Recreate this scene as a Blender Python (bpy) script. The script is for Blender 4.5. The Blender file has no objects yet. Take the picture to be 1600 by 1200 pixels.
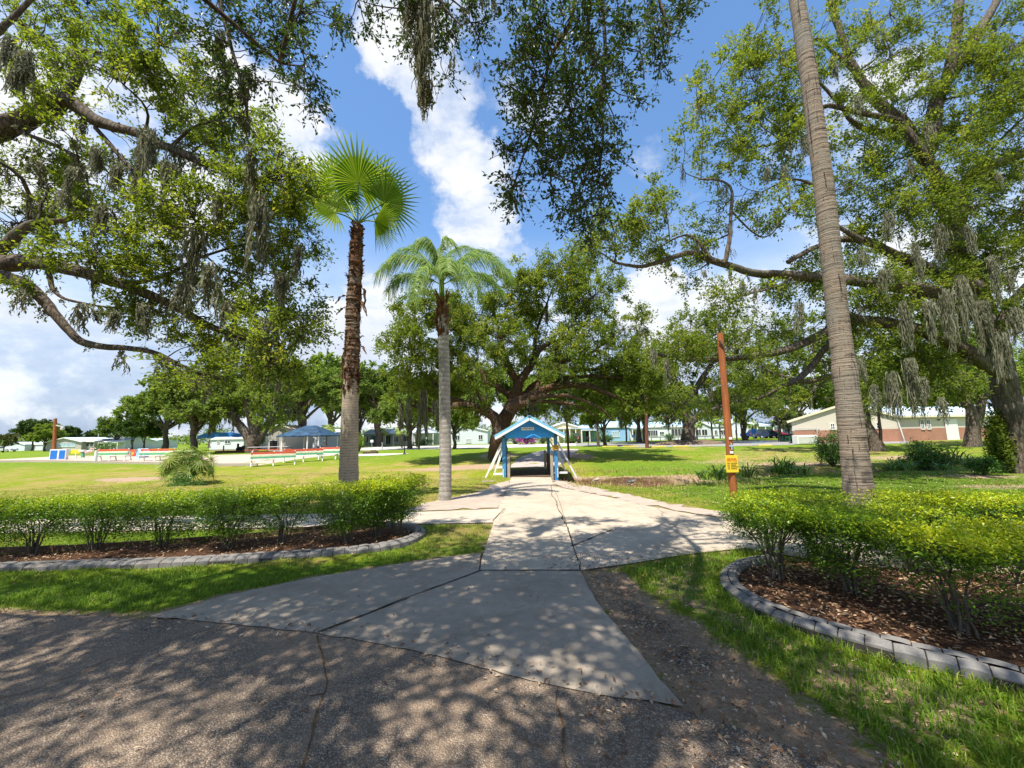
import bpy, bmesh, math, random
import numpy as np
from mathutils import Vector, Matrix, Euler

SC = bpy.context.scene
COL = SC.collection
RNG = np.random.default_rng(7)
random.seed(7)
R = math.radians

# ------------------------------------------------------------------ camera model
F, CX, CY, EYE = 610.0, 800.0, 600.0, 1.75
TILT = math.atan(81 / 610.0)
ROLL = 0.0205
_fwd = np.array([0, math.cos(TILT), math.sin(TILT)])
_up0 = np.array([0, -math.sin(TILT), math.cos(TILT)])
_r0 = np.array([1.0, 0, 0])
_right = _r0 * math.cos(ROLL) - _up0 * math.sin(ROLL)
_up = _up0 * math.cos(ROLL) + _r0 * math.sin(ROLL)
CAM = np.array([0, 0, EYE])


def ray(px, py):
    return _fwd + _right * ((px - CX) / F) + _up * ((CY - py) / F)


def P(px, py, Y):
    d = ray(px, py)
    return CAM + d * (Y / d[1])


def scale_at(px, py, Y):          # metres per photo pixel at that point
    d = ray(px, py)
    return (Y / d[1]) / F


def sstep(a, b, x):
    t = np.clip((np.asarray(x, float) - a) / (b - a), 0, 1)
    return t * t * (3 - 2 * t)


def hb(y):                        # the general lie of the land: a shallow swale, then a rise
    return -0.25 * sstep(9, 16.5, y) + 0.55 * sstep(23, 45, y)


def G(px, py):                    # where a sight line meets the land
    d = ray(px, py)
    y = 10.0
    for _ in range(60):
        s = (float(hb(y)) - EYE) / min(d[2], -1e-3)
        y = 0.5 * y + 0.5 * s * d[1]
    s = y / d[1]
    q = CAM + d * s
    return np.array([q[0], q[1], float(hb(q[1]))])


_dx = np.array([-32, -12, -5, -1, .8, 3, 5, 8, 12, 32.])
_dy = np.array([20, 20.5, 21.5, 21.4, 21.0, 18.2, 17.5, 18.0, 19.6, 21.5])
_dd = np.array([.10, .22, .45, .7, .9, 1.25, 1.3, .9, .4, .3])
_dw = np.array([2.2, 2.2, 2.2, 1.9, 1.9, 2.5, 2.9, 2.3, 1.6, 1.6])


def ditch(x, y):
    yc = np.interp(x, _dx, _dy); dd = np.interp(x, _dx, _dd); w = np.interp(x, _dx, _dw)
    fade = 1 - sstep(24, 32, np.abs(x))
    return -dd * fade * (1 - sstep(.4, 1.0, np.abs(y - yc) / w))


# ------------------------------------------------------------------ objects
def tag(o, label=None, cat=None, group=None, kind=None):
    if label: o['label'] = label
    if cat: o['category'] = cat
    if group: o['group'] = group
    if kind: o['kind'] = kind
    return o


def empty(name, loc=(0, 0, 0), rz=0, label=None, cat=None, group=None):
    o = bpy.data.objects.new(name, None)
    o.empty_display_size = .2
    COL.objects.link(o)
    o.location = loc; o.rotation_euler = (0, 0, rz)
    return tag(o, label, cat, group)


def link(name, me, parent=None):
    o = bpy.data.objects.new(name, me)
    COL.objects.link(o)
    if parent is not None: o.parent = parent
    return o


_CH = {}


def copy_tree(o, parent=None):
    c = o.copy(); COL.objects.link(c)
    if parent is not None: c.parent = parent
    for ch in [k for k in COL.objects if k.parent == o]:
        copy_tree(ch, c)
    return c


class MB:
    """gathers numpy geometry and links it as ONE mesh object"""
    def __init__(s):
        s.v = []; s.f = []; s.n = 0

    def add(s, verts, faces, mi=0, rnd=None):
        verts = np.asarray(verts, float).reshape(-1, 3)
        faces = np.asarray(faces, np.int64)
        if len(faces) == 0: return
        if rnd is None: rnd = np.full(len(faces), .5)
        rnd = np.broadcast_to(np.asarray(rnd, float), (len(faces),))
        s.v.append(verts); s.f.append((faces + s.n, mi, rnd)); s.n += len(verts)

    def poly(s, pts, mi=0):
        s.add(pts, [list(range(len(pts)))], mi)

    def box(s, lo, hi, mi=0, M=None, bev=0):
        x0, y0, z0 = lo; x1, y1, z1 = hi
        if bev:
            b = min(bev, (x1 - x0) * .4, (y1 - y0) * .4, (z1 - z0) * .4)
            ring = lambda z, i: [(x0 + i, y0 + b + i * 0, z), (x0 + b, y0 + i, z), (x1 - b, y0 + i, z), (x1 - i, y0 + b, z),
                                 (x1 - i, y1 - b, z), (x1 - b, y1 - i, z), (x0 + b, y1 - i, z), (x0 + i, y1 - b, z)]
            def rg(z, i):
                a = b
                return [(x0 + i, y0 + a + i, z), (x0 + a + i, y0 + i, z), (x1 - a - i, y0 + i, z), (x1 - i, y0 + a + i, z),
                        (x1 - i, y1 - a - i, z), (x1 - a - i, y1 - i, z), (x0 + a + i, y1 - i, z), (x0 + i, y1 - a - i, z)]
            b2 = b * .6
            V = rg(z0, b2) + rg(z0 + b2, 0) + rg(z1 - b2, 0) + rg(z1, b2)
            V = np.array(V)
            if M is not None: V = xf(V, M)
            Q = []
            for k in range(3):
                for j in range(8):
                    Q.append([k * 8 + j, k * 8 + (j + 1) % 8, k * 8 + 8 + (j + 1) % 8, k * 8 + 8 + j])
            n0 = s.n
            s.add(V, Q, mi)
            s.add(V[24:32], [list(range(8))], mi); s.add(V[0:8], [list(range(7, -1, -1))], mi)
            return
        V = np.array([(x0, y0, z0), (x1, y0, z0), (x1, y1, z0), (x0, y1, z0), (x0, y0, z1), (x1, y0, z1), (x1, y1, z1), (x0, y1, z1)], float)
        if M is not None: V = xf(V, M)
        s.add(V, [[0, 3, 2, 1], [4, 5, 6, 7], [0, 1, 5, 4], [1, 2, 6, 5], [2, 3, 7, 6], [3, 0, 4, 7]], mi)

    def bar(s, a, b, w, d, mi=0, up=(0, 0, 1)):     # a beam from a to b
        a = np.array(a, float); b = np.array(b, float)
        t = b - a; L = np.linalg.norm(t); t /= L
        up = np.array(up, float)
        if abs(t @ up) > .95: up = np.array([0, 1., 0])
        x = np.cross(t, up); x /= np.linalg.norm(x); y = np.cross(x, t)
        V = [a + x * i * w / 2 + y * j * d / 2 + t * k * L for k in (0, 1) for (i, j) in ((-1, -1), (1, -1), (1, 1), (-1, 1))]
        s.add(V, [[3, 2, 1, 0], [4, 5, 6, 7], [0, 1, 5, 4], [1, 2, 6, 5], [2, 3, 7, 6], [3, 0, 4, 7]], mi)

    def tube(s, pts, rad, sides=8, mi=0, cap=True, lump=0, rng=None, rnd=.5):
        pts = np.asarray(pts, float); n = len(pts)
        rad = np.broadcast_to(np.asarray(rad, float), (n,))
        t = np.gradient(pts, axis=0); t /= np.linalg.norm(t, axis=1)[:, None] + 1e-9
        ref = np.array([0, 0, 1.]) if abs(t[0, 2]) < .9 else np.array([1., 0, 0])
        x = np.cross(t[0], ref); x /= np.linalg.norm(x)
        X = np.zeros((n, 3))
        for i in range(n):
            x = x - t[i] * (x @ t[i]); x /= np.linalg.norm(x) + 1e-9; X[i] = x
        Y = np.cross(t, X)
        a = np.linspace(0, 2 * np.pi, sides, endpoint=False)
        rr = np.repeat(rad[:, None], sides, 1)
        if lump and rng is not None:
            ph = rng.uniform(0, 6.28, 6)
            u = np.cumsum(np.r_[0, np.linalg.norm(np.diff(pts, axis=0), axis=1)])
            k = u[:, None] / (rad.mean() * 3 + .02)
            rr = rr * (1 + lump * (np.sin(2 * a[None] + ph[0] + k * .7) * .5 + np.sin(3 * a[None] + ph[1] - k * .5) * .5 + np.sin(5 * a[None] + ph[2] + .3 * k) * .35
                                   + np.sin(k * 1.7 + ph[3] + a[None]) * .4))
        V = pts[:, None] + X[:, None] * (np.cos(a)[None, :, None] * rr[..., None]) + Y[:, None] * (np.sin(a)[None, :, None] * rr[..., None])
        V = V.reshape(-1, 3)
        i = np.arange(n - 1)[:, None] * sides; j = np.arange(sides)[None]
        q = np.stack([i + j, i + (j + 1) % sides, i + sides + (j + 1) % sides, i + sides + j], -1).reshape(-1, 4)
        s.add(V, q, mi, rnd)
        if cap:
            s.add(V[-sides:], [list(range(sides))], mi, rnd); s.add(V[:sides], [list(range(sides - 1, -1, -1))], mi, rnd)

    def tubes(s, C, rad, sides=3, mi=0, rnd=.5):     # many thin tubes at once, C (N,K,3), rad (N,K)
        N, K = C.shape[:2]
        if N == 0: return
        t = np.gradient(C, axis=1); t /= np.linalg.norm(t, axis=2)[..., None] + 1e-9
        ref = np.where(np.abs(t[:, :1, 2:3]) > .9, np.array([1., 0, 0]), np.array([0, 0, 1.]))
        X = np.cross(t, np.broadcast_to(ref, t.shape)); X /= np.linalg.norm(X, axis=2)[..., None] + 1e-9
        Y = np.cross(t, X)
        a = np.linspace(0, 2 * np.pi, sides, endpoint=False)
        V = C[:, :, None] + (X[:, :, None] * np.cos(a)[None, None, :, None] + Y[:, :, None] * np.sin(a)[None, None, :, None]) * rad[:, :, None, None]
        b = (np.arange(N) * K * sides)[:, None, None]; i = (np.arange(K - 1) * sides)[None, :, None]; j = np.arange(sides)[None, None]
        q = np.stack([b + i + j, b + i + (j + 1) % sides, b + i + sides + (j + 1) % sides, b + i + sides + j], -1).reshape(-1, 4)
        s.add(V.reshape(-1, 3), q, mi, rnd)

    def ribbons(s, C, X, w, mi=0, rnd=None):         # flat strips, C (N,K,3), X (N,K,3) side dirs, w (N,K) half widths
        N, K = C.shape[:2]
        V = np.stack([C - X * w[..., None], C + X * w[..., None]], 2)
        b = (np.arange(N) * K * 2)[:, None]; i = (np.arange(K - 1) * 2)[None]
        q = np.stack([b + i, b + i + 1, b + i + 3, b + i + 2], -1).reshape(-1, 4)
        s.add(V.reshape(-1, 3), q, mi, None if rnd is None else np.repeat(rnd, K - 1))

    def leaves(s, p, ax, nr, L, W, mi=0, rnd=None, fold=.25):
        ax = ax / (np.linalg.norm(ax, axis=1)[:, None] + 1e-9)
        sd = np.cross(ax, nr); sd /= np.linalg.norm(sd, axis=1)[:, None] + 1e-9
        up = np.cross(sd, ax)
        L = np.broadcast_to(L, (len(p),))[:, None]; W = np.broadcast_to(W, (len(p),))[:, None]
        m = p + ax * L * .55
        V = np.stack([p, m + sd * W * .5 + up * W * fold, p + ax * L, m - sd * W * .5 + up * W * fold], 1)
        q = np.arange(len(p) * 4).reshape(-1, 4)
        s.add(V.reshape(-1, 3), q, mi, rnd)

    def build(s, name, mats, parent=None, smooth=False, attr=True):
        me = bpy.data.meshes.new(name)
        if not isinstance(mats, (list, tuple)): mats = [mats]
        for m in mats: me.materials.append(m)
        V = np.concatenate(s.v).astype(np.float32)
        li = []; ln = []; mi = []; rn = []
        for f, m, r in s.f:
            li.append(f.reshape(-1)); ln.append(np.full(len(f), f.shape[1])); mi.append(np.full(len(f), m)); rn.append(r)
        li = np.concatenate(li).astype(np.int32); ln = np.concatenate(ln).astype(np.int32)
        mi = np.concatenate(mi).astype(np.int32); rn = np.concatenate(rn).astype(np.float32)
        st = np.r_[0, np.cumsum(ln)[:-1]].astype(np.int32)
        me.vertices.add(len(V)); me.vertices.foreach_set('co', V.reshape(-1))
        me.loops.add(len(li)); me.loops.foreach_set('vertex_index', li)
        me.polygons.add(len(ln)); me.polygons.foreach_set('loop_start', st)
        me.polygons.foreach_set('material_index', mi)
        me.polygons.foreach_set('use_smooth', np.full(len(ln), bool(smooth)))
        if attr:
            a = me.attributes.new('rnd', 'FLOAT', 'FACE'); a.data.foreach_set('value', rn)
        me.update(calc_edges=True)
        return link(name, me, parent)


def xf(V, M):
    V = np.asarray(V, float)
    M = np.array(M)
    return V @ M[:3, :3].T + M[:3, 3]


def unit(v):
    v = np.asarray(v, float)
    return v / (np.linalg.norm(v, axis=-1)[..., None] + 1e-9)


def rdir(n, rng, zs=1.0):
    d = rng.normal(size=(n, 3)); d[:, 2] *= zs
    return unit(d)


def catmull(pts, step):
    pts = np.asarray(pts, float)
    if len(pts) == 2:
        n = max(2, int(np.linalg.norm(pts[1, :3] - pts[0, :3]) / step) + 1)
        return pts[0] + (pts[1] - pts[0]) * np.linspace(0, 1, n)[:, None]
    q = np.vstack([2 * pts[0] - pts[1], pts, 2 * pts[-1] - pts[-2]])
    out = []
    for i in range(1, len(q) - 2):
        n = max(1, int(round(np.linalg.norm(q[i + 1, :3] - q[i, :3]) / step)))
        t = np.linspace(0, 1, n, endpoint=False)[:, None]
        a, b, c, d = q[i - 1], q[i], q[i + 1], q[i + 2]
        out.append(.5 * ((2 * b) + (-a + c) * t + (2 * a - 5 * b + 4 * c - d) * t ** 2 + (-a + 3 * b - 3 * c + d) * t ** 3))
    out.append(q[-2][None])
    return np.vstack(out)


def poly_sd(poly, X, Y):           # signed distance to a polygon, inside positive
    poly = np.asarray(poly, float)[:, :2]
    d = np.full(X.shape, 1e9); ins = np.zeros(X.shape, bool)
    for k in range(len(poly)):
        a = poly[k]; b = poly[(k + 1) % len(poly)]
        e = b - a
        t = np.clip(((X - a[0]) * e[0] + (Y - a[1]) * e[1]) / (e @ e + 1e-12), 0, 1)
        d = np.minimum(d, np.hypot(X - a[0] - t * e[0], Y - a[1] - t * e[1]))
        c = ((a[1] > Y) != (b[1] > Y)) & (X < (b[0] - a[0]) * (Y - a[1]) / (b[1] - a[1] + 1e-12) + a[0])
        ins ^= c
    return np.where(ins, d, -d)
# ------------------------------------------------------------------ materials
class NT:
    def __init__(s, name):
        s.m = bpy.data.materials.new(name); s.m.use_nodes = True
        s.t = s.m.node_tree; s.t.nodes.clear()
        s.out = s.t.nodes.new('ShaderNodeOutputMaterial')

    def n(s, typ, **kw):
        nd = s.t.nodes.new('ShaderNode' + typ)
        for k, v in kw.items():
            if k.startswith('_'): setattr(nd, k[1:], v)
            else:
                key = int(k[1:]) if k[0] == 'i' and k[1:].isdigit() else k.replace('__', ' ')
                if hasattr(v, 'is_output') or isinstance(v, bpy.types.NodeSocket): s.t.links.new(v, nd.inputs[key])
                else: nd.inputs[key].default_value = v
        return nd

    def l(s, a, b): s.t.links.new(a, b)

    def coord(s, scale=(1, 1, 1), kind='Object'):
        tc = s.n('TexCoord')
        mp = s.n('Mapping', Vector=tc.outputs[kind]); mp.inputs['Scale'].default_value = scale
        return mp.outputs[0]

    def noise(s, vec, scale, detail=4, rough=.6, dist=0):
        return s.n('TexNoise', Vector=vec, Scale=scale, Detail=detail, Roughness=rough, Distortion=dist).outputs[0]

    def ramp(s, fac, stops, interp='LINEAR'):
        r = s.n('ValToRGB', Fac=fac); cr = r.color_ramp; cr.interpolation = interp
        while len(cr.elements) < len(stops): cr.elements.new(.5)
        for e, (p, c) in zip(cr.elements, stops):
            e.position = p
            e.color = (c[0], c[1], c[2], 1) if hasattr(c, '__len__') else (c, c, c, 1)
        return r.outputs[0]

    def mix(s, fac, a, b, mode='MIX'):
        m = s.n('Mix', _data_type='RGBA', _blend_type=mode)
        for sock, v in ((m.inputs[0], fac), (m.inputs[6], a), (m.inputs[7], b)):
            if isinstance(v, bpy.types.NodeSocket): s.l(v, sock)
            elif hasattr(v, '__len__'): sock.default_value = (v[0], v[1], v[2], 1)
            else: sock.default_value = v
        return m.outputs[2]

    def math(s, op, a, b=0.0, clamp=False):
        m = s.n('Math', _operation=op, _use_clamp=clamp)
        for i, v in enumerate((a, b)):
            if isinstance(v, bpy.types.NodeSocket): s.l(v, m.inputs[i])
            else: m.inputs[i].default_value = v
        return m.outputs[0]

    def attr(s, name): return s.n('Attribute', _attribute_name=name).outputs['Fac']

    def bump(s, h, strength=.5, dist=.02):
        return s.n('Bump', Height=h, Strength=strength, Distance=dist).outputs[0]

    def princ(s, col, rough=.8, normal=None, spec=.3, metal=0.0):
        b = s.n('BsdfPrincipled')
        for sock, v in ((b.inputs['Base Color'], col), (b.inputs['Roughness'], rough)):
            if isinstance(v, bpy.types.NodeSocket): s.l(v, sock)
            elif hasattr(v, '__len__'): sock.default_value = (v[0], v[1], v[2], 1)
            else: sock.default_value = v
        b.inputs['Specular IOR Level'].default_value = spec; b.inputs['Metallic'].default_value = metal
        if normal is not None: s.l(normal, b.inputs['Normal'])
        return b.outputs[0]

    def done(s, sh):
        s.l(sh, s.out.inputs[0]); return s.m


def m_simple(name, col, rough=.7, var=.18, scale=6, spec=.3, bump=.15, streak=None, metal=0.0, dirt=None):
    t = NT(name)
    v = t.coord(streak or (1, 1, 1))
    n = t.noise(v, scale, 6, .65)
    lo = [c * (1 - var) for c in col]; hi = [min(1, c * (1 + var)) for c in col]
    c = t.ramp(n, [(.3, lo), (.7, hi)])
    if dirt:
        n2 = t.noise(t.coord(), scale * .35, 8, .7)
        c = t.mix(t.math('MULTIPLY', t.ramp(n2, [(.5, 0), (.75, 1)]), dirt[1]), c, dirt[0])
    return t.done(t.princ(c, rough, t.bump(n, bump, .01) if bump else None, spec, metal))


def m_leaf(name, stops, trans=.38, tcol=(1.25, 1.25, .6), rough=.45, spec=.35):
    t = NT(name)
    a = t.attr('rnd')
    c = t.ramp(a, stops)
    p = t.princ(c, rough, None, spec)
    tc = t.mix(1.0, c, tcol, 'MULTIPLY')
    tr = t.n('BsdfTranslucent', Color=tc).outputs[0]
    mx = t.n('MixShader', Fac=trans, i1=p, i2=tr).outputs[0]
    return t.done(mx)


def m_bark(name, c1, c2, c3=None, sx=15, sz=3.2, bump=1.0):
    t = NT(name)
    v = t.coord((sx, sx, sz)); w = t.coord()
    vo = t.n('TexVoronoi', _feature='DISTANCE_TO_EDGE', Vector=t.mix(.35, v, t.n('TexNoise', Vector=v, Scale=1.2, Detail=6).outputs[1]), Scale=1.0).outputs[0]
    n = t.noise(v, 3.5, 8, .7)
    h = t.math('ADD', t.math('MULTIPLY', t.ramp(vo, [(0, 0), (.25, 1)]), .6), n)
    c = t.ramp(h, [(.35, c1), (1.1, c2)])
    if c3:
        c = t.mix(t.ramp(t.noise(w, 1.1, 6, .7), [(.5, 0), (.68, 1)]), c, c3)
    return t.done(t.princ(c, .92, t.bump(h, bump, .03), .15))


M = {}
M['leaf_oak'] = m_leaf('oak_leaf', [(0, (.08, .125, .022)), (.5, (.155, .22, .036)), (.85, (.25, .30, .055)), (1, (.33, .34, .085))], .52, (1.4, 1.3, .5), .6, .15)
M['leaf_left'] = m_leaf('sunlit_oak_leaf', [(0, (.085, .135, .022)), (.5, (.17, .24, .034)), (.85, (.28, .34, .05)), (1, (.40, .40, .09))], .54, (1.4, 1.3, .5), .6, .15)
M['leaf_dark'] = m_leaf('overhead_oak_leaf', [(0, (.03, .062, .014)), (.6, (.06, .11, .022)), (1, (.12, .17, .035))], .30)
M['leaf_far'] = m_leaf('far_oak_leaf', [(0, (.085, .14, .03)), (.5, (.165, .23, .05)), (1, (.27, .33, .09))], .48, (1.2, 1.25, .6), .6, .2)
M['leaf_lime'] = m_leaf('lime_leaf', [(0, (.11, .18, .03)), (.5, (.20, .28, .045)), (1, (.30, .37, .08))], .48, (1.2, 1.2, .6), .6, .2)
M['leaf_olive'] = m_leaf('olive_leaf', [(0, (.08, .10, .04)), (.5, (.13, .15, .06)), (1, (.2, .21, .10))], .35, (1.2, 1.2, .7), .6, .2)
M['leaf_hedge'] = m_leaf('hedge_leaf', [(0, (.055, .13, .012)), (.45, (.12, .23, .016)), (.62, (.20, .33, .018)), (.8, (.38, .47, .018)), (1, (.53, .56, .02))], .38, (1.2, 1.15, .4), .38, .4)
M['leaf_bush'] = m_leaf('bush_leaf', [(0, (.04, .11, .02)), (.6, (.095, .20, .03)), (1, (.21, .33, .07))], .36, (1.2, 1.2, .6), .3, .5)
M['fan'] = m_leaf('fan_palm_leaf', [(0, (.085, .16, .016)), (.5, (.16, .265, .025)), (1, (.29, .37, .05))], .52, (1.3, 1.25, .5), .5, .3)
M['queen'] = m_leaf('queen_palm_leaf', [(0, (.09, .18, .035)), (.5, (.18, .29, .06)), (1, (.36, .44, .16))], .45, (1.2, 1.2, .6), .55, .3)
M['palmetto'] = m_leaf('palmetto_leaf', [(0, (.10, .18, .025)), (.5, (.20, .30, .05)), (.85, (.34, .41, .10)), (1, (.45, .40, .14))], .35, (1.2, 1.15, .6), .4, .4)
M['strap'] = m_leaf('strap_leaf', [(0, (.06, .13, .02)), (.6, (.11, .22, .03)), (1, (.22, .32, .06))], .35, (1.2, 1.2, .6), .35, .4)
M['flower'] = m_leaf('pink_flower', [(0, (.35, .06, .25)), (1, (.6, .16, .45))], .3, (1, 1, 1), .6, .2)
M['moss'] = m_leaf('hanging_moss', [(0, (.10, .105, .065)), (.5, (.18, .185, .12)), (1, (.33, .32, .225))], .35, (1, 1, .9), .9, .05)
M['dead'] = m_leaf('dead_frond', [(0, (.045, .024, .016)), (.5, (.11, .055, .03)), (1, (.27, .16, .09))], .15, (1, .8, .6), .85, .1)
M['bark'] = m_bark('oak_bark', (.035, .026, .02), (.15, .118, .092), (.125, .12, .095))
M['bark_red'] = m_bark('fern_clad_bark', (.03, .02, .015), (.125, .082, .056), (.16, .085, .042))
M['twig'] = m_simple('twig_bark', (.11, .092, .075), .9, .3, 12, .1, 0)
M['grass'] = m_leaf('grass_blade', [(0, (.07, .15, .012)), (.55, (.14, .25, .02)), (.8, (.26, .34, .03)), (1, (.45, .38, .15))], .35, (1.2, 1.2, .5), .5, .25)
M['litter'] = m_leaf('dry_leaf', [(0, (.11, .055, .03)), (.4, (.24, .13, .07)), (.75, (.40, .26, .15)), (1, (.58, .46, .32))], .12, (1, .8, .5), .7, .2)
M['pebble'] = m_leaf('loose_stone', [(0, (.10, .09, .085)), (.5, (.28, .25, .22)), (1, (.5, .46, .42))], 0.0, (1, 1, 1), .85, .2)


def m_palmtrunk(name, base, dark, light, rings=22, crack=.5, ring=.5, scars=False):
    t = NT(name)
    v = t.coord()
    n = t.noise(t.coord((3, 3, 9)), 3, 7, .7)
    wv = t.n('TexWave', _bands_direction='Z', _wave_profile='SAW', Vector=v, Scale=rings / 6.283, Distortion=3.2, Detail=3, Detail__Scale=1.2).outputs[1]
    fis = t.noise(t.coord((14, 14, 1.1)), 2.2, 5, .75)
    h = t.math('ADD', t.math('MULTIPLY', wv, ring), t.math('ADD', t.math('MULTIPLY', fis, crack), n))
    if scars:                     # irregular ring scars and long splits
        sc1 = t.noise(t.coord((1.1, 1.1, 26)), 1.0, 4, .65); sc2 = t.noise(t.coord((.7, .7, 7)), 1.0, 3, .6)
        cr = t.ramp(t.noise(t.coord((16, 16, .55)), 1.6, 3, .6), [(.62, 0), (.67, 1)])
        h = t.math('ADD', h, t.math('SUBTRACT', t.math('MULTIPLY', t.math('SUBTRACT', t.math('ADD', sc1, t.math('MULTIPLY', sc2, .5)), .75), 2.4), t.math('MULTIPLY', cr, .8)))
    c = t.ramp(h, [(.45, dark), (.95, base), (1.5, light)])
    c = t.mix(t.math('MULTIPLY', t.ramp(t.noise(v, .9, 5, .7), [(.45, 0), (.6, 1)]), .6), c, (.20, .195, .165))
    return t.done(t.princ(c, .9, t.bump(h, .8, .02), .15))


M['sheath'] = m_palmtrunk('leaf_base_fibre', (.065, .034, .022), (.022, .012, .009), (.15, .075, .042), 40, .9)
M['trunk_fan'] = m_palmtrunk('fan_palm_trunk', (.33, .25, .185), (.13, .085, .06), (.46, .37, .28), 26, .7)
M['trunk_queen'] = m_palmtrunk('queen_palm_trunk', (.34, .31, .27), (.16, .14, .12), (.47, .44, .39), 14, .5, .28)
M['trunk_tall'] = m_palmtrunk('tall_palm_trunk', (.145, .115, .088), (.035, .025, .019), (.25, .20, .15), 17, .9, .35, True)


def m_brick(name, c1, c2, mort, scale=1):
    t = NT(name)
    tc = t.n('TexCoord'); sp = t.n('SeparateXYZ', Vector=tc.outputs['Object'])
    cb = t.n('CombineXYZ', X=t.math('ADD', sp.outputs[0], sp.outputs[1]), Y=sp.outputs[2])
    b = t.n('TexBrick', Vector=cb.outputs[0], Color1=(*c1, 1), Color2=(*c2, 1), Mortar=(*mort, 1), Scale=scale)
    b.inputs['Brick Width'].default_value = .22; b.inputs['Row Height'].default_value = .075; b.inputs['Mortar Size'].default_value = .008
    n = t.noise(t.coord(), 1.2, 5, .7)
    c = t.mix(.3, b.outputs[0], t.ramp(n, [(.3, [x * .6 for x in c1]), (.7, [min(1, x * 1.3) for x in c2])]))
    return t.done(t.princ(c, .85, None, .2))


M['brick'] = m_brick('red_brick', (.33, .135, .085), (.42, .19, .12), (.4, .33, .28))
M['conc'] = None


def m_siding(name, col, step=.12, axis='Z', var=.06):
    t = NT(name)
    v = t.coord()
    wv = t.n('TexWave', _bands_direction=axis, _wave_profile='SAW', Vector=v, Scale=.314 / step * .5 / .5, Distortion=0).outputs[1]
    n = t.noise(t.coord((.6, .6, 2)), 1.5, 6, .7)
    c = t.ramp(n, [(.3, [x * (1 - var) for x in col]), (.7, [min(.95, x * (1 + var)) for x in col])])
    c = t.mix(t.math('MULTIPLY', t.ramp(wv, [(.0, 1), (.12, 0)]), .35), c, [x * .5 for x in col])
    return t.done(t.princ(c, .6, t.bump(wv, .3, .01), .3))


M['wall_white'] = m_siding('white_siding', (.64, .67, .72))
M['wall_cream'] = m_siding('cream_siding', (.61, .56, .48), .3, 'Z')
M['wall_yellow'] = m_siding('yellow_siding', (.68, .58, .33))
M['wall_blue'] = m_siding('blue_siding', (.27, .46, .70))
M['wall_pale'] = m_siding('pale_blue_siding', (.58, .63, .68))
M['wall_grey'] = m_siding('grey_siding', (.40, .385, .35))
M['wall_tan'] = m_siding('tan_siding', (.42, .40, .36))
M['roof_white'] = m_siding('white_metal_roof', (.48, .57, .66), .4, 'X')
M['roof_blue'] = m_siding('pale_blue_metal_roof', (.34, .50, .66), .4, 'X')
M['roof_bridge'] = m_siding('blue_roof_sheet', (.17, .42, .60), .25, 'Y')
M['roof_canopy'] = m_simple('blue_canopy_cloth', (.018, .05, .095), .5, .9, 1.5, .4, .3)
M['bridge_blue'] = m_simple('blue_paint', (.06, .26, .52), .5, .22, 5, .35, .2, (4, 4, .6), 0, ((.12, .18, .22), .5))
M['bridge_boards'] = m_siding('blue_boards', (.045, .33, .78), .2, 'X', .14)
M['white_paint'] = m_simple('white_paint', (.76, .76, .74), .55, .08, 7, .35, .1, None, 0, ((.45, .43, .38), .45))
M['wood'] = m_simple('weathered_wood', (.23, .16, .11), .85, .35, 5, .15, .5, (9, 9, .8))
M['wood_dark'] = m_simple('dark_wood', (.115, .075, .05), .85, .35, 5, .15, .5, (1, 1, 9))
M['wood_grey'] = m_simple('grey_wood', (.36, .31, .25), .85, .3, 6, .15, .5, (9, 9, .8))
M['pole_red'] = m_simple('red_brown_pole', (.29, .095, .03), .7, .35, 3.5, .25, .5, (10, 10, .5), 0, ((.12, .05, .03), .6))
M['pole_brown'] = m_simple('brown_pole', (.15, .06, .04), .8, .3, 4, .2, .3, (9, 9, .6))
M['black'] = m_simple('black_metal', (.02, .02, .022), .5, .2, 8, .4, 0)
M['glass'] = m_simple('window_glass', (.035, .05, .065), .08, .3, 1.0, .6, 0)
M['glass_pale'] = m_simple('pale_window_glass', (.32, .45, .52), .1, .2, 1.0, .6, 0)
M['screen'] = m_simple('dark_porch_screen', (.06, .065, .075), .6, .2, 3, .3, 0)
M['red_paint'] = m_simple('red_paint', (.56, .10, .05), .5, .15, 6, .35, .1)
M['green_paint'] = m_simple('green_paint', (.10, .36, .20), .5, .15, 6, .35, .1)
M['cream_paint'] = m_simple('cream_paint', (.75, .70, .52), .5, .1, 6, .35, .1)
M['blue_panel'] = m_simple('bright_blue_panel', (.02, .17, .55), .45, .2, 3, .4, 0)
M['yellow_sign'] = m_simple('yellow_sign_face', (.75, .52, .03), .45, .07, 4, .4, 0)
M['orange_sign'] = m_simple('orange_sign_face', (.66, .36, .05), .45, .12, 6, .4, 0)
M['sign_white'] = m_simple('white_sign_face', (.78, .78, .78), .4, .06, 4, .4, 0)
M['ink_red'] = m_simple('red_lettering', (.55, .06, .03), .5, .05, 4, .3, 0)
M['ink_black'] = m_simple('black_lettering', (.02, .02, .02), .5, .05, 4, .3, 0)
M['car_blue'] = m_simple('blue_car_paint', (.02, .05, .26), .25, .08, 1, .6, 0)
M['car_navy'] = m_simple('navy_car_paint', (.035, .055, .13), .22, .08, 1, .6, 0)
M['car_red'] = m_simple('red_car_paint', (.42, .02, .06), .25, .08, 1, .6, 0)
M['car_silver'] = m_simple('silver_car_paint', (.5, .52, .54), .25, .08, 1, .6, 0)
M['tyre'] = m_simple('tyre_rubber', (.02, .02, .02), .8, .2, 8, .2, 0)
M['metal'] = m_simple('grey_metal', (.45, .46, .47), .4, .1, 8, .5, 0)
M['bin_green'] = m_simple('dark_green_bin', (.03, .10, .06), .6, .2, 4, .3, 0)
M['pink'] = m_simple('pale_pink_plastic', (.75, .52, .5), .5, .1, 4, .3, 0)
M['tarp'] = m_simple('blue_tarp', (.02, .22, .62), .5, .25, 2, .4, .3)
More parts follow.
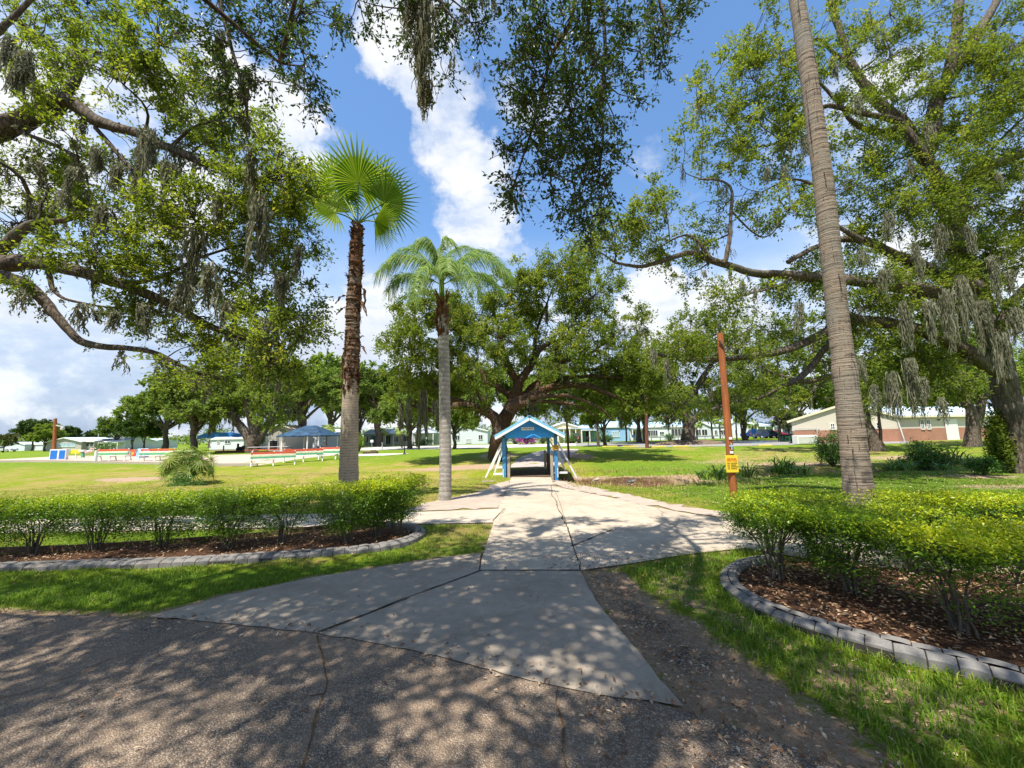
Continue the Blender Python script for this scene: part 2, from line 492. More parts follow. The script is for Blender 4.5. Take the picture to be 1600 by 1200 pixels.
M['soil_mound'] = m_simple('grey_brown_soil', (.15, .11, .08), .95, .4, 3, .1, .8)  # dark grey-brown soil of the oak mound
M['crack'] = m_simple('crack_litter', (.13, .075, .04), .95, .5, 25, .1, .3)
M['umber'] = m_simple('red_brown_mulch', (.16, .055, .035), .9, .4, 4, .1, .8)


# ---- ground surfaces
def m_concrete(name, col, crack=True, stain=.5, sc=1.0):
    t = NT(name)
    v = t.coord()
    fine = t.noise(v, 160 * sc, 3, .7)
    mid = t.noise(v, 5 * sc, 8, .68)
    big = t.noise(v, .55, 6, .7, .6)
    c = t.ramp(mid, [(.25, [x * .80 for x in col]), (.75, [min(1, x * 1.12) for x in col])])
    c = t.mix(t.math('MULTIPLY', t.ramp(big, [(.42, 0), (.68, 1)]), stain), c, [x * .55 for x in col])
    c = t.mix(t.math('MULTIPLY', t.ramp(fine, [(.52, 0), (.66, 1)]), .45), c, [x * .5 for x in col])
    c = t.mix(t.math('MULTIPLY', t.ramp(fine, [(.30, 1), (.42, 0)]), .4), c, [min(1, x * 1.5) for x in col])
    blot = t.noise(t.coord((1, 1, 1)), 1.7, 9, .8, 1.2)
    c = t.mix(t.math('MULTIPLY', t.ramp(blot, [(.52, 0), (.60, 1)]), stain * .55), c, [col[0] * .50, col[1] * .44, col[2] * .36])
    c = t.mix(t.math('MULTIPLY', t.ramp(blot, [(.36, 1), (.45, 0)]), stain * .4), c, [min(1, x * 1.18) for x in col])
    spk = t.noise(v, 42 * sc, 2, .5)
    c = t.mix(t.ramp(spk, [(.70, 0), (.74, .7)]), c, [x * .35 for x in col])
    h = t.math('ADD', t.math('MULTIPLY', mid, .6), fine)
    if crack:
        vw = t.mix(.25, v, t.n('TexNoise', Vector=v, Scale=2.5, Detail=5).outputs[1])
        cr = t.n('TexVoronoi', _feature='DISTANCE_TO_EDGE', Vector=vw, Scale=.33).outputs[0]
        k = t.math('MULTIPLY', t.ramp(cr, [(0, 1), (.006, 0)]), t.ramp(t.noise(v, .4, 3), [(.48, 0), (.6, 1)]))
        c = t.mix(t.math('MULTIPLY', k, .7), c, (.05, .045, .04))
    return t.done(t.princ(c, .88, t.bump(h, .35, .006), .2))


M['conc'] = m_concrete('broomed_concrete', (.44, .372, .29), True, .6)
M['conc_old'] = m_concrete('weathered_concrete', (.34, .285, .225), True, .65)
M['court'] = m_concrete('court_slab', (.47, .37, .30), False, .4)
M['walk_far'] = m_concrete('pale_pavement', (.52, .50, .45), False, .3)
M['kerb'] = m_concrete('kerb_block', (.20, .19, .18), False, .7, .8)
M['kerb_gap'] = m_simple('kerb_joint', (.05, .045, .04), .95, .3, 20, .1, 0)


def m_asphalt(name, dark, stone, warm=.5):
    t = NT(name)
    v = t.coord()
    vo = t.n('TexVoronoi', Vector=v, Scale=105, Randomness=1)
    cell = vo.outputs[1]; dist = vo.outputs[0]
    sp = t.n('SeparateColor', Color=cell)
    c = t.ramp(sp.outputs[0], [(.0, [x * .6 for x in dark]), (.45, dark), (.72, [(a + b) / 2 for a, b in zip(dark, stone)]), (.92, stone), (1, (.55, .47, .38))])
    c = t.mix(t.math('MULTIPLY', t.ramp(dist, [(.25, 0), (.6, 1)]), .6), c, [x * .45 for x in dark])
    big = t.noise(v, .7, 7, .7, .5)
    c = t.mix(t.math('MULTIPLY', t.ramp(big, [(.40, 0), (.66, 1)]), warm), c, (.37, .265, .18))
    fine = t.noise(v, 18, 5, .75)
    c = t.mix(t.math('MULTIPLY', t.ramp(fine, [(.45, 0), (.7, 1)]), .4), c, [x * .5 for x in dark])
    vw = t.mix(.3, v, t.n('TexNoise', Vector=v, Scale=1.8, Detail=6).outputs[1])
    cr = t.n('TexVoronoi', _feature='DISTANCE_TO_EDGE', Vector=vw, Scale=.42).outputs[0]
    k = t.math('MULTIPLY', t.ramp(cr, [(0, 1), (.012, 0)]), t.ramp(t.noise(v, .5, 3), [(.45, 0), (.58, 1)]))
    c = t.mix(t.math('MULTIPLY', k, .75), c, (.10, .055, .028))
    h = t.math('SUBTRACT', t.math('MULTIPLY', fine, .5), dist)
    return t.done(t.princ(c, .9, t.bump(h, .9, .012), .2))


M['asphalt'] = m_asphalt('worn_asphalt', (.185, .142, .110), (.46, .38, .30), .8)
M['gravel'] = m_concrete('gravel_shoulder', (.40, .325, .265), False, .45, .55)
M['lot'] = m_concrete('pale_asphalt_lot', (.27, .265, .26), False, .35)
M['yellow_line'] = m_simple('yellow_block_paint', (.66, .52, .10), .7, .15, 4, .2, .1)
M['bay_blue'] = m_simple('blue_bay_paint', (.08, .33, .52), .7, .15, 4, .2, .1)


def m_ground():
    t = NT('lawn_and_soil')
    v = t.coord()
    dry = t.attr('dry'); dirt = t.attr('dirt'); mul = t.attr('mulch'); lush = t.attr('lush'); grv = t.attr('gravel')
    n1 = t.noise(v, .45, 9, .74); n2 = t.noise(v, 3.2, 7, .75); n3 = t.noise(v, 30, 5, .8)
    n4 = t.noise(t.coord((1, 1, 1)), 95, 3, .8)
    g = t.ramp(n2, [(.25, (.105, .15, .010)), (.5, (.19, .235, .014)), (.75, (.28, .28, .025))])
    gl = t.ramp(n2, [(.25, (.055, .125, .010)), (.5, (.115, .20, .014)), (.75, (.22, .28, .03))])
    g = t.mix(lush, g, gl)
    straw = t.ramp(n3, [(.3, (.23, .175, .055)), (.7, (.38, .29, .095))])
    soil = t.ramp(n3, [(.25, (.21, .14, .09)), (.5, (.38, .265, .175)), (.75, (.54, .40, .28))])
    mulch = t.ramp(n4, [(.3, (.035, .02, .013)), (.5, (.10, .05, .03)), (.66, (.20, .115, .07)), (.75, (.34, .22, .14))])
    fd = t.math('ADD', dry, t.math('MULTIPLY', t.math('SUBTRACT', n1, .5), 2.8), True)
    c = t.mix(t.ramp(t.math('ADD', fd, t.math('MULTIPLY', t.math('SUBTRACT', n3, .5), .9)), [(.3, 0), (.75, 1)]), g, straw)
    fs = t.math('ADD', t.math('ADD', dirt, t.math('MULTIPLY', t.math('SUBTRACT', n2, .5), 1.2)), t.math('MULTIPLY', t.math('SUBTRACT', n3, .5), .7), True)
    c = t.mix(t.ramp(fs, [(.42, 0), (.62, 1)]), c, soil)
    gvo = t.n('TexVoronoi', Vector=v, Scale=85, Randomness=1)
    gcol = t.ramp(t.n('SeparateColor', Color=gvo.outputs[1]).outputs[0], [(0, (.05, .043, .038)), (.55, (.15, .115, .088)), (.85, (.30, .235, .18)), (1, (.52, .42, .31))])
    fg = t.math('ADD', grv, t.math('MULTIPLY', t.math('SUBTRACT', n2, .5), 1.1), True)
    c = t.mix(t.ramp(fg, [(.4, 0), (.62, 1)]), c, gcol)
    fm = t.math('ADD', mul, t.math('MULTIPLY', t.math('SUBTRACT', n2, .5), .5), True)
    c = t.mix(t.ramp(fm, [(.4, 0), (.6, 1)]), c, mulch)
    c = t.mix(t.math('MULTIPLY', t.ramp(n4, [(.5, 0), (.72, 1)]), .35), c, (.05, .05, .02))
    h = t.math('ADD', t.math('MULTIPLY', n3, .8), n4)
    return t.done(t.princ(c, .95, t.bump(h, .9, .035), .1))


M['ground'] = m_ground()
# ------------------------------------------------------------------ trees
def limb_px(pts, Y, r0, r1, step):      # limb traced as (px,py[,Y]) -> smooth (n,4) with radius
    q = []
    n = len(pts)
    for i, p in enumerate(pts):
        y = p[2] if len(p) > 2 else Y
        w = P(p[0], p[1], y)
        f = i / max(1, n - 1)
        q.append([*w, r0 + (r1 - r0) * f ** .8])
    return catmull(q, step)


def limb_w(pts, r0, r1, step):
    n = len(pts)
    return catmull([[*p, r0 + (r1 - r0) * (i / max(1, n - 1)) ** .8] for i, p in enumerate(pts)], step)


def blob_px(px, py, Y, rx, rz, ry, n):
    s = scale_at(px, py, Y)
    return (P(px, py, Y), np.array([rx * s, ry, rz * s]), n)


def wiggle(q, amp, rng):
    w = np.cumsum(rng.normal(size=(len(q), 3)), axis=0)
    w -= np.linspace(0, 1, len(w))[:, None] * w[-1]
    q = q.copy(); q[:, :3] += w * amp * q[:, 3:4]
    return q


def moss_mesh(mb, pts, L, per, spread, w, rng, K=9):
    pts = np.asarray(pts, float); N0 = len(pts)
    if N0 == 0: return
    L = np.broadcast_to(np.asarray(L, float), (N0,))
    per = int(per * 2.2)
    p = np.repeat(pts, per, 0); N = len(p)
    Lr = np.repeat(L, per)
    # each hank is a few wisps of different length that gather and taper
    nw = 4
    wl = rng.uniform(.45, 1.15, (N0, nw)); wo = rng.normal(size=(N0, nw, 2)) * spread * .9
    k = rng.integers(0, nw, N); i0 = np.repeat(np.arange(N0), per)
    s0 = rng.uniform(0, .75, N) ** 1.3                # strands start anywhere down the wisp
    Ls = Lr * wl[i0, k]
    seg = np.minimum(rng.uniform(.25, .65, N), 1 - s0 + .05)
    t = np.linspace(0, 1, K)[None]
    f = s0[:, None] + seg[:, None] * t                # position down the wisp
    rad = spread * (.8 * (1 - f) ** .8 + .10)
    off = rng.normal(size=(N, 2)) * .6
    C = np.zeros((N, K, 3))
    sway = wo[i0, k]
    curl = np.cumsum(rng.normal(size=(N, K, 2)), 1) * (.005 + .009 * Ls[:, None, None] ** .5)
    for j in range(2):
        C[:, :, j] = p[:, None, j] + sway[:, None, j] * (.4 + .6 * f) + off[:, None, j] * rad + curl[:, :, j]
    C[:, :, 2] = p[:, None, 2] - Ls[:, None] * f + np.abs(rng.normal(size=N))[:, None] * spread * .2
    a = rng.uniform(0, 6.28, (N, 1)) + np.cumsum(rng.normal(size=(N, K)) * .7, 1)
    X = np.stack([np.cos(a), np.sin(a), rng.normal(size=(N, K)) * .4], -1)
    ww = .95 * w * rng.uniform(.5, 1.3, N)[:, None] * (1 - .75 * t ** 2) * (1 + .5 * rng.normal(size=(N, K)).clip(-1, 1))
    mb.ribbons(C, X, np.abs(ww), 0, (rng.uniform(0, .75, N) + .25 * (1 - s0)).clip(0, 1))


def tree(name, label, limbs, blobs, leaf=.08, per=70, crad=.42, sprays=6, seed=1, moss=(), moss_rand=(0, .8), parent_mats=('bark', 'leaf_oak'),
         group=None, sides=10, twigs=True, cat='tree', lump=.13, base=None, limb_moss=0, moss_w=.017, droop=.15, hang=0.0, lw=.5, flat=.6, upb=.7):
    rng = np.random.default_rng(seed)
    root_pt = limbs[0][0, :3] if base is None else np.asarray(base, float)
    root = empty(name, root_pt, 0, label, cat, group)
    O = root_pt
    tb = MB()
    for i, q in enumerate(limbs):
        q = wiggle(q, .10, rng)
        tb.tube(q[:, :3] - O, q[:, 3], sides if q[0, 3] > .08 else 6, 0, True, lump, rng)
    S = np.vstack(limbs)
    # secondary limbs out to every blob
    sub = []
    cent = []
    for (c, rr, n) in blobs:
        d = np.linalg.norm(S[:, :3] - c, axis=1) + .8 * np.maximum(0, S[:, 2] - c[2] - .2)
        k = np.argmin(d); a = S[k]
        L = np.linalg.norm(c - a[:3])
        if L > .35:
            mid = (a[:3] + c) / 2 + rng.normal(size=3) * .13 * L + np.array([0, 0, .10 * L])
            r = min(a[3] * .7, .012 * L + .012 + .008 * rr.max())
            q = catmull([[*a[:3], r], [*mid, r * .7], [*c, r * .35]], max(.15, L / 9))
            q = wiggle(q, .5, rng)
            tb.tube(q[:, :3] - O, q[:, 3], 6, 0, True)
            sub.append(q)
        m = rdir(n, rng) * rng.uniform(.25, 1.0, (n, 1)) ** .6
        cent.append(c + m * rr)
    S2 = np.vstack([S] + sub) if sub else S
    Cc = np.vstack(cent); N = len(Cc)
    near = np.zeros(N, int)
    for i in range(0, N, 200):
        near[i:i + 200] = np.argmin(((Cc[i:i + 200, None] - S2[None, :, :3]) ** 2).sum(-1), 1)
    A = S2[near, :3]; dv = Cc - A; L = np.linalg.norm(dv, axis=1)
    K = 6
    t = np.linspace(0, 1, K)[None, :, None]
    mid = (A + Cc) / 2 + rng.normal(size=(N, 3)) * .16 * L[:, None] + np.array([0, 0, .14]) * L[:, None] * (1 if hang <= 0 else -.5)
    C = (1 - t) ** 2 * A[:, None] + 2 * t * (1 - t) * mid[:, None] + t ** 2 * Cc[:, None]
    C[:, 1:-1] += rng.normal(size=(N, K - 2, 3)) * .02 * L[:, None, None]
    rad = (.006 + .010 * L)[:, None] * np.linspace(1, .35, K)[None]
    rad = np.minimum(rad, S2[near, 3][:, None] * .9 + .004)
    tb.tubes(C - O, rad, 4)
    # leafy sprays
    N2 = N * sprays
    out = unit(Cc - mid) * .8
    sd = rdir(N2, rng, .75) + np.repeat(out, sprays, 0) + np.array([0, 0, .12 - hang])
    sd = unit(sd)
    sl = crad * rng.uniform(.55, 1.35, N2)
    st = np.repeat(Cc, sprays, 0) - np.repeat(out * crad * .5, sprays, 0) * rng.uniform(0, 1, (N2, 1))
    tt = np.array([0, .5, 1.])[None, :, None]
    SP = st[:, None] + sd[:, None] * sl[:, None, None] * tt
    SP[:, :, 2] -= (droop * sl)[:, None] * np.array([0, .3, 1.])[None]
    if twigs:
        tb.tubes(SP - O, np.repeat((.0045 + .003 * crad) * np.array([[1, .8, .4]]), N2, 0), 3)
    tb.build('trunk', M[parent_mats[0]], root, True, False)
    m = max(1, int(round(per / sprays)))
    NL = N2 * m
    u = rng.uniform(.1, 1.05, NL)
    ia = np.repeat(np.arange(N2), m)
    pos = SP[ia, 0] + (SP[ia, 2] - SP[ia, 0]) * u[:, None] + rng.normal(size=(NL, 3)) * crad * .10
    ax = sd[ia] * .7 + rdir(NL, rng)
    nr = rdir(NL, rng) * flat + np.array([0, 0, upb])
    tone = np.repeat(rng.normal(0, .16, N), sprays * m) + rng.normal(.45, .17, NL)
    lb = MB()
    lb.leaves(pos - O, ax, nr, leaf * rng.uniform(.65, 1.3, NL), leaf * lw * rng.uniform(.8, 1.25, NL), 0, np.clip(tone, 0, 1))
    lb.build('crown', M[parent_mats[1]], root, False)
    # hanging moss
    mp = []; ml = []
    for mm in moss:
        if len(mm) == 5: c = P(mm[0], mm[1], mm[2]); mp.append((c, mm[3], mm[4]))
    nb, mlen = moss_rand
    have = False
    gb = MB()
    for c, Lm, k in mp:
        k = int(k * 1.6)
        moss_mesh(gb, [c - O], Lm, k, .055 + .035 * Lm, moss_w, rng); have = True
    if nb:
        ids = rng.choice(len(S2), nb)
        moss_mesh(gb, S2[ids, :3] - O, mlen * rng.uniform(.3, 1.2, nb), 14, .10 * mlen ** .5, moss_w, rng); have = True
        ids = rng.choice(N, nb)
        moss_mesh(gb, Cc[ids] - O, mlen * rng.uniform(.2, .8, nb), 7, .10 * mlen ** .5, moss_w, rng); have = True
    if limb_moss:
        ids = rng.choice(len(S), limb_moss)
        moss_mesh(gb, S[ids, :3] - O - np.array([0, 0, 1.]) * S[ids, 3:4] * .5, mlen * rng.uniform(.15, .7, limb_moss), 9, .07, moss_w, rng); have = True
    if have: gb.build('hanging_moss', M['moss'], root, False)['kind'] = 'stuff'
    return root, NL


NLEAF = 0


def T(*a, **k):
    global NLEAF
    r, n = tree(*a, **k); NLEAF += n
    return r


# ---- the live oak beside the road on the left: its limbs reach in over the lawn
B = [
    limb_w([(-16.2, 7.6, 0), (-15.8, 7.7, 1.6), (-15.0, 7.8, 3.2), (-14.2, 7.9, 4.6)], .75, .5, .3),
    limb_px([(-480, 420), (-300, 335), (-120, 270), (0, 214), (55, 186), (105, 166), (150, 196), (205, 213), (262, 236, 7.6), (335, 262, 7.4), (430, 285, 7.2)], 8, .32, .03, .18),
    limb_px([(86, 176), (103, 148), (121, 112), (117, 84), (160, 84), (222, 112, 8.3), (300, 150, 8.4)], 8, .12, .02, .15),
    limb_px([(-480, 470), (-300, 470), (-100, 424), (0, 413), (60, 409), (122, 424), (200, 446), (262, 470), (330, 508), (400, 540), (465, 590, 8.5)], 8, .28, .025, .18),
    limb_px([(-200, 440), (-60, 428), (8, 434), (50, 455), (80, 489), (110, 527), (150, 541), (235, 551), (290, 574), (345, 592)], 7.8, .17, .022, .15),
    limb_px([(76, 424), (84, 452), (100, 466), (130, 474), (175, 480), (222, 480)], 8, .05, .012, .12),
    limb_px([(-120, 420), (-30, 405), (12, 384), (55, 352), (100, 345), (150, 330)], 8.2, .2, .03, .15),
    limb_px([(-200, 290), (-80, 120), (20, 30), (100, -60)], 7.6, .12, .03, .2),
    limb_px([(150, 200), (200, 260), (240, 300), (300, 340), (330, 390)], 8, .05, .015, .15),
    limb_px([(30, 205), (100, 235), (130, 262), (140, 300)], 8, .05, .015, .15),
    limb_px([(262, 236), (300, 200), (330, 190), (400, 170)], 7.5, .04, .012, .15),
    limb_px([(200, 446), (260, 430), (320, 400), (400, 380), (450, 400)], 8, .05, .012, .15),
]
BB = [(40, 60, 80, 60, 26), (150, 30, 90, 50, 30), (250, 70, 80, 55, 26), (180, 120, 90, 45, 24), (60, 130, 60, 40, 14), (300, 150, 80, 50, 20),
      (380, 225, 80, 60, 26), (440, 280, 60, 60, 26), (300, 240, 90, 45, 22), (170, 270, 90, 45, 22), (60, 290, 80, 50, 26), (30, 350, 60, 35, 16),
      (180, 340, 100, 45, 28), (300, 340, 90, 50, 28), (400, 360, 70, 60, 26), (465, 365, 40, 50, 16), (150, 395, 110, 28, 22), (270, 425, 90, 35, 24),
      (370, 440, 80, 50, 28), (440, 500, 50, 45, 20), (340, 520, 80, 40, 22), (420, 560, 60, 40, 18), (22, 455, 36, 22, 7), (190, 480, 60, 20, 10),
      (250, 505, 60, 22, 10), (330, 580, 60, 22, 10), (480, 440, 25, 35, 7), (400, 300, 90, 50, 20), (100, 205, 50, 25, 7), (475, 520, 22, 25, 6)]
BLb = []
for (x, y, a, b, n) in BB:
    BLb.append(blob_px(x, y, 8.0 + .9 * math.sin(x * .013 + y * .021), a, b, .9, int(n * 1.15)))
# limbs and foliage out of the frame (they shade the verge)
BLb += [(np.array([-11.5, 6.5, 7.5]), np.array([1.6, 1.6, 1.0]), 18), (np.array([-12.5, 9, 8.5]), np.array([1.8, 1.6, 1.2]), 18)]
MOSSB = [(230, 200, 6.9, 1.6, 60), (190, 255, 6.9, .8, 30), (152, 228, 6.9, .7, 24), (120, 262, 6.9, .7, 24), (440, 428, 6.5, .7, 44), (410, 300, 6.5, 1.5, 30), (395, 230, 6.5, .9, 24),
         (310, 360, 6.9, 1.3, 40), (300, 430, 6.9, .9, 30), (15, 60, 6.8, .8, 40), (40, 80, 6.8, .9, 40), (25, 110, 6.8, .7, 30), (160, 320, 6.9, .7, 24), (265, 250, 6.9, .8, 24), (100, 300, 6.9, .6, 20), (60, 250, 6.9, .6, 20), (345, 300, 6.7, .8, 24),
         (360, 470, 6.9, .6, 24), (225, 475, 6.9, .7, 24), (130, 475, 6.9, .6, 24), (180, 485, 6.9, .6, 20), (250, 555, 6.9, .5, 16), (35, 450, 6.9, .6, 10), (330, 410, 6.9, 1.0, 24), (290, 440, 6.9, .7, 24), (470, 380, 6.6, .7, 20), (420, 500, 6.7, .6, 20)]
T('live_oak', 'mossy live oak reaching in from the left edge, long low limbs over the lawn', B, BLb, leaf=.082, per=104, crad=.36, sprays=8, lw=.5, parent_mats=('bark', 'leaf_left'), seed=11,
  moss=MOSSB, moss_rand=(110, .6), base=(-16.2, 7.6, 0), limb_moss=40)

# ---- the live oak over the camera: hanging sprays at the top of the picture, shade on the road
A = [
    limb_w([(-3.2, -5.5, 0), (-3.1, -5.4, 1.6), (-2.8, -5.0, 3.4)], .7, .5, .3),
    limb_w([(-2.8, -5.0, 3.4), (-2.0, -2.5, 5.6), (-.5, .4, 7.6), (.8, 2.7, 8.1), (1.1, 4.2, 7.9), (1.2, 5.0, 7.3)], .13, .02, .25),
    limb_w([(-2.8, -5.0, 3.4), (-5, -2.0, 6.0), (-6.0, 1.5, 7.6), (-4.6, 4.2, 8.0), (-3.4, 5.2, 7.4)], .14, .02, .25),
    limb_w([(-2.8, -5.0, 3.4), (1.5, -3.0, 6.2), (5, -.5, 7.5), (7.5, 2.0, 7.9)], .15, .02, .25),
    limb_w([(-2.8, -5.0, 3.4), (-3.0, -3.0, 7.0), (-1.0, -.5, 9.2), (.8, 1.5, 9.6)], .13, .02, .25),
    limb_px([(935, -60), (942, 20), (945, 80), (938, 150), (942, 210), (935, 285)], 4.9, .035, .012, .12),
    limb_px([(905, -60), (890, 30), (860, 90), (840, 170), (815, 250), (800, 300)], 4.7, .04, .01, .12),
    limb_px([(1000, -80), (1030, 0), (1050, 60)], 4.9, .03, .01, .12),
    limb_px([(330, -60), (350, 30), (372, 110), (388, 190)], 5.3, .04, .015, .12),
    limb_px([(480, -60), (470, 10), (440, 80)], 5.2, .03, .01, .12),
    limb_px([(700, -70), (690, 0), (720, 40)], 4.8, .03, .01, .12),
]
AB = [(880, 40, 90, 55, 22), (830, 110, 60, 60, 15), (890, 150, 80, 60, 22), (840, 215, 55, 55, 15), (915, 240, 60, 50, 16), (955, 60, 60, 60, 14), (1040, 30, 60, 40, 10), (1000, 80, 50, 50, 8),
      (900, 305, 35, 40, 8), (930, 335, 22, 30, 5), (800, 300, 28, 35, 6), (860, 285, 25, 30, 4), (960, 150, 50, 50, 8),
      (735, 35, 50, 35, 9), (665, 40, 50, 35, 7), (690, 90, 40, 30, 4), (610, 15, 40, 20, 4), (770, 5, 60, 25, 7), (560, 0, 40, 12, 3),
      (440, 20, 90, 40, 20), (345, 40, 60, 60, 14), (400, 110, 60, 55, 12), (475, 90, 30, 60, 7), (370, 165, 35, 40, 6), (485, 140, 16, 20, 3)]
ABl = [blob_px(x, y, 4.9 + .35 * math.sin(x * .02), a, b, .45, n) for (x, y, a, b, n) in AB]
r9 = np.random.default_rng(5)
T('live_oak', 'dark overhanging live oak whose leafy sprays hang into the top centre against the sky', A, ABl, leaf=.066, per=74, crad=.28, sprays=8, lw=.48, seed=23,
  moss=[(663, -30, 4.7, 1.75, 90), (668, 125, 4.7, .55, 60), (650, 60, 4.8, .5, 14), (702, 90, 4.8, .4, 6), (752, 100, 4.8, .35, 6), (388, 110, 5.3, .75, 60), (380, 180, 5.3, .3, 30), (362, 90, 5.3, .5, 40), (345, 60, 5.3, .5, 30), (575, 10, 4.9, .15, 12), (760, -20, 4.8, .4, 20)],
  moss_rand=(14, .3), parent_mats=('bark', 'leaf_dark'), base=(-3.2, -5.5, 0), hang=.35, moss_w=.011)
# the rest of that crown, out of view, its clusters placed to shade the road
ov = []
COT = 1 / math.tan(R(66)); SDX, SDY = .5 * COT, .866 * COT       # where the sun carries a shadow per metre of height


def shade_wish(x, y):             # wanted shade on each patch of road and verge; unseen leaf clusters follow it
    w = .36
    if -3.6 < x < 2.2 and 2.8 < y < 6.0: w = .82
    if x < -4.5 and y > 4.6: w = .30
    if x < .5 and y < 3.6: w = .27
    if x > 1.2 and y < 4.5: w = .36
    if x > 1.5 and y > 5.2: w = .50
    if -1.5 < x < 1.0 and 2.2 < y < 3.6: w = .40
    if x > 2.1 and y > 3.9: w = .14
    if x < -1.5 and y > 5.6: w = .10
    return w * (.35 + 1.3 * (.5 + .5 * math.sin(x * 2.1 + 1.3 * math.sin(y * 1.7)) * math.sin(y * 2.6 + 1.1 * math.sin(x * 1.3))))


cl_ = []
while len(cl_) < 860:
    gx_, gy_ = r9.uniform(-11, 8.5), r9.uniform(.6, 6.9)
    if r9.uniform() > shade_wish(gx_, gy_): continue
    for _ in range(20):
        z = r9.uniform(6.4, 9.6); x = gx_ - SDX * z; y = gy_ - SDY * z
        if z - 1.75 > 1.33 * max(y, 0) + .55: cl_.append((x, y, z)); break
ov = [(np.array(c), np.array([.12, .12, .08]), 1) for c in cl_]
_root = [o for o in COL.objects if o.name.startswith('live_oak') and o.type == 'EMPTY'][-1]
def crown_only(blobs, root, leaf, per, crad, seed, mat):
    rng = np.random.default_rng(seed); O = np.array(root.location)
    Cc = np.vstack([c + rdir(n, rng) * rng.uniform(.2, 1, (n, 1)) ** .6 * rr for c, rr, n in blobs])
    N = len(Cc) * per
    p = np.repeat(Cc, per, 0) + rng.normal(size=(N, 3)) * crad * np.array([1, 1, .55])
    lb = MB(); lb.leaves(p - O, rdir(N, rng, .5), rdir(N, rng) * .6 + np.array([0, 0, .7]), leaf * rng.uniform(.7, 1.3, N), leaf * .5, 0, rng.normal(.45, .2, N).clip(0, 1))
    return lb.build('crown', mat, root, False)


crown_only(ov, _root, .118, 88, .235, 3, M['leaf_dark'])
_S = np.vstack(A[:5]); _c = np.array(cl_)
_S = np.vstack([_S, _c[::9].repeat(1, 0) @ np.eye(3, 4) + np.array([0, 0, -.25, .02])])      # boughs first, then twigs off them
_b = MB(); _O = np.array(_root.location); _r = np.random.default_rng(9)
_L0 = np.vstack(A[:5])
for c in _c[::9]:
    k = np.argmin(((_L0[:, :3] - c) ** 2).sum(1)); a_ = _L0[k, :3]; m_ = (a_ + c) / 2 + _r.normal(size=3) * .2 + np.array([0, 0, .25])
    q_ = catmull([a_, m_, c + [0, 0, -.25]], .4); _b.tube(q_ - _O, np.linspace(.035, .012, len(q_)), 5)
_n = np.array([np.argmin(((_S[:, :3] - c) ** 2).sum(1)) for c in _c]); _a = _S[_n, :3]
_t = np.linspace(0, 1, 5)[None, :, None]; _m = (_a + _c) / 2 + _r.normal(size=_c.shape) * .12
_b.tubes((1 - _t) ** 2 * _a[:, None] + 2 * _t * (1 - _t) * _m[:, None] + _t ** 2 * _c[:, None] - _O, np.repeat(np.linspace(.012, .004, 5)[None], len(_c), 0), 4)
_b.build('boughs', M['bark'], _root, True, False)

# ---- the big live oak on the right
Cl = [
    limb_px([(1610, 752, 17), (1604, 725), (1600, 690), (1592, 650), (1574, 590), (1548, 510), (1512, 430), (1492, 350), (1474, 290), (1448, 238), (1418, 195), (1380, 166), (1340, 112), (1316, 55), (1290, -40)], 17, .60, .12, .3),
    limb_px([(1494, 345), (1504, 295), (1530, 265), (1572, 252), (1640, 215), (1700, 200)], 17, .36, .12, .3),
    limb_px([(1446, 238), (1456, 170), (1478, 120), (1492, 60), (1500, -30)], 16.5, .32, .16, .3),
    limb_px([(1478, 128), (1515, 75), (1550, 15), (1585, -50)], 16.5, .26, .14, .3),
    limb_px([(1520, 450), (1470, 432), (1430, 412), (1390, 396), (1345, 376), (1290, 380), (1230, 410)], 15.5, .30, .08, .3),
    limb_px([(1545, 500), (1450, 462), (1378, 449), (1300, 441), (1235, 432), (1170, 425), (1112, 406), (1080, 394), (1050, 402), (1000, 416), (960, 410)], 14.5, .28, .05, .25),
    limb_px([(1132, 412), (1140, 380), (1142, 340), (1144, 300), (1128, 283), (1095, 280)], 14.3, .09, .03, .2),
    limb_px([(1112, 405), (1085, 372), (1060, 370), (1010, 400)], 14.3, .07, .02, .2),
    limb_px([(1235, 435), (1210, 450), (1160, 462), (1140, 476)], 14.3, .07, .02, .2),
    limb_px([(1575, 590), (1450, 520), (1330, 498), (1288, 520), (1240, 544), (1180, 556), (1120, 562), (1060, 561), (1015, 551)], 15, .26, .05, .25),
    limb_px([(1330, 500), (1282, 552), (1250, 590), (1220, 604), (1187, 620), (1150, 626), (1110, 640)], 15.5, .15, .04, .25),
    limb_px([(1470, 280), (1420, 200), (1400, 185), (1330, 170), (1290, 165), (1250, 200), (1210, 225), (1170, 230)], 15, .16, .03, .25),
    limb_px([(1418, 195), (1370, 205), (1330, 190), (1310, 160), (1270, 120), (1220, 100)], 15.5, .14, .03, .25),
    limb_px([(1340, 112), (1300, 80), (1275, 60), (1230, 90)], 16, .12, .03, .25),
    limb_px([(1345, 376), (1300, 345), (1285, 300), (1240, 280), (1190, 300)], 15, .1, .025, .25),
    limb_px([(1640, 215), (1600, 150), (1570, 110), (1600, 60)], 17, .12, .05, .25),
    limb_px([(1560, 540), (1580, 480), (1620, 430)], 16.5, .3, .12, .3),
]
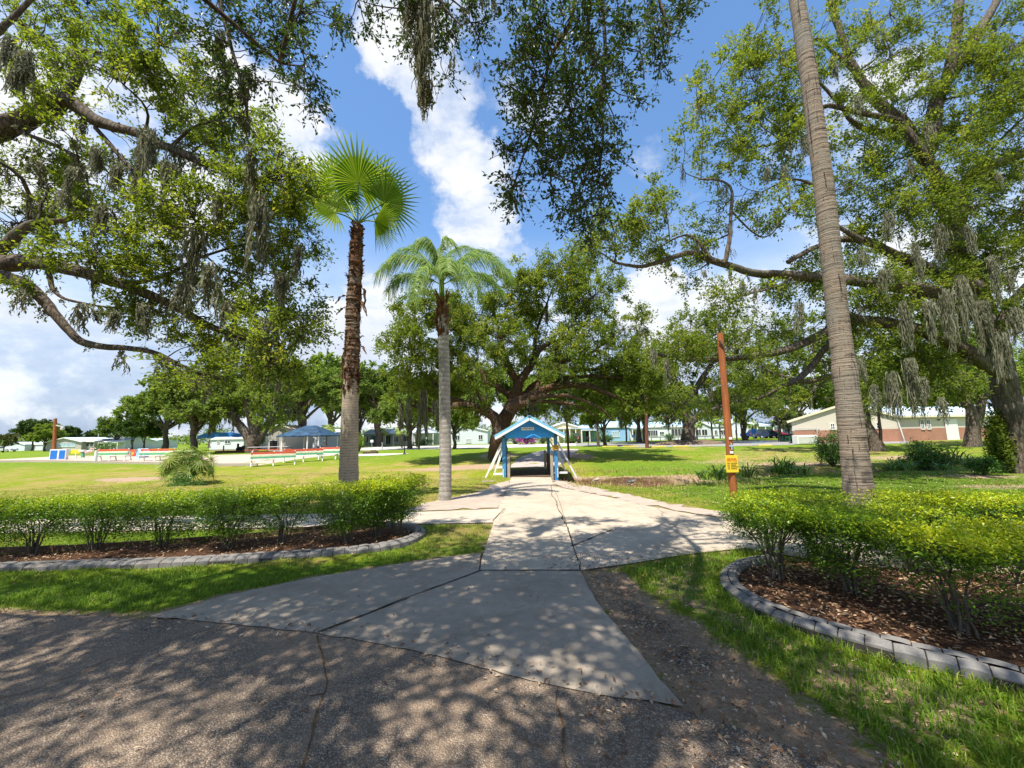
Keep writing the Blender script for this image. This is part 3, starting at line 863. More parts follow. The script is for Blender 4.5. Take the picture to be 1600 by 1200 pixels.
CB = [(1210, 90, 70, 50, 20), (1290, 60, 60, 50, 14), (1180, 190, 80, 55, 26), (1130, 230, 50, 35, 10), (1260, 160, 70, 55, 20), (1240, 230, 80, 40, 18), (1390, 90, 70, 60, 15), (1440, 180, 60, 60, 17),
      (1430, 40, 60, 40, 10), (1560, 130, 50, 70, 22), (1585, 210, 40, 60, 17), (1540, 60, 50, 40, 10), (1350, 240, 70, 45, 15), (1300, 300, 70, 40, 15), (1380, 270, 60, 40, 16), (1230, 330, 60, 35, 12),
      (1090, 170, 40, 30, 6), (1070, 240, 40, 25, 4), (960, 365, 60, 30, 17), (1010, 340, 50, 28, 11), (920, 392, 34, 22, 8), (1050, 385, 50, 25, 10), (1100, 380, 40, 25, 8), (1140, 470, 60, 25, 9), (1080, 425, 40, 18, 5),
      (1220, 455, 70, 28, 16), (1290, 420, 50, 35, 12), (1420, 340, 70, 50, 26), (1480, 395, 70, 50, 30), (1550, 330, 50, 50, 18), (1590, 330, 40, 60, 16), (1560, 420, 45, 40, 14),
      (1420, 440, 70, 50, 28), (1390, 510, 60, 55, 30), (1450, 520, 55, 55, 26), (1410, 575, 55, 50, 24), (1470, 590, 50, 40, 14), (1360, 430, 40, 40, 12), (1590, 480, 40, 40, 12), (1340, 560, 30, 40, 8),
      (1230, 520, 50, 22, 8), (1140, 545, 60, 20, 8), (1060, 545, 50, 22, 9), (1185, 598, 40, 16, 6), (1130, 635, 40, 16, 6), (1030, 300, 30, 20, 3), (1140, 270, 36, 22, 5), (1110, 130, 40, 30, 5), (1180, 50, 40, 40, 8), (1490, 240, 50, 40, 10), (1500, 470, 50, 40, 16)]
CB += [(1500, 110, 45, 50, 16), (1565, 40, 40, 40, 12), (1455, 270, 55, 40, 16), (1530, 190, 45, 50, 18), (1590, 110, 30, 50, 12), (1470, 320, 60, 40, 20), (1540, 400, 55, 45, 20), (1420, 220, 50, 40, 14), (1360, 160, 50, 50, 12), (1390, 20, 60, 30, 10), (1520, 280, 60, 40, 16), (1440, 120, 40, 40, 10), (1590, 270, 30, 50, 14), (1330, 350, 50, 35, 12), (1180, 130, 50, 40, 10), (1130, 330, 50, 25, 6), (1350, 480, 40, 40, 12)]
CBl = []
for (x, y, a, b, n) in CB:
    Y = np.interp(x, [900, 1150, 1350, 1600], [13.8, 14.6, 15.2, 16.5]) + .9 * math.sin(x * .03 + y * .017)
    CBl.append(blob_px(x, y, Y, a, b, 1.5, int(n * 1.35)))
CBl += [(np.array([24.5, 17.5, 11]), np.array([2.5, 2.5, 2]), 40), (np.array([22, 14, 15]), np.array([3, 3, 1.5]), 26)]
MOSSC = [(1500, 430, 13.9, 2.42, 96), (1530, 470, 14.2, 2.86, 96), (1480, 450, 13.6, 2.20, 72), (1420, 560, 13.0, 1.87, 96), (1395, 580, 12.9, 1.65, 72), (1440, 590, 13.0, 1.65, 72), (1410, 470, 13.2, 1.98, 66),
         (1560, 520, 14.0, 2.42, 72), (1465, 350, 13.9, 1.76, 48), (1340, 560, 12.9, 0.99, 36), (1255, 210, 13.4, 1.10, 42), (1225, 260, 13.4, 1.32, 42), (1250, 470, 12.8, 1.10, 36), (1390, 330, 13.4, 1.54, 48), (1345, 390, 13.4, 1.21, 36),
         (1040, 560, 13.4, 0.99, 42), (1020, 545, 13.4, 0.77, 30), (1160, 440, 12.8, 0.66, 15), (1450, 190, 14.2, 1.21, 42), (1300, 90, 14.2, 1.21, 42), (1340, 150, 14.2, 1.10, 30), (1580, 420, 14.4, 1.65, 36), (1590, 120, 14.9, 1.10, 30), (1575, 60, 14.9, 0.88, 24), (1365, 600, 13.0, 1.10, 36), (1470, 620, 13.4, 0.88, 30), (1430, 380, 13, 1.3, 50), (1550, 400, 13.6, 1.8, 60), (1580, 480, 14, 1.6, 60), (1510, 350, 13.6, 1.3, 50), (1380, 420, 12.8, 1.1, 40), (1450, 470, 13, 1.5, 60), (1200, 260, 13, .8, 24), (1280, 330, 13, .8, 24), (1180, 450, 12.8, .7, 20), (1100, 420, 12.8, .5, 14), (1420, 250, 13.6, .9, 30), (1560, 270, 14.4, 1.0, 30)]
T('live_oak', 'huge mossy live oak with a leaning forked trunk at the right edge of the lawn', Cl, CBl, leaf=.125, per=116, crad=.56, sprays=8, seed=31,
  moss=MOSSC, moss_rand=(110, .9), limb_moss=60, moss_w=.0135, base=P(1600, 752, 17), lump=.16, sides=14)

# ---- the spreading live oak behind the covered bridge
D = [
    limb_px([(778, 716, 30), (779, 700), (781, 680), (786, 655), (797, 638), (805, 620), (811, 598), (824, 579), (834, 562), (848, 542), (884, 527), (920, 500)], 30, .80, .07, .35),
    limb_px([(772, 716, 30), (776, 690), (779, 668), (772, 652), (757, 640), (736, 632), (712, 634), (690, 641), (662, 640), (640, 632)], 29, .62, .08, .35),
    limb_px([(797, 642), (812, 630), (826, 622), (843, 614), (862, 605), (892, 601), (920, 603), (950, 616), (976, 626), (1000, 640)], 28.5, .50, .08, .35),
    limb_px([(800, 636), (830, 606), (850, 588), (870, 548), (880, 510)], 31, .3, .06, .35), limb_px([(850, 612), (880, 592), (915, 588), (960, 590), (1000, 596)], 29, .24, .05, .35), limb_px([(772, 652), (750, 620), (735, 590), (720, 575)], 31, .28, .06, .35), limb_px([(826, 622), (870, 618), (900, 622), (940, 640), (955, 655)], 27, .2, .04, .35),
    limb_px([(843, 613), (844, 596), (865, 577), (882, 563), (905, 562), (940, 540), (960, 520)], 28.5, .25, .05, .35),
    limb_px([(812, 631), (847, 628), (881, 630), (905, 636), (930, 650)], 27.5, .2, .04, .35),
    limb_px([(800, 622), (776, 605), (760, 600), (755, 586), (742, 571), (720, 560), (700, 540)], 30.5, .3, .05, .35),
    limb_px([(808, 600), (790, 560), (780, 520), (770, 480)], 31.5, .26, .05, .35),
    limb_px([(834, 562), (838, 520), (852, 480), (868, 440)], 31, .2, .04, .35),
    limb_px([(736, 632), (700, 620), (680, 600), (650, 570), (640, 530)], 30, .2, .05, .35),
    limb_px([(862, 605), (900, 580), (940, 575), (985, 560), (1010, 550)], 29.5, .18, .05, .35),
]
DB = [(650, 497, 42, 26, 34), (640, 545, 40, 38, 44), (690, 480, 44, 28, 30), (735, 500, 52, 42, 54), (795, 462, 50, 36, 50), (868, 428, 44, 26, 40), (925, 465, 54, 42, 60), (975, 515, 44, 38, 44),
      (855, 500, 60, 40, 60), (785, 530, 55, 32, 44), (905, 545, 60, 34, 50), (990, 570, 42, 32, 36), (700, 565, 52, 38, 48), (640, 600, 36, 30, 30), (690, 612, 40, 18, 18), (955, 590, 46, 22, 22), (835, 555, 44, 18, 18),
      (740, 585, 36, 24, 20), (1000, 610, 28, 30, 18), (930, 630, 40, 16, 14), (870, 640, 40, 12, 8), (820, 440, 36, 26, 22), (660, 640, 26, 14, 8), (905, 420, 24, 20, 12), (745, 640, 30, 12, 8), (880, 575, 50, 22, 24), (940, 610, 40, 18, 16), (800, 565, 40, 20, 18), (985, 640, 24, 16, 10), (700, 590, 40, 26, 24), (1015, 575, 28, 30, 22), (720, 530, 44, 32, 30)]
DBl = [blob_px(x, y, 30 + 2.6 * math.sin(x * .05 + y * .03), a, b, 3.2, int(n * 1.0)) for (x, y, a, b, n) in DB]
T('live_oak', 'wide spreading live oak with a stout forked trunk just behind the covered bridge', D, DBl, leaf=.20, per=132, crad=.85, sprays=6, seed=41,
  moss=[(640, 620, 28, 3.0, 120), (660, 610, 28, 3.2, 120), (628, 630, 28, 2.0, 80), (655, 655, 28, 2.2, 80), (680, 625, 28, 2.0, 60), (745, 560, 29, 1.6, 40), (1000, 600, 28, 1.6, 60), (970, 640, 28, 1.6, 60)], moss_rand=(90, 1.2), parent_mats=('bark_red', 'leaf_oak'), moss_w=.035, lump=.2, base=P(778, 716, 30), limb_moss=30)

# ---- the leaning oak and the slim tree behind the tall palm, the oak by the hall
Fg = G(1366, 705); Yf = Fg[1]
T('live_oak', 'dark leaning live oak just right of the tall palm trunk, its limb reaching left', [
    limb_px([(1368, 706), (1362, 680), (1350, 650), (1344, 625), (1330, 600), (1298, 588), (1262, 596), (1225, 588), (1190, 575)], Yf, .62, .07, .4),
    limb_px([(1350, 640), (1365, 600), (1390, 575), (1420, 560)], Yf, .3, .06, .4),
    limb_px([(1300, 590), (1270, 610), (1240, 640)], Yf, .12, .03, .4)],
  [blob_px(x, y, Yf + d, a, b, 2.4, n) for (x, y, d, a, b, n) in [(1250, 560, 0, 50, 30, 30), (1190, 570, 1, 40, 28, 22), (1310, 560, 0, 45, 30, 26), (1330, 620, -2, 40, 16, 12), (1395, 560, -2, 50, 30, 22), (1450, 560, 0, 50, 30, 20), (1380, 590, -1, 45, 35, 26), (1420, 600, 0, 45, 40, 30), (1225, 620, 0, 35, 20, 12), (1270, 515, 0, 50, 26, 20), (1345, 520, 1, 60, 30, 24)]],
  leaf=.26, per=70, crad=.7, sprays=6, seed=51, moss_rand=(40, 1.1), moss_w=.03, parent_mats=('bark', 'leaf_oak'), moss=[(1405, 590, Yf - 1, 1.8, 80), (1270, 600, Yf, 1.2, 50)])
T('slim_tree', 'slim dark tree standing beside the leaning oak in front of the brick hall', [
    limb_px([(1377, 703), (1376, 680), (1373, 650), (1372, 620), (1368, 590)], Yf - .5, .13, .06, .4),
    limb_px([(1373, 640), (1386, 620), (1400, 600)], Yf - .5, .06, .03, .3)],
  [blob_px(x, y, Yf - .5, a, b, .8, n) for (x, y, a, b, n) in [(1385, 625, 22, 14, 8), (1360, 640, 14, 10, 4), (1400, 610, 22, 16, 8)]], leaf=.15, per=50, crad=.5, sprays=5, seed=52, parent_mats=('bark', 'leaf_lime'))
Gg = G(1518, 698); Yg = Gg[1]
T('live_oak', 'thick trunked live oak forking low in front of the brick hall', [
    limb_px([(1518, 700), (1517, 680), (1516, 655), (1512, 635), (1500, 615), (1478, 602), (1455, 606)], Yg, .60, .12, .4),
    limb_px([(1520, 700), (1524, 670), (1532, 640), (1540, 615), (1550, 590)], Yg, .42, .2, .4),
    limb_px([(1512, 635), (1516, 605), (1510, 575)], Yg, .4, .15, .4)],
  [blob_px(x, y, Yg + d, a, b, 2.5, n) for (x, y, d, a, b, n) in [(1450, 590, 0, 40, 30, 24), (1490, 560, 1, 50, 35, 34), (1540, 570, 0, 50, 35, 34), (1590, 600, 0, 40, 30, 22), (1440, 620, 0, 30, 16, 10), (1520, 590, -1, 40, 20, 16), (1560, 530, 2, 60, 40, 30), (1480, 510, 2, 60, 40, 30)]],
  leaf=.26, per=70, crad=.7, sprays=6, seed=53, moss_rand=(50, 1.0), moss_w=.03, parent_mats=('bark', 'leaf_lime'), moss=[(1495, 595, Yg - 1, 1.0, 60), (1520, 600, Yg - 1, 1.2, 60)])

# ---- oak by the parking lot
Ye = G(1076, 694)[1]
T('live_oak', 'dark mossy live oak standing on a mound beside the white pipe rail', [
    limb_px([(1077, 696), (1074, 680), (1070, 662), (1062, 640), (1056, 610), (1050, 575)], Ye, .95, .25, .6),
    limb_px([(1072, 668), (1088, 650), (1104, 642), (1130, 630), (1165, 610)], Ye, .5, .15, .6),
    limb_px([(1064, 645), (1085, 610), (1110, 570), (1130, 540)], Ye, .5, .15, .6),
    limb_px([(1066, 650), (1040, 630), (1020, 610), (1005, 590)], Ye, .4, .12, .6)],
  [blob_px(x, y, Ye + d, a, b, 4.0, n) for (x, y, d, a, b, n) in [(1050, 560, 0, 40, 45, 40), (1100, 530, 0, 50, 40, 44), (1160, 540, 2, 45, 40, 38), (1110, 590, 0, 50, 30, 30), (1050, 620, -1, 30, 30, 24), (1170, 590, 0, 40, 28, 22), (1010, 610, 2, 30, 40, 30), (1135, 620, 0, 30, 14, 8), (1210, 530, 4, 45, 40, 30), (1020, 560, 3, 30, 30, 20), (1040, 650, -1, 26, 14, 9), (1080, 500, 2, 40, 24, 18)]],
  leaf=.33, per=90, crad=1.15, sprays=6, seed=61, moss_rand=(70, 2.0), moss_w=.07, parent_mats=('bark', 'leaf_oak'), moss=[(1050, 615, Ye - 2, 3.6, 90), (1060, 625, Ye - 2, 2.6, 60), (1110, 605, Ye - 2, 2, 60)])


# ---- generic background trees: three kinds, then copies
def proto(name, label, h, w, seed, mat, leaf, n, crown_lo=.3, per=40, trunk=.03, bark='bark', moss=0, group=None):
    rng = np.random.default_rng(seed)
    q = [(0, 0, 0), (.02 * h, 0, .12 * h), (-.01 * h, .01 * h, .3 * h), (.02 * h, 0, .55 * h)]
    limbs = [limb_w(q, trunk * h, trunk * h * .35, h * .05)]
    blobs = []
    for k in range(9):
        a = k * 2.4 + rng.uniform(-.4, .4)
        e = rng.uniform(.35, .95); rr = w * rng.uniform(.45, .8)
        end = np.array([math.cos(a) * rr * (1.1 - .5 * e), math.sin(a) * rr * (1.1 - .5 * e), h * (crown_lo + (.86 - crown_lo) * e)])
        s = np.array(q[1]) + (np.array(q[3]) - np.array(q[1])) * rng.uniform(.2, .9)
        limbs.append(limb_w([s, (s + end) / 2 + np.array([0, 0, h * .04]), end], trunk * h * .4, trunk * h * .1, h * .05))
        blobs.append((end, np.array([w * .36, w * .36, h * .12]), n // 12))
    for k in range(5):
        a = rng.uniform(0, 6.28); rr = w * rng.uniform(0, .55)
        blobs.append((np.array([math.cos(a) * rr, math.sin(a) * rr, h * rng.uniform(.6, .88)]), np.array([w * .35, w * .35, h * .11]), n // 14))
    return T(name, label, limbs, blobs, leaf=leaf, per=per, crad=h * .045, sprays=5, seed=seed, parent_mats=(bark, mat), twigs=False, group=group, base=(0, 0, 0), sides=8, moss_rand=(moss, h * .10), moss_w=.05)


GB = 'trees in the background'
def place(src, first, px, py, Y, sc, rz, label, group=GB, sx=1.0):
    o = src if first else copy_tree(src)
    g = P(px, py, Y)
    o.location = (g[0], g[1], float(hb(g[1])) - .05)
    o.scale = (sc * sx, sc * sx, sc); o.rotation_euler = (0, 0, rz)
    o['label'] = label; o['group'] = group
    return o


PA = proto('background_oak', 'x', 10, 6.5, 71, 'leaf_far', .46, 340, .34, 44, .05, 'bark', 26)
PL = proto('lime_green_tree', 'x', 10, 5.5, 72, 'leaf_lime', .46, 320, .25, 44, .035)
PO = proto('olive_tree', 'x', 8, 5, 73, 'leaf_olive', .4, 220, .2, 44, .03)
PD = proto('dark_tree', 'x', 9, 5.5, 74, 'leaf_dark', .46, 300, .12, 44, .03)
place(PA, True, 300, 700, 50, .98, .3, 'broad mid green oak behind the left fan palm shrub', sx=1.05)
place(PA, False, 258, 700, 66, 1.2, 2.2, 'dark green oak at the left end of the oak row above the blue box')
place(PA, False, 470, 700, 64, 1.5, 4.0, 'tall green oak behind the blue canopy shelter')
place(PA, False, 590, 700, 70, 1.45, 1.1, 'green oak between the fan palm trunk and the queen palm trunk')
place(PA, False, 640, 700, 52, .80, 5.0, 'low oak with pale moss left of the queen palm trunk')
place(PA, False, 710, 700, 48, .55, 0.7, 'small dark oak left of the big trunk behind the bridge')
place(PA, False, 1165, 690, 62, .95, 3.1, 'oak behind the wooden sign pole near the parked cars')
place(PA, False, 1000, 690, 64, 1.05, 1.9, 'oak standing behind the white houses right of the bridge')
place(PA, False, 1440, 690, 66, 1.3, 2.6, 'oak behind the roof of the brick hall')
place(PA, False, 1570, 690, 62, 1.3, 5.5, 'oak behind the brick hall at the right edge')
place(PL, True, 400, 700, 72, 1.5, .5, 'bright lime green tree behind the vase shaped oak')
place(PL, False, 945, 692, 47, .72, 2.1, 'pale lime green tree right of the bridge roof')
place(PL, False, 1010, 690, 56, 1.25, 3.4, 'lime green tree beside the brown lamp pole')
place(PL, False, 560, 700, 82, 1.6, 1.0, 'light green tree far behind the fan palm trunk')
place(PL, False, 70, 703, 96, .72, 4.4, 'rounded bright green tree left of the grey house')
for (src, px, Y, sc, rz, lab) in [(PL, 515, 74, 1.75, .2, 'broad lime green tree seen just left of the fan palm trunk'), (PL, 425, 78, 1.9, 3.7, 'tall lime green tree far behind the vase shaped oak'), (PL, 330, 60, 1.25, 5.2, 'yellow green tree between the fan palm shrub and the vase oak'),
    (PA, 735, 66, 1.35, 2.9, 'green oak filling the gap between the feather palm and the big trunk'), (PL, 830, 74, 1.4, 1.4, 'lime green tree behind the roof of the covered bridge'), (PA, 890, 70, 1.25, .8, 'green oak behind the yellow house'), (PA, 960, 84, 1.5, 4.6, 'green oak behind the blue house'),
    (PL, 665, 84, 1.5, 2.4, 'light green tree behind the white house with green shutters'), (PA, 1090, 92, 1.15, 3.9, 'green oak behind the white houses left of the sign pole'), (PL, 1330, 60, 1.0, 1.2, 'lime green tree rising behind the gable of the brick hall'), (PA, 1250, 58, .95, 4.2, 'green oak at the near end of the brick hall gable'), (PL, 1500, 58, 1.2, 2.0, 'lime green tree behind the roof joint of the brick hall'), (PA, 180, 95, .8, 1.0, 'small green tree behind the carport at left')]:
    f_ = max(1, 100 / Y); place(src, False, px, 700, Y * f_, sc * f_, rz, lab)
place(PO, True, 5, 704, 92, .62, .2, 'dull grey olive tree at the far left edge')
place(PO, False, 1235, 690, 70, .7, 2.0, 'olive tree beside the end of the brick hall')
place(PD, True, 205, 702, 84, .80, .9, 'dense dark green tree right of the grey house')
place(PD, False, 50, 703, 112, 1.05, 1.9, 'dark green tree behind the bright round tree at far left')
place(PD, False, 105, 702, 120, .85, 3.3, 'dark green tree behind the grey house roof')
place(PD, False, 150, 702, 135, .75, 5.1, 'low dark tree far behind the grey house')
place(PD, False, 225, 702, 74, .75, 2.7, 'dark oak crown behind the first bench')
# a far wooded skyline, one mass
fb = []
rf = np.random.default_rng(88)
for px in range(-500, 2150, 26):
    Y = rf.uniform(170, 230); c = P(px, 682 - .02 * (px - 800), Y); h = rf.uniform(4.5, 10)
    fb.append((np.array([c[0], Y, h * .5]), np.array([9, 6, h * .55]), 9))
fr = empty('far_woods', (0, 200, 0))
_w = crown_only(fb, fr, 1.6, 34, 1.8, 90, M['leaf_far'])
_w.parent = None; _w.location = (0, 200, 0); _w.name = 'far_woods_belt'
bpy.data.objects.remove(fr)
_w.name = 'far_woods'
tag(_w, 'far belt of woods closing the skyline behind the houses', 'woods', None, 'stuff')
Yh = 50.0
T('live_oak', 'vase shaped oak with pale forked limbs on a dark stout trunk left of the canopy', [
    limb_px([(396, 708), (396, 695), (392, 684), (380, 668), (368, 652), (362, 630), (350, 600)], Yh, .9, .2, .6),
    limb_px([(397, 692), (396, 675), (390, 655), (384, 630), (380, 600)], Yh, .5, .16, .6),
    limb_px([(398, 690), (402, 668), (406, 645), (408, 620)], Yh, .5, .16, .6),
    limb_px([(400, 692), (412, 675), (420, 655), (428, 630), (440, 600)], Yh, .5, .15, .6)],
  [blob_px(x, y, Yh + d, a, b, 3.6, n) for (x, y, d, a, b, n) in [(340, 600, 0, 40, 40, 36), (380, 575, 0, 45, 40, 40), (430, 600, 0, 36, 40, 34), (350, 640, -1, 26, 22, 16), (425, 650, -1, 20, 20, 12), (310, 640, 1, 30, 34, 24), (450, 640, 1, 24, 20, 10), (285, 620, 1, 40, 30, 22), (395, 620, -1, 36, 18, 14), (375, 540, 1, 40, 20, 14)]],
  leaf=.30, per=90, crad=1.0, sprays=6, seed=65, moss_rand=(90, 2.0), moss_w=.07, parent_mats=('bark', 'leaf_lime'), base=P(396, 708, Yh), moss=[(330, 655, Yh, 2, 60), (365, 645, Yh - 1, 2, 60), (450, 640, Yh, 2, 60), (410, 640, Yh - 1, 1.6, 40)])
Yy = G(934, 698)[1]
T('young_tree', 'thin straight young tree on the grass right of the bridge', [limb_px([(935, 699), (934, 680), (933, 660), (932, 640)], Yy, .17, .09, .5), limb_px([(933, 660), (924, 645), (915, 632)], Yy, .06, .03, .5)],
  [blob_px(x, y, Yy, a, b, 1.2, n) for (x, y, a, b, n) in [(932, 628, 22, 20, 14), (915, 640, 16, 10, 6), (950, 640, 16, 12, 6)]], leaf=.2, per=46, crad=.6, sprays=5, seed=66, parent_mats=('bark', 'leaf_lime'), moss_rand=(6, .8), moss_w=.03)
Yy = G(1219, 690)[1]
T('young_tree', 'slim tree with a straight trunk left of the brick hall beside the green bin', [limb_px([(1219, 691), (1218, 670), (1215, 650), (1214, 620)], Yy, .24, .12, .5), limb_px([(1216, 655), (1204, 645), (1190, 640)], Yy, .08, .04, .5)],
  [blob_px(x, y, Yy, a, b, 1.4, n) for (x, y, a, b, n) in [(1212, 625, 24, 22, 16), (1196, 640, 16, 10, 6), (1232, 640, 14, 12, 6), (1205, 655, 14, 6, 3)]], leaf=.22, per=46, crad=.65, sprays=5, seed=67, parent_mats=('bark', 'leaf_oak'))
# ------------------------------------------------------------------ ground and paving
def gp(*pts): return np.array([G(*p) for p in pts])


def smooth_open(pts, step=.25): return catmull(np.asarray(pts), step)


def path_poly(name, pts, mat, off, jitter=0, sub=.6, seed=0):
    pts = np.asarray(pts, float)[:, :2]
    rng = np.random.default_rng(seed)
    q = []
    for i in range(len(pts)):
        a = pts[i]; b = pts[(i + 1) % len(pts)]
        L = np.linalg.norm(b - a); n = max(1, int(L / sub)) if L < 60 else 1
        for k in range(n):
            p = a + (b - a) * k / n
            if jitter and k: p = p + rng.normal(size=2) * jitter
            q.append(p)
    bm = bmesh.new()
    vs = [bm.verts.new((p[0], p[1], 0)) for p in q]
    bm.faces.new(vs)
    bmesh.ops.triangulate(bm, faces=bm.faces[:])
    ys = [p[1] for p in q]
    for y in np.arange(math.floor(min(ys)), min(max(ys), 60), .75):
        if y < 8: continue
        bmesh.ops.bisect_plane(bm, geom=bm.verts[:] + bm.edges[:] + bm.faces[:], plane_co=(0, y, 0), plane_no=(0, 1, 0))
    for v in bm.verts: v.co.z = float(hb(v.co.y)) + off
    bmesh.ops.recalc_face_normals(bm, faces=bm.faces[:])
    for f in bm.faces:
        if f.normal.z < 0: f.normal_flip()
    me = bpy.data.meshes.new(name); bm.to_mesh(me); bm.free()
    me.materials.append(mat)
    o = link(name, me); o['kind'] = 'structure'
    return o


# outlines (traced on the land)
ASPH = np.vstack([gp((-500, 935), (0, 958), (120, 962), (232, 967), (360, 970), (500, 984), (600, 1001), (700, 1022), (830, 1056), (960, 1084), (1070, 1110), (1180, 1146), (1290, 1190)), np.array([[3.4, 1.1, 0], [6, -1.5, 0], [16, -9, 0], [-16, -9, 0], [-22, 2, 0]])])
APRON1 = gp((232, 965), (340, 935), (480, 905), (600, 886), (700, 871), (753, 866), (750, 893), (640, 935), (497, 991), (360, 976))
APRON2 = gp((750, 893), (908, 893), (918, 918), (934, 944), (970, 988), (1010, 1036), (1069, 1106), (960, 1092), (830, 1066), (700, 1031), (600, 1009), (497, 991))
WALK = gp((748, 892), (757, 862), (772, 815), (788, 776), (799, 746), (861, 746), (868, 770), (880, 805), (893, 850), (907, 892))
DRIVE = np.vstack([gp((861, 758), (930, 773), (1000, 789), (1070, 802), (1140, 813), (1300, 826), (1600, 846)), gp((1900, 868), (1900, 960), (1600, 920), (1400, 893), (1250, 872), (1165, 857), (1080, 866), (1000, 879), (908, 892), (894, 850), (881, 805), (869, 770))])
SIDE = gp((790, 795), (640, 801), (500, 803), (200, 808), (0, 812), (-400, 818), (-400, 842), (0, 833), (300, 828), (500, 823), (650, 819), (771, 817))
GRAVL = gp((797, 750), (788, 777), (786, 793), (640, 799), (600, 800), (650, 792), (690, 780), (740, 771), (775, 757))
GRAVR = gp((862, 750), (885, 752), (940, 764), (1010, 779), (1090, 794), (1170, 806), (1230, 811), (1300, 824), (1140, 812), (1000, 788), (930, 772), (866, 757))
DIRTR = gp((909, 893), (960, 890), (985, 905), (1010, 930), (1060, 960), (1120, 1000), (1180, 1040), (1250, 1090), (1330, 1140), (1400, 1190), (1290, 1192), (1180, 1148), (1071, 1109), (1010, 1036), (970, 988), (934, 944), (918, 918))
kl = [(-330, 905), (-120, 900), (0, 894), (100, 891), (200, 888), (300, 884), (400, 878), (480, 873), (560, 866), (610, 858), (645, 849), (661, 840), (664, 832), (655, 826), (636, 823), (610, 822)]
KERBL = gp(*kl)
KERBR = gp((1200, 874), (1176, 877), (1150, 883), (1132, 894), (1125, 906), (1130, 922), (1150, 940), (1190, 962), (1250, 986), (1320, 1007), (1400, 1029), (1500, 1054), (1600, 1080), (1750, 1125), (2000, 1195), (2500, 1330))
BEDL = np.vstack([KERBL, gp((540, 824), (420, 838), (300, 848), (150, 858), (0, 864), (-330, 872))])
BEDR = np.vstack([KERBR[::-1], gp((1250, 874), (1400, 880), (1600, 890), (1850, 905), (2500, 950))])

GRASSR = gp((985, 893), (1060, 872), (1160, 858), (1170, 872), (1120, 892), (1112, 915), (1140, 945), (1240, 990), (1400, 1040), (1600, 1090), (1600, 1200), (1400, 1180), (1300, 1110), (1180, 1020), (1080, 960), (1010, 920))
GRASSL = gp((-300, 915), (0, 905), (200, 898), (400, 888), (560, 876), (640, 862), (680, 845), (690, 820), (770, 822), (758, 850), (740, 862), (640, 878), (480, 903), (300, 942), (180, 958), (40, 950), (-300, 930))


def axis(segs):
    out = []
    for a, b, s in segs: out += list(np.arange(a, b, s))
    out.append(segs[-1][1]); return np.array(out)


gx = axis([(-900, -300, 60), (-300, -100, 12), (-100, -40, 3), (-40, -14, .6), (-14, 13, .14), (13, 40, .6), (40, 100, 3), (100, 300, 12), (300, 900, 60)])
gy = axis([(-60, -10, 5), (-10, 0, 1), (0, 12, .12), (12, 32, .22), (32, 70, 1), (70, 140, 5), (140, 400, 20), (400, 1600, 100)])
X, Y = np.meshgrid(gx, gy)
Z = hb(Y) + ditch(X, Y)
small = np.random.default_rng(1)
near = 1 - sstep(30, 60, np.hypot(X, Y))
pave = np.full(X.shape, -9.0)
for q in (ASPH, APRON1, APRON2, WALK, DRIVE, SIDE, GRAVL, GRAVR, DIRTR): pave = np.maximum(pave, poly_sd(q, X, Y))
free = sstep(.05, .5, -pave)
und = .022 * (np.sin(X * 1.9 + np.sin(Y * 1.3) * 1.2) * np.sin(Y * 2.1 + .7) + .5 * np.sin(X * 4.7 + 1) * np.sin(Y * 5.1)) + small.normal(size=X.shape) * .004
bedl = poly_sd(BEDL, X, Y); bedr = poly_sd(BEDR, X, Y)
bed = np.maximum(bedl, bedr)
Z += near * free * und - .012 * (1 - free) + .05 * sstep(0, .5, bed)
mulch = sstep(-.03, .12, bed)
dirt = np.zeros(X.shape); dry = np.zeros(X.shape); lush = np.zeros(X.shape)
# verge beside paving and road edge is worn
edge = np.maximum.reduce([poly_sd(q, X, Y) for q in (ASPH, APRON1, APRON2)])
dirt = np.maximum(dirt, .75 * (1 - sstep(.02, .32, -edge)) * (edge < 0))
dirt = np.maximum(dirt, .55 * (1 - sstep(.02, .3, -pave)))
dirt = np.maximum(dirt, sstep(-.2, .25, poly_sd(DIRTR, X, Y)) * .95)
gr = sstep(-.25, .3, poly_sd(GRASSR, X, Y)); gl = sstep(-.2, .2, poly_sd(GRASSL, X, Y))
lush = np.maximum(lush, np.maximum(gr * .9, gl * 1.0))
dirt = np.maximum(dirt, gr * .56)
lush = np.maximum(lush, sstep(3.5, 6, X) * sstep(7, 8, Y) * (1 - sstep(24, 34, Y)) * .95)
lush = np.maximum(lush, sstep(-2.0, -1.2, poly_sd(gp((0, 818), (640, 818), (600, 830), (300, 846), (0, 862)), X, Y)) * .7)
lush = np.maximum(lush, .75 * sstep(26, 36, Y))
dry = .50 * (1 - lush)
def spot(px, py, rx, ry, amt, arr):
    g = G(px, py)
    arr[:] = np.maximum(arr, amt * np.exp(-(((X - g[0]) / rx) ** 2 + ((Y - g[1]) / ry) ** 2)))
for (px, py, rx, ry, a) in [(215, 748, 2.6, 1.1, 1.15), (175, 750, 1.2, .5, .5), (40, 748, 2.5, .7, .45), (420, 745, 3.5, 1.6, .30), (640, 745, 2.0, 2.0, .42), (735, 730, 3.0, 2.2, .95), (600, 752, 2.0, .9, .55), (690, 733, 3.2, 1.6, .85), (1250, 725, 5, 2.5, .7), (1130, 722, 4, 2, .55), (1420, 715, 5, 2.5, .7),
                             (940, 757, 1.0, 1.0, .6), (1590, 760, 2.6, 1.2, .75), (1520, 745, 2.4, 1.2, .7), (1080, 770, 1.2, .8, .45), (1150, 808, 1.0, .5, .6), (780, 712, 2.5, 3, .8), (960, 778, 1.5, .35, .5)]:
    spot(px, py, rx, ry, a, dirt)
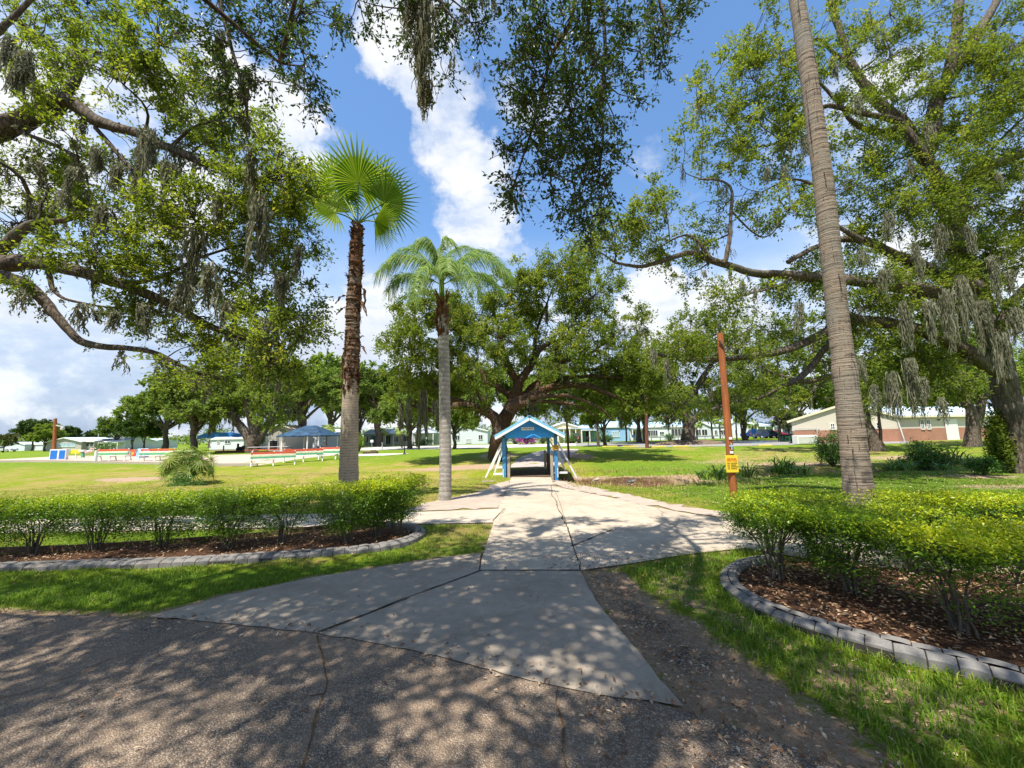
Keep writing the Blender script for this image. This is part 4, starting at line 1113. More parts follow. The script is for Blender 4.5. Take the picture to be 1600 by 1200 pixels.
for (px, py, rx, ry, a) in [(420, 740, 7, 3, .6), (100, 730, 6, 4, .35), (640, 757, 4, 1.5, .6), (730, 765, 2, 1.5, .5), (250, 760, 8, 2, .35), (710, 835, 1.0, 1.2, .8), (1000, 760, 3, 1.5, .55), (1210, 760, 3, 1, .35), (1050, 700, 6, 5, .5), (930, 710, 4, 4, .45), (1500, 690, 12, 6, .55), (760, 770, 1.2, 1.5, .45), (1000, 745, 3, 1.2, .6)]:
    spot(px, py, rx, ry, a, dry)
# ditch sides and the littered shade beneath the oaks right of it
dd = ditch(X, Y)
dirt = np.maximum(dirt, .95 * sstep(.02, .2, -dd) * sstep(1.5, 3, X) * (1 - sstep(8.5, 10.5, X)))
dirt = np.maximum(dirt, .5 * sstep(.12, .35, -dd))
LIT = gp((1085, 707), (1200, 699), (1330, 700), (1440, 706), (1560, 714), (1560, 736), (1380, 738), (1210, 740), (1120, 738))
dirt = np.maximum(dirt, .40 * sstep(-2.0, 2.0, poly_sd(LIT, X, Y)))
dry = np.maximum(dry, .45 * sstep(-2.0, 2.0, poly_sd(LIT, X, Y)))
spot(905, 712, 1.5, 4, .8, dirt)
mulch = np.maximum(mulch, .60 * sstep(.03, .22, -dd) * sstep(1.6, 2.6, X) * (1 - sstep(7.4, 9, X)))
gravel = sstep(-.25, .3, poly_sd(DIRTR[[0, 1, 2, 3, 4, 5, 6, 12, 13, 14, 15, 16]], X, Y)) * .56
gravel = np.maximum(gravel, .5 * np.exp(-np.maximum(0, -poly_sd(ASPH, X, Y)) / .12) * (X < 1))
me = bpy.data.meshes.new('ground')
ny, nx = X.shape
V = np.stack([X, Y, Z], -1).reshape(-1, 3).astype(np.float32)
i = (np.arange(ny - 1)[:, None] * nx + np.arange(nx - 1)[None]).reshape(-1)
q = np.stack([i, i + 1, i + nx + 1, i + nx], 1).astype(np.int32)
me.vertices.add(len(V)); me.vertices.foreach_set('co', V.reshape(-1))
me.loops.add(q.size); me.loops.foreach_set('vertex_index', q.reshape(-1))
me.polygons.add(len(q)); me.polygons.foreach_set('loop_start', (np.arange(len(q)) * 4).astype(np.int32))
me.polygons.foreach_set('use_smooth', np.ones(len(q), bool))
for nm, a in (('dry', dry), ('dirt', dirt), ('mulch', mulch), ('lush', lush), ('gravel', gravel)):
    at = me.attributes.new(nm, 'FLOAT', 'POINT'); at.data.foreach_set('value', a.reshape(-1).astype(np.float32))
me.update(calc_edges=True); me.materials.append(M['ground'])
tag(link('ground', me), kind='structure')
GRID = (gx, gy, dry, dirt, mulch, lush, Z, pave)


def sample(arr, x, y):
    ix = np.clip(np.searchsorted(gx, x) - 1, 0, len(gx) - 2); iy = np.clip(np.searchsorted(gy, y) - 1, 0, len(gy) - 2)
    fx = ((x - gx[ix]) / (gx[ix + 1] - gx[ix])).clip(0, 1); fy = ((y - gy[iy]) / (gy[iy + 1] - gy[iy])).clip(0, 1)
    return arr[iy, ix] * (1 - fx) * (1 - fy) + arr[iy, ix + 1] * fx * (1 - fy) + arr[iy + 1, ix] * (1 - fx) * fy + arr[iy + 1, ix + 1] * fx * fy


M['conc_side'] = m_concrete('pale_side_path', (.44, .38, .31), True, .4)
path_poly('asphalt_road', ASPH, M['asphalt'], .004, .035, .18, 1)
path_poly('gravel_shoulder', GRAVL, M['gravel'], .004, .11, .22, 2)
path_poly('gravel_shoulder', GRAVR, M['gravel'], .004, .11, .22, 3)
0 and path_poly('gravel_patch', DIRTR[[0, 1, 2, 3, 4, 5, 6, 12, 13, 14, 15, 16]], m_asphalt('dark_gravel_soil', (.12, .10, .09), (.33, .28, .23), .6), .002, .06, .15, 4)
ins = lambda q, d=.006: q
path_poly('concrete_apron', APRON1, M['conc_old'], .012, .008, .10, 5)
path_poly('concrete_apron', APRON2, M['conc_old'], .0121, .008, .10, 6)
path_poly('concrete_footpath', WALK, M['conc'], .016)
path_poly('concrete_drive', DRIVE, M['conc'], .010)
path_poly('concrete_side_path', SIDE, M['conc_side'], .008)


# joints and cracks: thin dark strips lying on the slabs
def strip(name, pts, w, off, seed=0, jit=.0):
    rng = np.random.default_rng(seed)
    q = catmull(gp(*pts), .12)
    n = len(q)
    d = np.gradient(q, axis=0); d[:, 2] = 0; d = unit(d); s = np.stack([-d[:, 1], d[:, 0], d[:, 2]], 1)
    q = q + s * (np.cumsum(rng.normal(size=n)) * jit)[:, None]
    ww = w * (1 + .5 * rng.normal(size=n).clip(-1.2, 1.2))
    z = hb(q[:, 1]) + off
    a = q + s * ww[:, None]; b = q - s * ww[:, None]; a[:, 2] = z; b[:, 2] = z
    mb = MB(); V = np.empty((2 * n, 3)); V[0::2] = a; V[1::2] = b
    k = np.arange(n - 1) * 2
    mb.add(V, np.stack([k + 1, k + 3, k + 2, k], 1))
    return mb, name


M['joint'] = m_simple('joint_dirt', (.055, .042, .03), .95, .5, 30, .1, 0)
for k, (pts, w, jit) in enumerate([([(497, 991), (570, 963), (640, 935), (700, 912), (750, 893)], .010, .003), ([(748, 893), (800, 893.5), (860, 893), (908, 893)], .007, .001),
                                   ([(907, 893), (900, 868), (888, 830), (880, 812), (872, 795), (870, 785), (864, 772), (862, 758)], .009, .010), ([(752, 866), (750, 893)], .010, .002),
                                   ([(893, 855), (915, 846), (938, 836), (957, 829)], .012, .003), ([(783, 788), (820, 787), (870, 787)], .005, .002), ([(770, 815), (790, 795)], .008, .002),
                                   ([(870, 790), (920, 790), (985, 793)], .004, .004)]):
    mb, nm = strip('slab_joint', pts, w, .021, k, jit)
    o = mb.build('slab_joint', M['joint']); o['kind'] = 'structure'

for k, pts in enumerate([[(497, 993), (512, 1040), (516, 1075), (503, 1110), (495, 1150), (480, 1215)], [(876, 1068), (870, 1100), (884, 1140), (880, 1175), (893, 1220)], [(505, 1085), (480, 1090), (455, 1097)]]):
    mb, nm = strip('road_crack', pts, .006, .0075, 40 + k, .006)
    o = mb.build('road_crack', M['crack']); o['kind'] = 'structure'
# far paving
def flat(name, pts, mat, off): return path_poly(name, gp(*pts), mat, off)
flat('shuffleboard_court', [(-200, 727), (0, 722), (150, 723), (330, 727), (405, 727), (470, 717), (560, 708), (430, 709), (250, 713), (110, 712), (0, 718), (-200, 722)], M['court'], .01)
flat('parking_lot', [(900, 697), (1000, 699), (1150, 697), (1290, 694), (1420, 693), (1420, 688.5), (1290, 687.5), (1150, 689), (1020, 691), (900, 692.5)], M['lot'], .012)
flat('far_road', [(430, 707), (560, 704), (760, 700.5), (900, 697), (900, 692.5), (760, 695), (620, 697.5), (430, 700)], M['walk_far'], .02)
flat('pale_path', [(550, 713), (600, 712), (640, 709), (634, 708.5), (590, 709), (550, 710)], M['walk_far'], .02)
flat('gravel_track', [(797, 731), (868, 731), (890, 716), (905, 702), (865, 701), (835, 707), (805, 718)], m_concrete('worn_track', (.42, .36, .33), False, .5), .02)


# brick-pattern kerb edgings
def kerb(name, pts, label, side, seed):
    rng = np.random.default_rng(seed)
    q = catmull(pts, .02)[:, :3]
    u = np.r_[0, np.cumsum(np.linalg.norm(np.diff(q[:, :2], axis=0), axis=1))]
    at = lambda s: np.array([np.interp(s, u, q[:, 0]), np.interp(s, u, q[:, 1])])
    root = empty(name, (*q[0, :2], 0), 0, label, 'kerb')
    O = np.array([*q[0, :2], 0])
    # profile across: outside foot, outside top, groove, inside top, inside foot
    base = MB(); blk = MB()
    prof0 = [(-.005, -.02), (.0, .05), (.045, .078), (.17, .092), (.19, .04), (.19, -.02)]
    n = int(u[-1] / .05)
    ring = []
    for k in range(n + 1):
        s = u[-1] * k / n; p = at(s); t = at(min(s + .02, u[-1])) - at(max(s - .02, 0)); t /= np.linalg.norm(t)
        nn = np.array([-t[1], t[0]]) * side
        ring.append([(*(p + nn * a), float(hb(p[1])) + z - .012) for a, z in prof0])
    ring = np.array(ring) - O; m = len(prof0)
    i = (np.arange(n)[:, None] * m + np.arange(m - 1)[None]).reshape(-1)
    base.add(ring.reshape(-1, 3), np.stack([i, i + 1, i + m + 1, i + m], 1))
    base.build('kerb_core', M['kerb_gap'], root, False, False)
    rows = [[(-.006, -.015), (.0, .056), (.045, .084), (.083, .088)], [(.093, .090), (.165, .098), (.192, .05), (.196, -.015)]]
    for ri, prof in enumerate(rows):
        s = .01 + ri * .07
        while s < u[-1] - .02:
            L = .17 * rng.uniform(.9, 1.1); e = min(s + L - .010, u[-1])
            sec = []
            K = 4
            dz = rng.normal() * .003; dn = rng.normal() * .002
            for k in range(K):
                f = k / (K - 1); ss = s + (e - s) * f
                p = at(ss); t = at(min(ss + .02, u[-1])) - at(max(ss - .02, 0)); t /= np.linalg.norm(t)
                nn = np.array([-t[1], t[0]]) * side
                edgez = -.006 if k in (0, K - 1) else 0
                sec.append([(*(p + nn * (a + dn)), float(hb(p[1])) + z + dz + edgez) for a, z in prof])
            sec = np.array(sec) - O; mm = len(prof)
            i = (np.arange(K - 1)[:, None] * mm + np.arange(mm - 1)[None]).reshape(-1)
            blk.add(sec.reshape(-1, 3), np.stack([i, i + 1, i + mm + 1, i + mm], 1))
            for r_ in (sec[0], sec[-1]): blk.add(r_, [list(range(mm))])
            s += L
    blk.build('kerb_blocks', M['kerb'], root, False, False)
    return root


kerb('bed_kerb', KERBL, 'grey brick patterned kerb curving round the left hedge bed', 1, 1)
kerb('bed_kerb', KERBR, 'grey brick patterned kerb curving round the right hedge bed', 1, 2)
# dark timber edging at the back of the left bed
mb = MB(); e = catmull(gp((610, 822), (540, 824), (420, 838), (300, 848), (150, 858), (0, 864), (-330, 872)), .3)
for k in range(len(e) - 1): mb.bar(e[k] + [0, 0, .04], e[k + 1] + [0, 0, .04], .04, .10)
tag(mb.build('bed_edging', M['wood_dark']), 'thin dark timber edging along the back of the left hedge bed', 'edging')
# low timber curb of the court at far left
mb = MB(); e = [G(*p) + np.array([0, 0, .1]) for p in [(-60, 722.5), (0, 722.5), (60, 722), (140, 723.5), (240, 725.5), (330, 728), (402, 728)]]
for a, b in zip(e[:-1], e[1:]): mb.bar(a, b, .1, .2)
tag(mb.build('court_edging', M['wood_grey']), 'low timber edging along the front of the pink shuffleboard court', 'edging')


# ------------------------------------------------------------------ grass blades, litter, stones (nobody could count them)
def scatter_blades(name, n, region, hmin, hmax, w, dens, seed, per=1, rndmu=.45):
    rng = np.random.default_rng(seed)
    x0, x1, y0, y1 = region
    x = rng.uniform(x0, x1, n); y = rng.uniform(y0, y1, n)
    keep = rng.uniform(0, 1, n) < dens(x, y)
    x = x[keep]; y = y[keep]
    if per > 1:
        x = np.repeat(x, per) + rng.normal(size=len(x) * per) * .035; y = np.repeat(y, per) + rng.normal(size=len(y) * per) * .035
    z = sample(Z, x, y); N = len(x)
    h = rng.uniform(hmin, hmax, N); a = rng.uniform(0, 6.28, N); lean = rng.uniform(.15, 1.1, N)
    d = np.stack([np.cos(a), np.sin(a), np.zeros(N)], 1); s = np.stack([-np.sin(a), np.cos(a), np.zeros(N)], 1)
    p = np.stack([x, y, z - .005], 1)
    m = p + d * (h * lean * .35)[:, None] + np.array([0, 0, 1]) * (h * .6)[:, None]
    t = p + d * (h * lean)[:, None] + np.array([0, 0, 1]) * (h * (1 - .35 * lean))[:, None]
    ww = w * rng.uniform(.6, 1.3, N)[:, None]
    V = np.stack([p - s * ww * .5, p + s * ww * .5, m + s * ww * .45, m - s * ww * .45, t], 1)
    mb = MB(); k = np.arange(N)[:, None] * 5
    r = rng.normal(rndmu, .2, N) + .45 * sample(dry, x, y)
    r = np.clip(r, 0, 1)
    mb.add(V.reshape(-1, 3), k + np.array([[0, 1, 2, 3]]), 0, r); 
    mb.f.append((k + np.array([[3, 2, 4]]), 0, r))
    o = mb.build(name, M['grass']); o['kind'] = 'stuff'
    return o


def dgr(x, y):
    pv = sample(pave, x, y); 
    nz = .5 + .5 * np.sin(x * 2.7 + np.sin(y * 3.1) * 1.5) * np.sin(y * 3.3 + 1.1 * np.sin(x * 1.9))
    d = (1 - sample(mulch, x, y)) * (pv < -.03) * np.clip(1.25 - 1.35 * sample(dirt, x, y) - .55 * sample(dry, x, y), 0, 1)
    return d * np.clip(nz * 1.5 - .05, .0, 1)


def dgl(x, y):
    return dgr(x, y) * np.where(poly_sd(GRASSL, x, y) > -.1, 1, .4)


tag(scatter_blades('grass', 26000, (1.2, 6.5, 1.6, 6.3), .03, .10, .006, lambda x, y: dgr(x, y) * np.where(poly_sd(GRASSR, x, y) > -.15, 1, .25), 1, 5), 'rough green grass tufts beside the right kerb', 'grass')
tag(scatter_blades('grass', 46000, (-11, 0.2, 4.0, 9.2), .03, .075, .006, dgl, 2, 4), 'short bright green grass strip in front of the left kerb', 'grass')
tag(scatter_blades('grass', 60000, (2.0, 18, 7.0, 19.5), .03, .07, .010, dgr, 3, 3), 'shady green lawn right of the path', 'grass')
tag(scatter_blades('grass', 60000, (-24, .5, 9.5, 24), .025, .06, .012, dgr, 4, 3, .62), 'sunlit yellow green lawn left of the path', 'grass')


def scatter_flat(name, n, region, dens, smin, smax, mat, seed, label, cat, lift=.012, sinkless=True):
    rng = np.random.default_rng(seed)
    x0, x1, y0, y1 = region
    x = rng.uniform(x0, x1, n); y = rng.uniform(y0, y1, n)
    keep = rng.uniform(0, 1, n) < dens(x, y); x = x[keep]; y = y[keep]; N = len(x)
    z = np.maximum(sample(Z, x, y), np.where(sample(pave, x, y) > 0, hb(y) + .016, -9)) + lift * rng.uniform(.3, 1.3, N)
    a = rng.uniform(0, 6.28, N)
    ax = np.stack([np.cos(a), np.sin(a), rng.normal(size=N) * .25], 1); nr = np.stack([rng.normal(size=N) * .35, rng.normal(size=N) * .35, np.ones(N)], 1)
    L = rng.uniform(smin, smax, N)
    mb = MB(); mb.leaves(np.stack([x, y, z], 1), ax, nr, L, L * rng.uniform(.3, .55, N), 0, rng.uniform(0, 1, N), .2)
    o = mb.build(name, mat); o['kind'] = 'stuff'
    return tag(o, label, cat)


scatter_flat('leaf_litter', 16000, (-13, 0, 5, 8.6), lambda x, y: sample(mulch, x, y) * .9, .02, .065, M['litter'], 11, 'dry brown oak leaves on the left hedge bed', 'leaf litter')
scatter_flat('leaf_litter', 22000, (1.8, 9, 2.2, 6.3), lambda x, y: sample(mulch, x, y) * .95, .02, .065, M['litter'], 12, 'dry brown oak leaves on the right hedge bed', 'leaf litter')
edge_d = lambda x, y: np.exp(-np.abs(sample(pave_road, x, y)) / .10) * .8 + .02
pave_road = np.maximum(poly_sd(ASPH, X, Y), -9)
scatter_flat('leaf_litter', 30000, (-11, 5, 1.2, 6.5), edge_d, .018, .055, M['litter'], 13, 'dry leaves gathered along the edge of the asphalt road', 'leaf litter', .008)
scatter_flat('leaf_litter', 30000, (.4, 7, 1.3, 6), lambda x, y: (sample(dirt, x, y) * .55 + .05) * (1 - sample(mulch, x, y)) * (poly_sd(APRON2, x, y) < -.02), .012, .05, M['litter'], 14, 'dry leaves over the bare soil right of the apron', 'leaf litter', .008)
scatter_flat('loose_gravel', 26000, (.4, 5, 1.2, 6), lambda x, y: sstep(-.15, .2, poly_sd(DIRTR, x, y)) * .8, .006, .018, M['pebble'], 15, 'loose gravel on the soil right of the concrete apron', 'gravel', .006)
scatter_flat('loose_gravel', 30000, (-9, 5, 1.0, 5.2), lambda x, y: (poly_sd(ASPH, x, y) > 0) * .5, .004, .011, M['pebble'], 16, 'small loose stones on the asphalt road', 'gravel', .004)
scatter_flat('leaf_litter', 14000, (2, 22, 14, 34), lambda x, y: sample(dirt, x, y) * .8, .06, .13, M['litter'], 17, 'brown leaves in the ditch and under the oaks on the right', 'leaf litter', .02)

scatter_flat('leaf_litter', 9000, (-20, 1, 9, 22), lambda x, y: (sample(pave, x, y) < -.1) * .8, .03, .08, M['litter'], 18, 'scattered fallen leaves on the left lawn', 'leaf litter', .05)
scatter_flat('leaf_litter', 9000, (2.5, 20, 7, 20), lambda x, y: (sample(pave, x, y) < -.1) * .8, .03, .08, M['litter'], 19, 'scattered fallen leaves on the right lawn', 'leaf litter', .05)
_dr = lambda x, y: np.exp(-((np.abs(ditch(x, y)) - .25) / .25) ** 2) * (x > 2.2) * (x < 9.5)
tag(scatter_blades('weeds', 6000, (2, 10, 14.4, 22.5), .08, .26, .012, _dr, 6, 3, .85), 'dry straw coloured weeds on the ditch banks', 'weeds')
# ------------------------------------------------------------------ hedge shrubs
def hedge_shrub(px, py, hw, top, label, seed, group, full=.5, yellow=1.0, dens=1.0, dep=.45, n=8600, slab=.62, ls=.036):
    rng = np.random.default_rng(seed)
    g = G(px, py); g[2] += .03
    root = empty('hedge_shrub', g, 0, label, 'shrub', group)
    H = top
    sb = MB()
    tips = []
    ns = 9
    for k in range(ns):
        a = rng.uniform(0, 6.28); r0 = rng.uniform(.02, .09)
        b = np.array([math.cos(a) * r0, math.sin(a) * r0, -.03])
        e = np.array([math.cos(a) * hw * rng.uniform(.3, .8), math.sin(a) * dep * rng.uniform(.3, .8), H * rng.uniform(.62, .9)])
        m = np.array([e[0] * .35, e[1] * .35, H * .38]) + rng.normal(size=3) * .03
        q = catmull([b, m, e], .06); q += np.cumsum(rng.normal(size=q.shape) * .006, 0)
        sb.tube(q, np.linspace(.014, .005, len(q)) * rng.uniform(.7, 1.3), 5, 0, True)
        tips.append(q)
    S = np.vstack(tips)
    # fine side twigs to foliage points
    N = int(170 * dens)
    u = rng.uniform(-1, 1, (N * 3, 3)); u = u[(np.abs(u[:, 0]) ** 3 + np.abs(u[:, 1]) ** 3) < 1][:N]; N = len(u)
    zz = rng.uniform(0, 1, N)
    low = rng.uniform(0, 1, N) < (.38 * full)
    z = np.where(low, H * (.26 + (slab - .24) * zz), H * (slab + (.98 - slab) * zz ** .7))
    taper = np.where(z < H * .6, .55 + .4 * (z / (H * .6)), 1.0)
    Cc = np.stack([u[:, 0] * hw * taper, u[:, 1] * dep * taper, z], 1)
    Cc[:, 2] += .03 * np.sin(Cc[:, 0] * 7 + seed) 
    near = np.argmin(((Cc[:, None] - S[None]) ** 2).sum(-1), 1)
    A = S[near]
    t = np.linspace(0, 1, 4)[None, :, None]
    mid = (A + Cc) / 2 + rng.normal(size=(N, 3)) * .03
    C = (1 - t) ** 2 * A[:, None] + 2 * t * (1 - t) * mid[:, None] + t ** 2 * Cc[:, None]
    sb.tubes(C, np.repeat(np.array([[.004, .0035, .003, .002]]), N, 0), 3)
    sb.build('stem', M['twig'], root, True, False)
    per = max(6, int(n * dens / N))
    NL = N * per
    p = np.repeat(Cc, per, 0) + rng.normal(size=(NL, 3)) * np.array([.075, .075, .05])
    zr = p[:, 2] / H
    p[:, 2] = np.where(p[:, 2] > H * 1.02, H * (1.02 + .08 * (zr - 1.02)), p[:, 2])
    ax = rdir(NL, rng, .6) + np.array([0, 0, .25]) + unit(p * np.array([1, 1, 0])) * .4
    nr = rdir(NL, rng) * .6 + np.array([0, 0, .8])
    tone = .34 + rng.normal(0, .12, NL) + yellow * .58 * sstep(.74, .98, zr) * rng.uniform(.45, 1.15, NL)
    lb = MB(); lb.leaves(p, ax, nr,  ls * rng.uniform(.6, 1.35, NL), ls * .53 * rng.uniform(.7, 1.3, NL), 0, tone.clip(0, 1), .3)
    # a few stray shoots above the clipped top
    for k in range(rng.integers(1, 4)):
        x = rng.uniform(-hw, hw) * .8; y = rng.uniform(-dep, dep) * .6; h2 = rng.uniform(.05, .16)
        m = 14
        q = np.stack([np.full(m, x) + rng.normal(size=m) * .012, np.full(m, y) + rng.normal(size=m) * .012, H * .98 + h2 * np.linspace(0, 1, m)], 1)
        lb.leaves(q, rdir(m, rng, .5) + np.array([0, 0, .5]), rdir(m, rng), .03, .015, 0, rng.uniform(.5, .8, m))
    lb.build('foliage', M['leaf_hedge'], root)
    return root


LH = 'clipped hedge shrubs on the left bed'
for (px, py, hw, top, lab, sd, full, yel, dn) in [
    (-55, 873, .55, .84, 'hedge shrub at the far left edge of the left bed', 100, .9, .7, 1.0),
    (52, 868, .55, .84, 'leggy hedge shrub second from the left edge, thin below', 101, .8, .7, .95),
    (146, 865, .55, .86, 'green hedge shrub left of the fan palm shrub, third from the left edge', 102, .9, .8, 1.05),
    (250, 861, .55, .87, 'green hedge shrub in front of the fan palm shrub', 103, .9, .8, 1.05),
    (357, 858, .52, .90, 'dark green hedge shrub in front of the first red bench group', 104, 1.1, .5, 1.1),
    (442, 854, .50, .93, 'yellow topped brownish hedge shrub with sparse lower twigs', 105, .6, 1.2, .85),
    (540, 852, .52, .96, 'bushy hedge shrub in front of the fan palm trunk', 106, 1.2, 1.1, 1.3),
    (588, 842, .40, .96, 'small hedge shrub right of the fan palm trunk', 108, 1.0, 1.1, .9),
    (622, 838, .42, 1.0, 'rounded hedge shrub at the right end of the left bed', 107, .95, 1.1, 1.1)]:
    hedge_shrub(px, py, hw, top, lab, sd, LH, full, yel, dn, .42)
RH = 'clipped hedge shrubs on the right bed'
for (px, py, hw, top, lab, sd, full, yel, dn, dep, n) in [
    (1216, 912, .44, .84, 'hedge shrub at the left end of the right bed with bare stems', 120, .8, .75, 1.0, .42, 7000),
    (1335, 935, .42, .82, 'full green hedge shrub in front of the tall palm base', 121, 1.3, .6, 1.25, .42, 8000),
    (1425, 900, .36, .78, 'low twiggy hedge shrub right of the tall palm base', 122, .8, 1.0, .8, .40, 4600),
    (1512, 1000, .40, .84, 'large near hedge shrub with yellow top and many bare stems', 123, .7, 1.25, 1.1, .46, 6500),
    (1665, 1000, .42, .84, 'near hedge shrub cut by the right edge of the picture', 124, .7, 1.25, 1.1, .46, 6000),
    (1200, 872, .42, .84, 'back row hedge shrub beside the foot of the wooden sign pole', 125, .9, .9, 1.0, .38, 4200),
    (1275, 875, .42, .84, 'back row hedge shrub just left of the tall palm base', 126, .9, .9, 1.0, .38, 4200),
    (1440, 878, .42, .82, 'back row hedge shrub just right of the tall palm base', 127, .9, 1.1, 1.0, .38, 4200),
    (1525, 882, .42, .82, 'back row hedge shrub second right of the tall palm', 128, .9, 1.1, 1.0, .38, 4200),
    (1610, 886, .42, .82, 'back row hedge shrub at the right edge', 129, .9, 1.1, 1.0, .38, 4200)]:
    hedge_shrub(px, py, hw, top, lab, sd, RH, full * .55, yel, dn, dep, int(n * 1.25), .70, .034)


# ------------------------------------------------------------------ round bushes and strap-leaved plants
def bush(name, px, py, w, h, label, seed, mat='leaf_bush', leaf=.10, n=2600, group=None, flowers=None, cat='shrub', Y=None, gap=.75):
    rng = np.random.default_rng(seed)
    g = G(px, py) if Y is None else P(px, py, Y)
    if Y is not None: g[2] = float(hb(g[1]))
    g[2] += float(ditch(g[0], g[1]))
    root = empty(name, g, 0, label, cat, group)
    sb = MB()
    N = 46
    Cc = rdir(N, rng) * rng.uniform(.45, 1, (N, 1)); Cc[:, 2] = np.abs(Cc[:, 2]) * (1 if h > .4 else .8)
    Cc = Cc * np.array([w / 2, w / 2, h * .8]) + np.array([0, 0, h * .16])
    A = np.stack([Cc[:, 0] * .12, Cc[:, 1] * .12, np.full(N, -.03)], 1)
    t = np.linspace(0, 1, 5)[None, :, None]; mid = Cc * .5 + np.array([0, 0, h * .15]) + rng.normal(size=(N, 3)) * .04 * h
    C = (1 - t) ** 2 * A[:, None] + 2 * t * (1 - t) * mid[:, None] + t ** 2 * Cc[:, None]
    sb.tubes(C, np.repeat(np.linspace(.016, .005, 5)[None] * max(.6, h), N, 0), 4)
    sb.build('stem', M['twig'], root, True, False)
    per = n // N; NL = N * per
    p = np.repeat(Cc, per, 0) + rng.normal(size=(NL, 3)) * np.array([w, w, h]) * .115 * gap
    p[:, 2] = np.maximum(p[:, 2], .02)
    lb = MB(); lb.leaves(p, rdir(NL, rng, .6) + unit(p) * .5, rdir(NL, rng) * .6 + np.array([0, 0, .7]), leaf * rng.uniform(.6, 1.3, NL), leaf * .45, 0, (rng.normal(.42, .22, NL) + np.repeat(rng.normal(0, .12, N), per)).clip(0, 1))
    lb.build('foliage', M[mat], root)
    if flowers:
        k = flowers; p = np.repeat(Cc, k, 0) * 1.04 + rng.normal(size=(N * k, 3)) * .09 * np.array([w, w, h])
        fb_ = MB(); fb_.leaves(p, rdir(N * k, rng), rdir(N * k, rng), leaf * 1.3, leaf * 1.0, 0, rng.uniform(0, 1, N * k)); fb_.build('flowers', M['flower'], root)
    return root


bush('round_bush', 1450, 728, 2.0, 1.7, 'large glossy round bush on the lawn in front of the brick hall', 201, n=5200, leaf=.12)
bush('round_bush', 1300, 728, 1.6, 2.0, 'dark bush partly hidden behind the tall palm trunk', 202, n=3600, leaf=.12)
bush('round_bush', 1225, 733, 1.0, .7, 'small leafy bush behind the strap leaved plants right of the yellow sign', 216, n=1400, leaf=.11)
bush('round_bush', 1405, 730, 1.3, .8, 'low bush beside the large round bush, right of the tall palm', 217, n=1400, leaf=.11, mat='leaf_lime')
bush('tall_shrub', 1572, 738, 1.0, 2.8, 'tall dark shrub just left of the huge right oak trunk', 203, n=5200, leaf=.14, mat='leaf_oak')
bush('low_shrub', 1540, 742, 1.0, .8, 'low leafy shrub at the foot of the tall dark shrub', 204, n=1800, leaf=.12)
bush('house_shrub', 892, 694, 2.6, 1.6, 'round green shrub before the yellow house porch', 205, n=1400, leaf=.2, group='shrubs by the houses', Y=66)
bush('house_shrub', 822, 695, 3.2, 3.0, 'pink flowering bush seen through the covered bridge', 206, n=1400, leaf=.22, flowers=26, Y=64)
bush('house_shrub', 806, 695, 4.0, 2.8, 'dark green bush left of the pink flowering bush', 207, n=1500, leaf=.22, Y=68)
bush('house_shrub', 848, 695, 2.4, 2.0, 'small clipped green bush right of the pink flowering bush', 208, n=1200, leaf=.2, Y=66)
bush('house_shrub', 942, 692, 3.2, 2.2, 'dark clipped bush against the blue house wall', 209, n=1500, leaf=.2, Y=72)
bush('house_shrub', 951, 693, 2.0, 1.3, 'low dark bush right of the clipped bush at the blue house', 210, n=900, leaf=.2, Y=71)
bush('house_shrub', 664, 694, 5.0, 1.2, 'low green bush row before the white house between the palms', 211, n=1500, leaf=.2, Y=76)
bush('house_shrub', 1046, 690, 1.8, 1.4, 'small dark bush before the dark porch of the white house', 212, n=800, leaf=.2, Y=72)
bush('round_bush', 560, 700, 1.6, 2.2, 'clipped yellow green bush just right of the fan palm trunk', 213, n=1500, leaf=.12, mat='leaf_lime', Y=44)
bush('house_shrub', 161, 702, 4.2, 2.0, 'dark bush at the corner of the grey house', 214, n=1000, leaf=.24, Y=82)
bush('palmetto_base', 290, 756, 1.5, .6, 'dark green low growth at the foot of the fan palm shrub', 215, n=1500, leaf=.09)


def strap_plant(px, py, h, n, label, seed, group='strap leaved plants along the ditch', w=.05):
    rng = np.random.default_rng(seed); g = G(px, py); g[2] += float(ditch(g[0], g[1])) * .35; h = h * 1.45
    root = empty('strap_leaf_plant', g, 0, label, 'plant', group)
    K = 7
    a = rng.uniform(0, 6.28, n); L = h * rng.uniform(.8, 1.5, n); up = rng.uniform(.5, 1.25, n)
    t = np.linspace(0, 1, K)[None]
    r = L[:, None] * (np.sin(t * up[:, None] * 1.1)) * .75
    z = L[:, None] * (t * 1.15 - t ** 2 * (.25 + .65 * up[:, None]))
    b = rng.normal(size=(n, 2)) * h * .14
    C = np.stack([b[:, :1] + np.cos(a)[:, None] * r, b[:, 1:] + np.sin(a)[:, None] * r, z], -1)
    Xd = np.stack([-np.sin(a), np.cos(a), np.zeros(n)], 1)[:, None] * np.ones((1, K, 1))
    mb = MB(); mb.ribbons(C, Xd, w * .5 * (np.sin(np.pi * (t * .85 + .12)) ** .7) * np.ones((n, 1)), 0, rng.uniform(0, 1, n))
    mb.build('leaves', M['strap'], root)
    return root


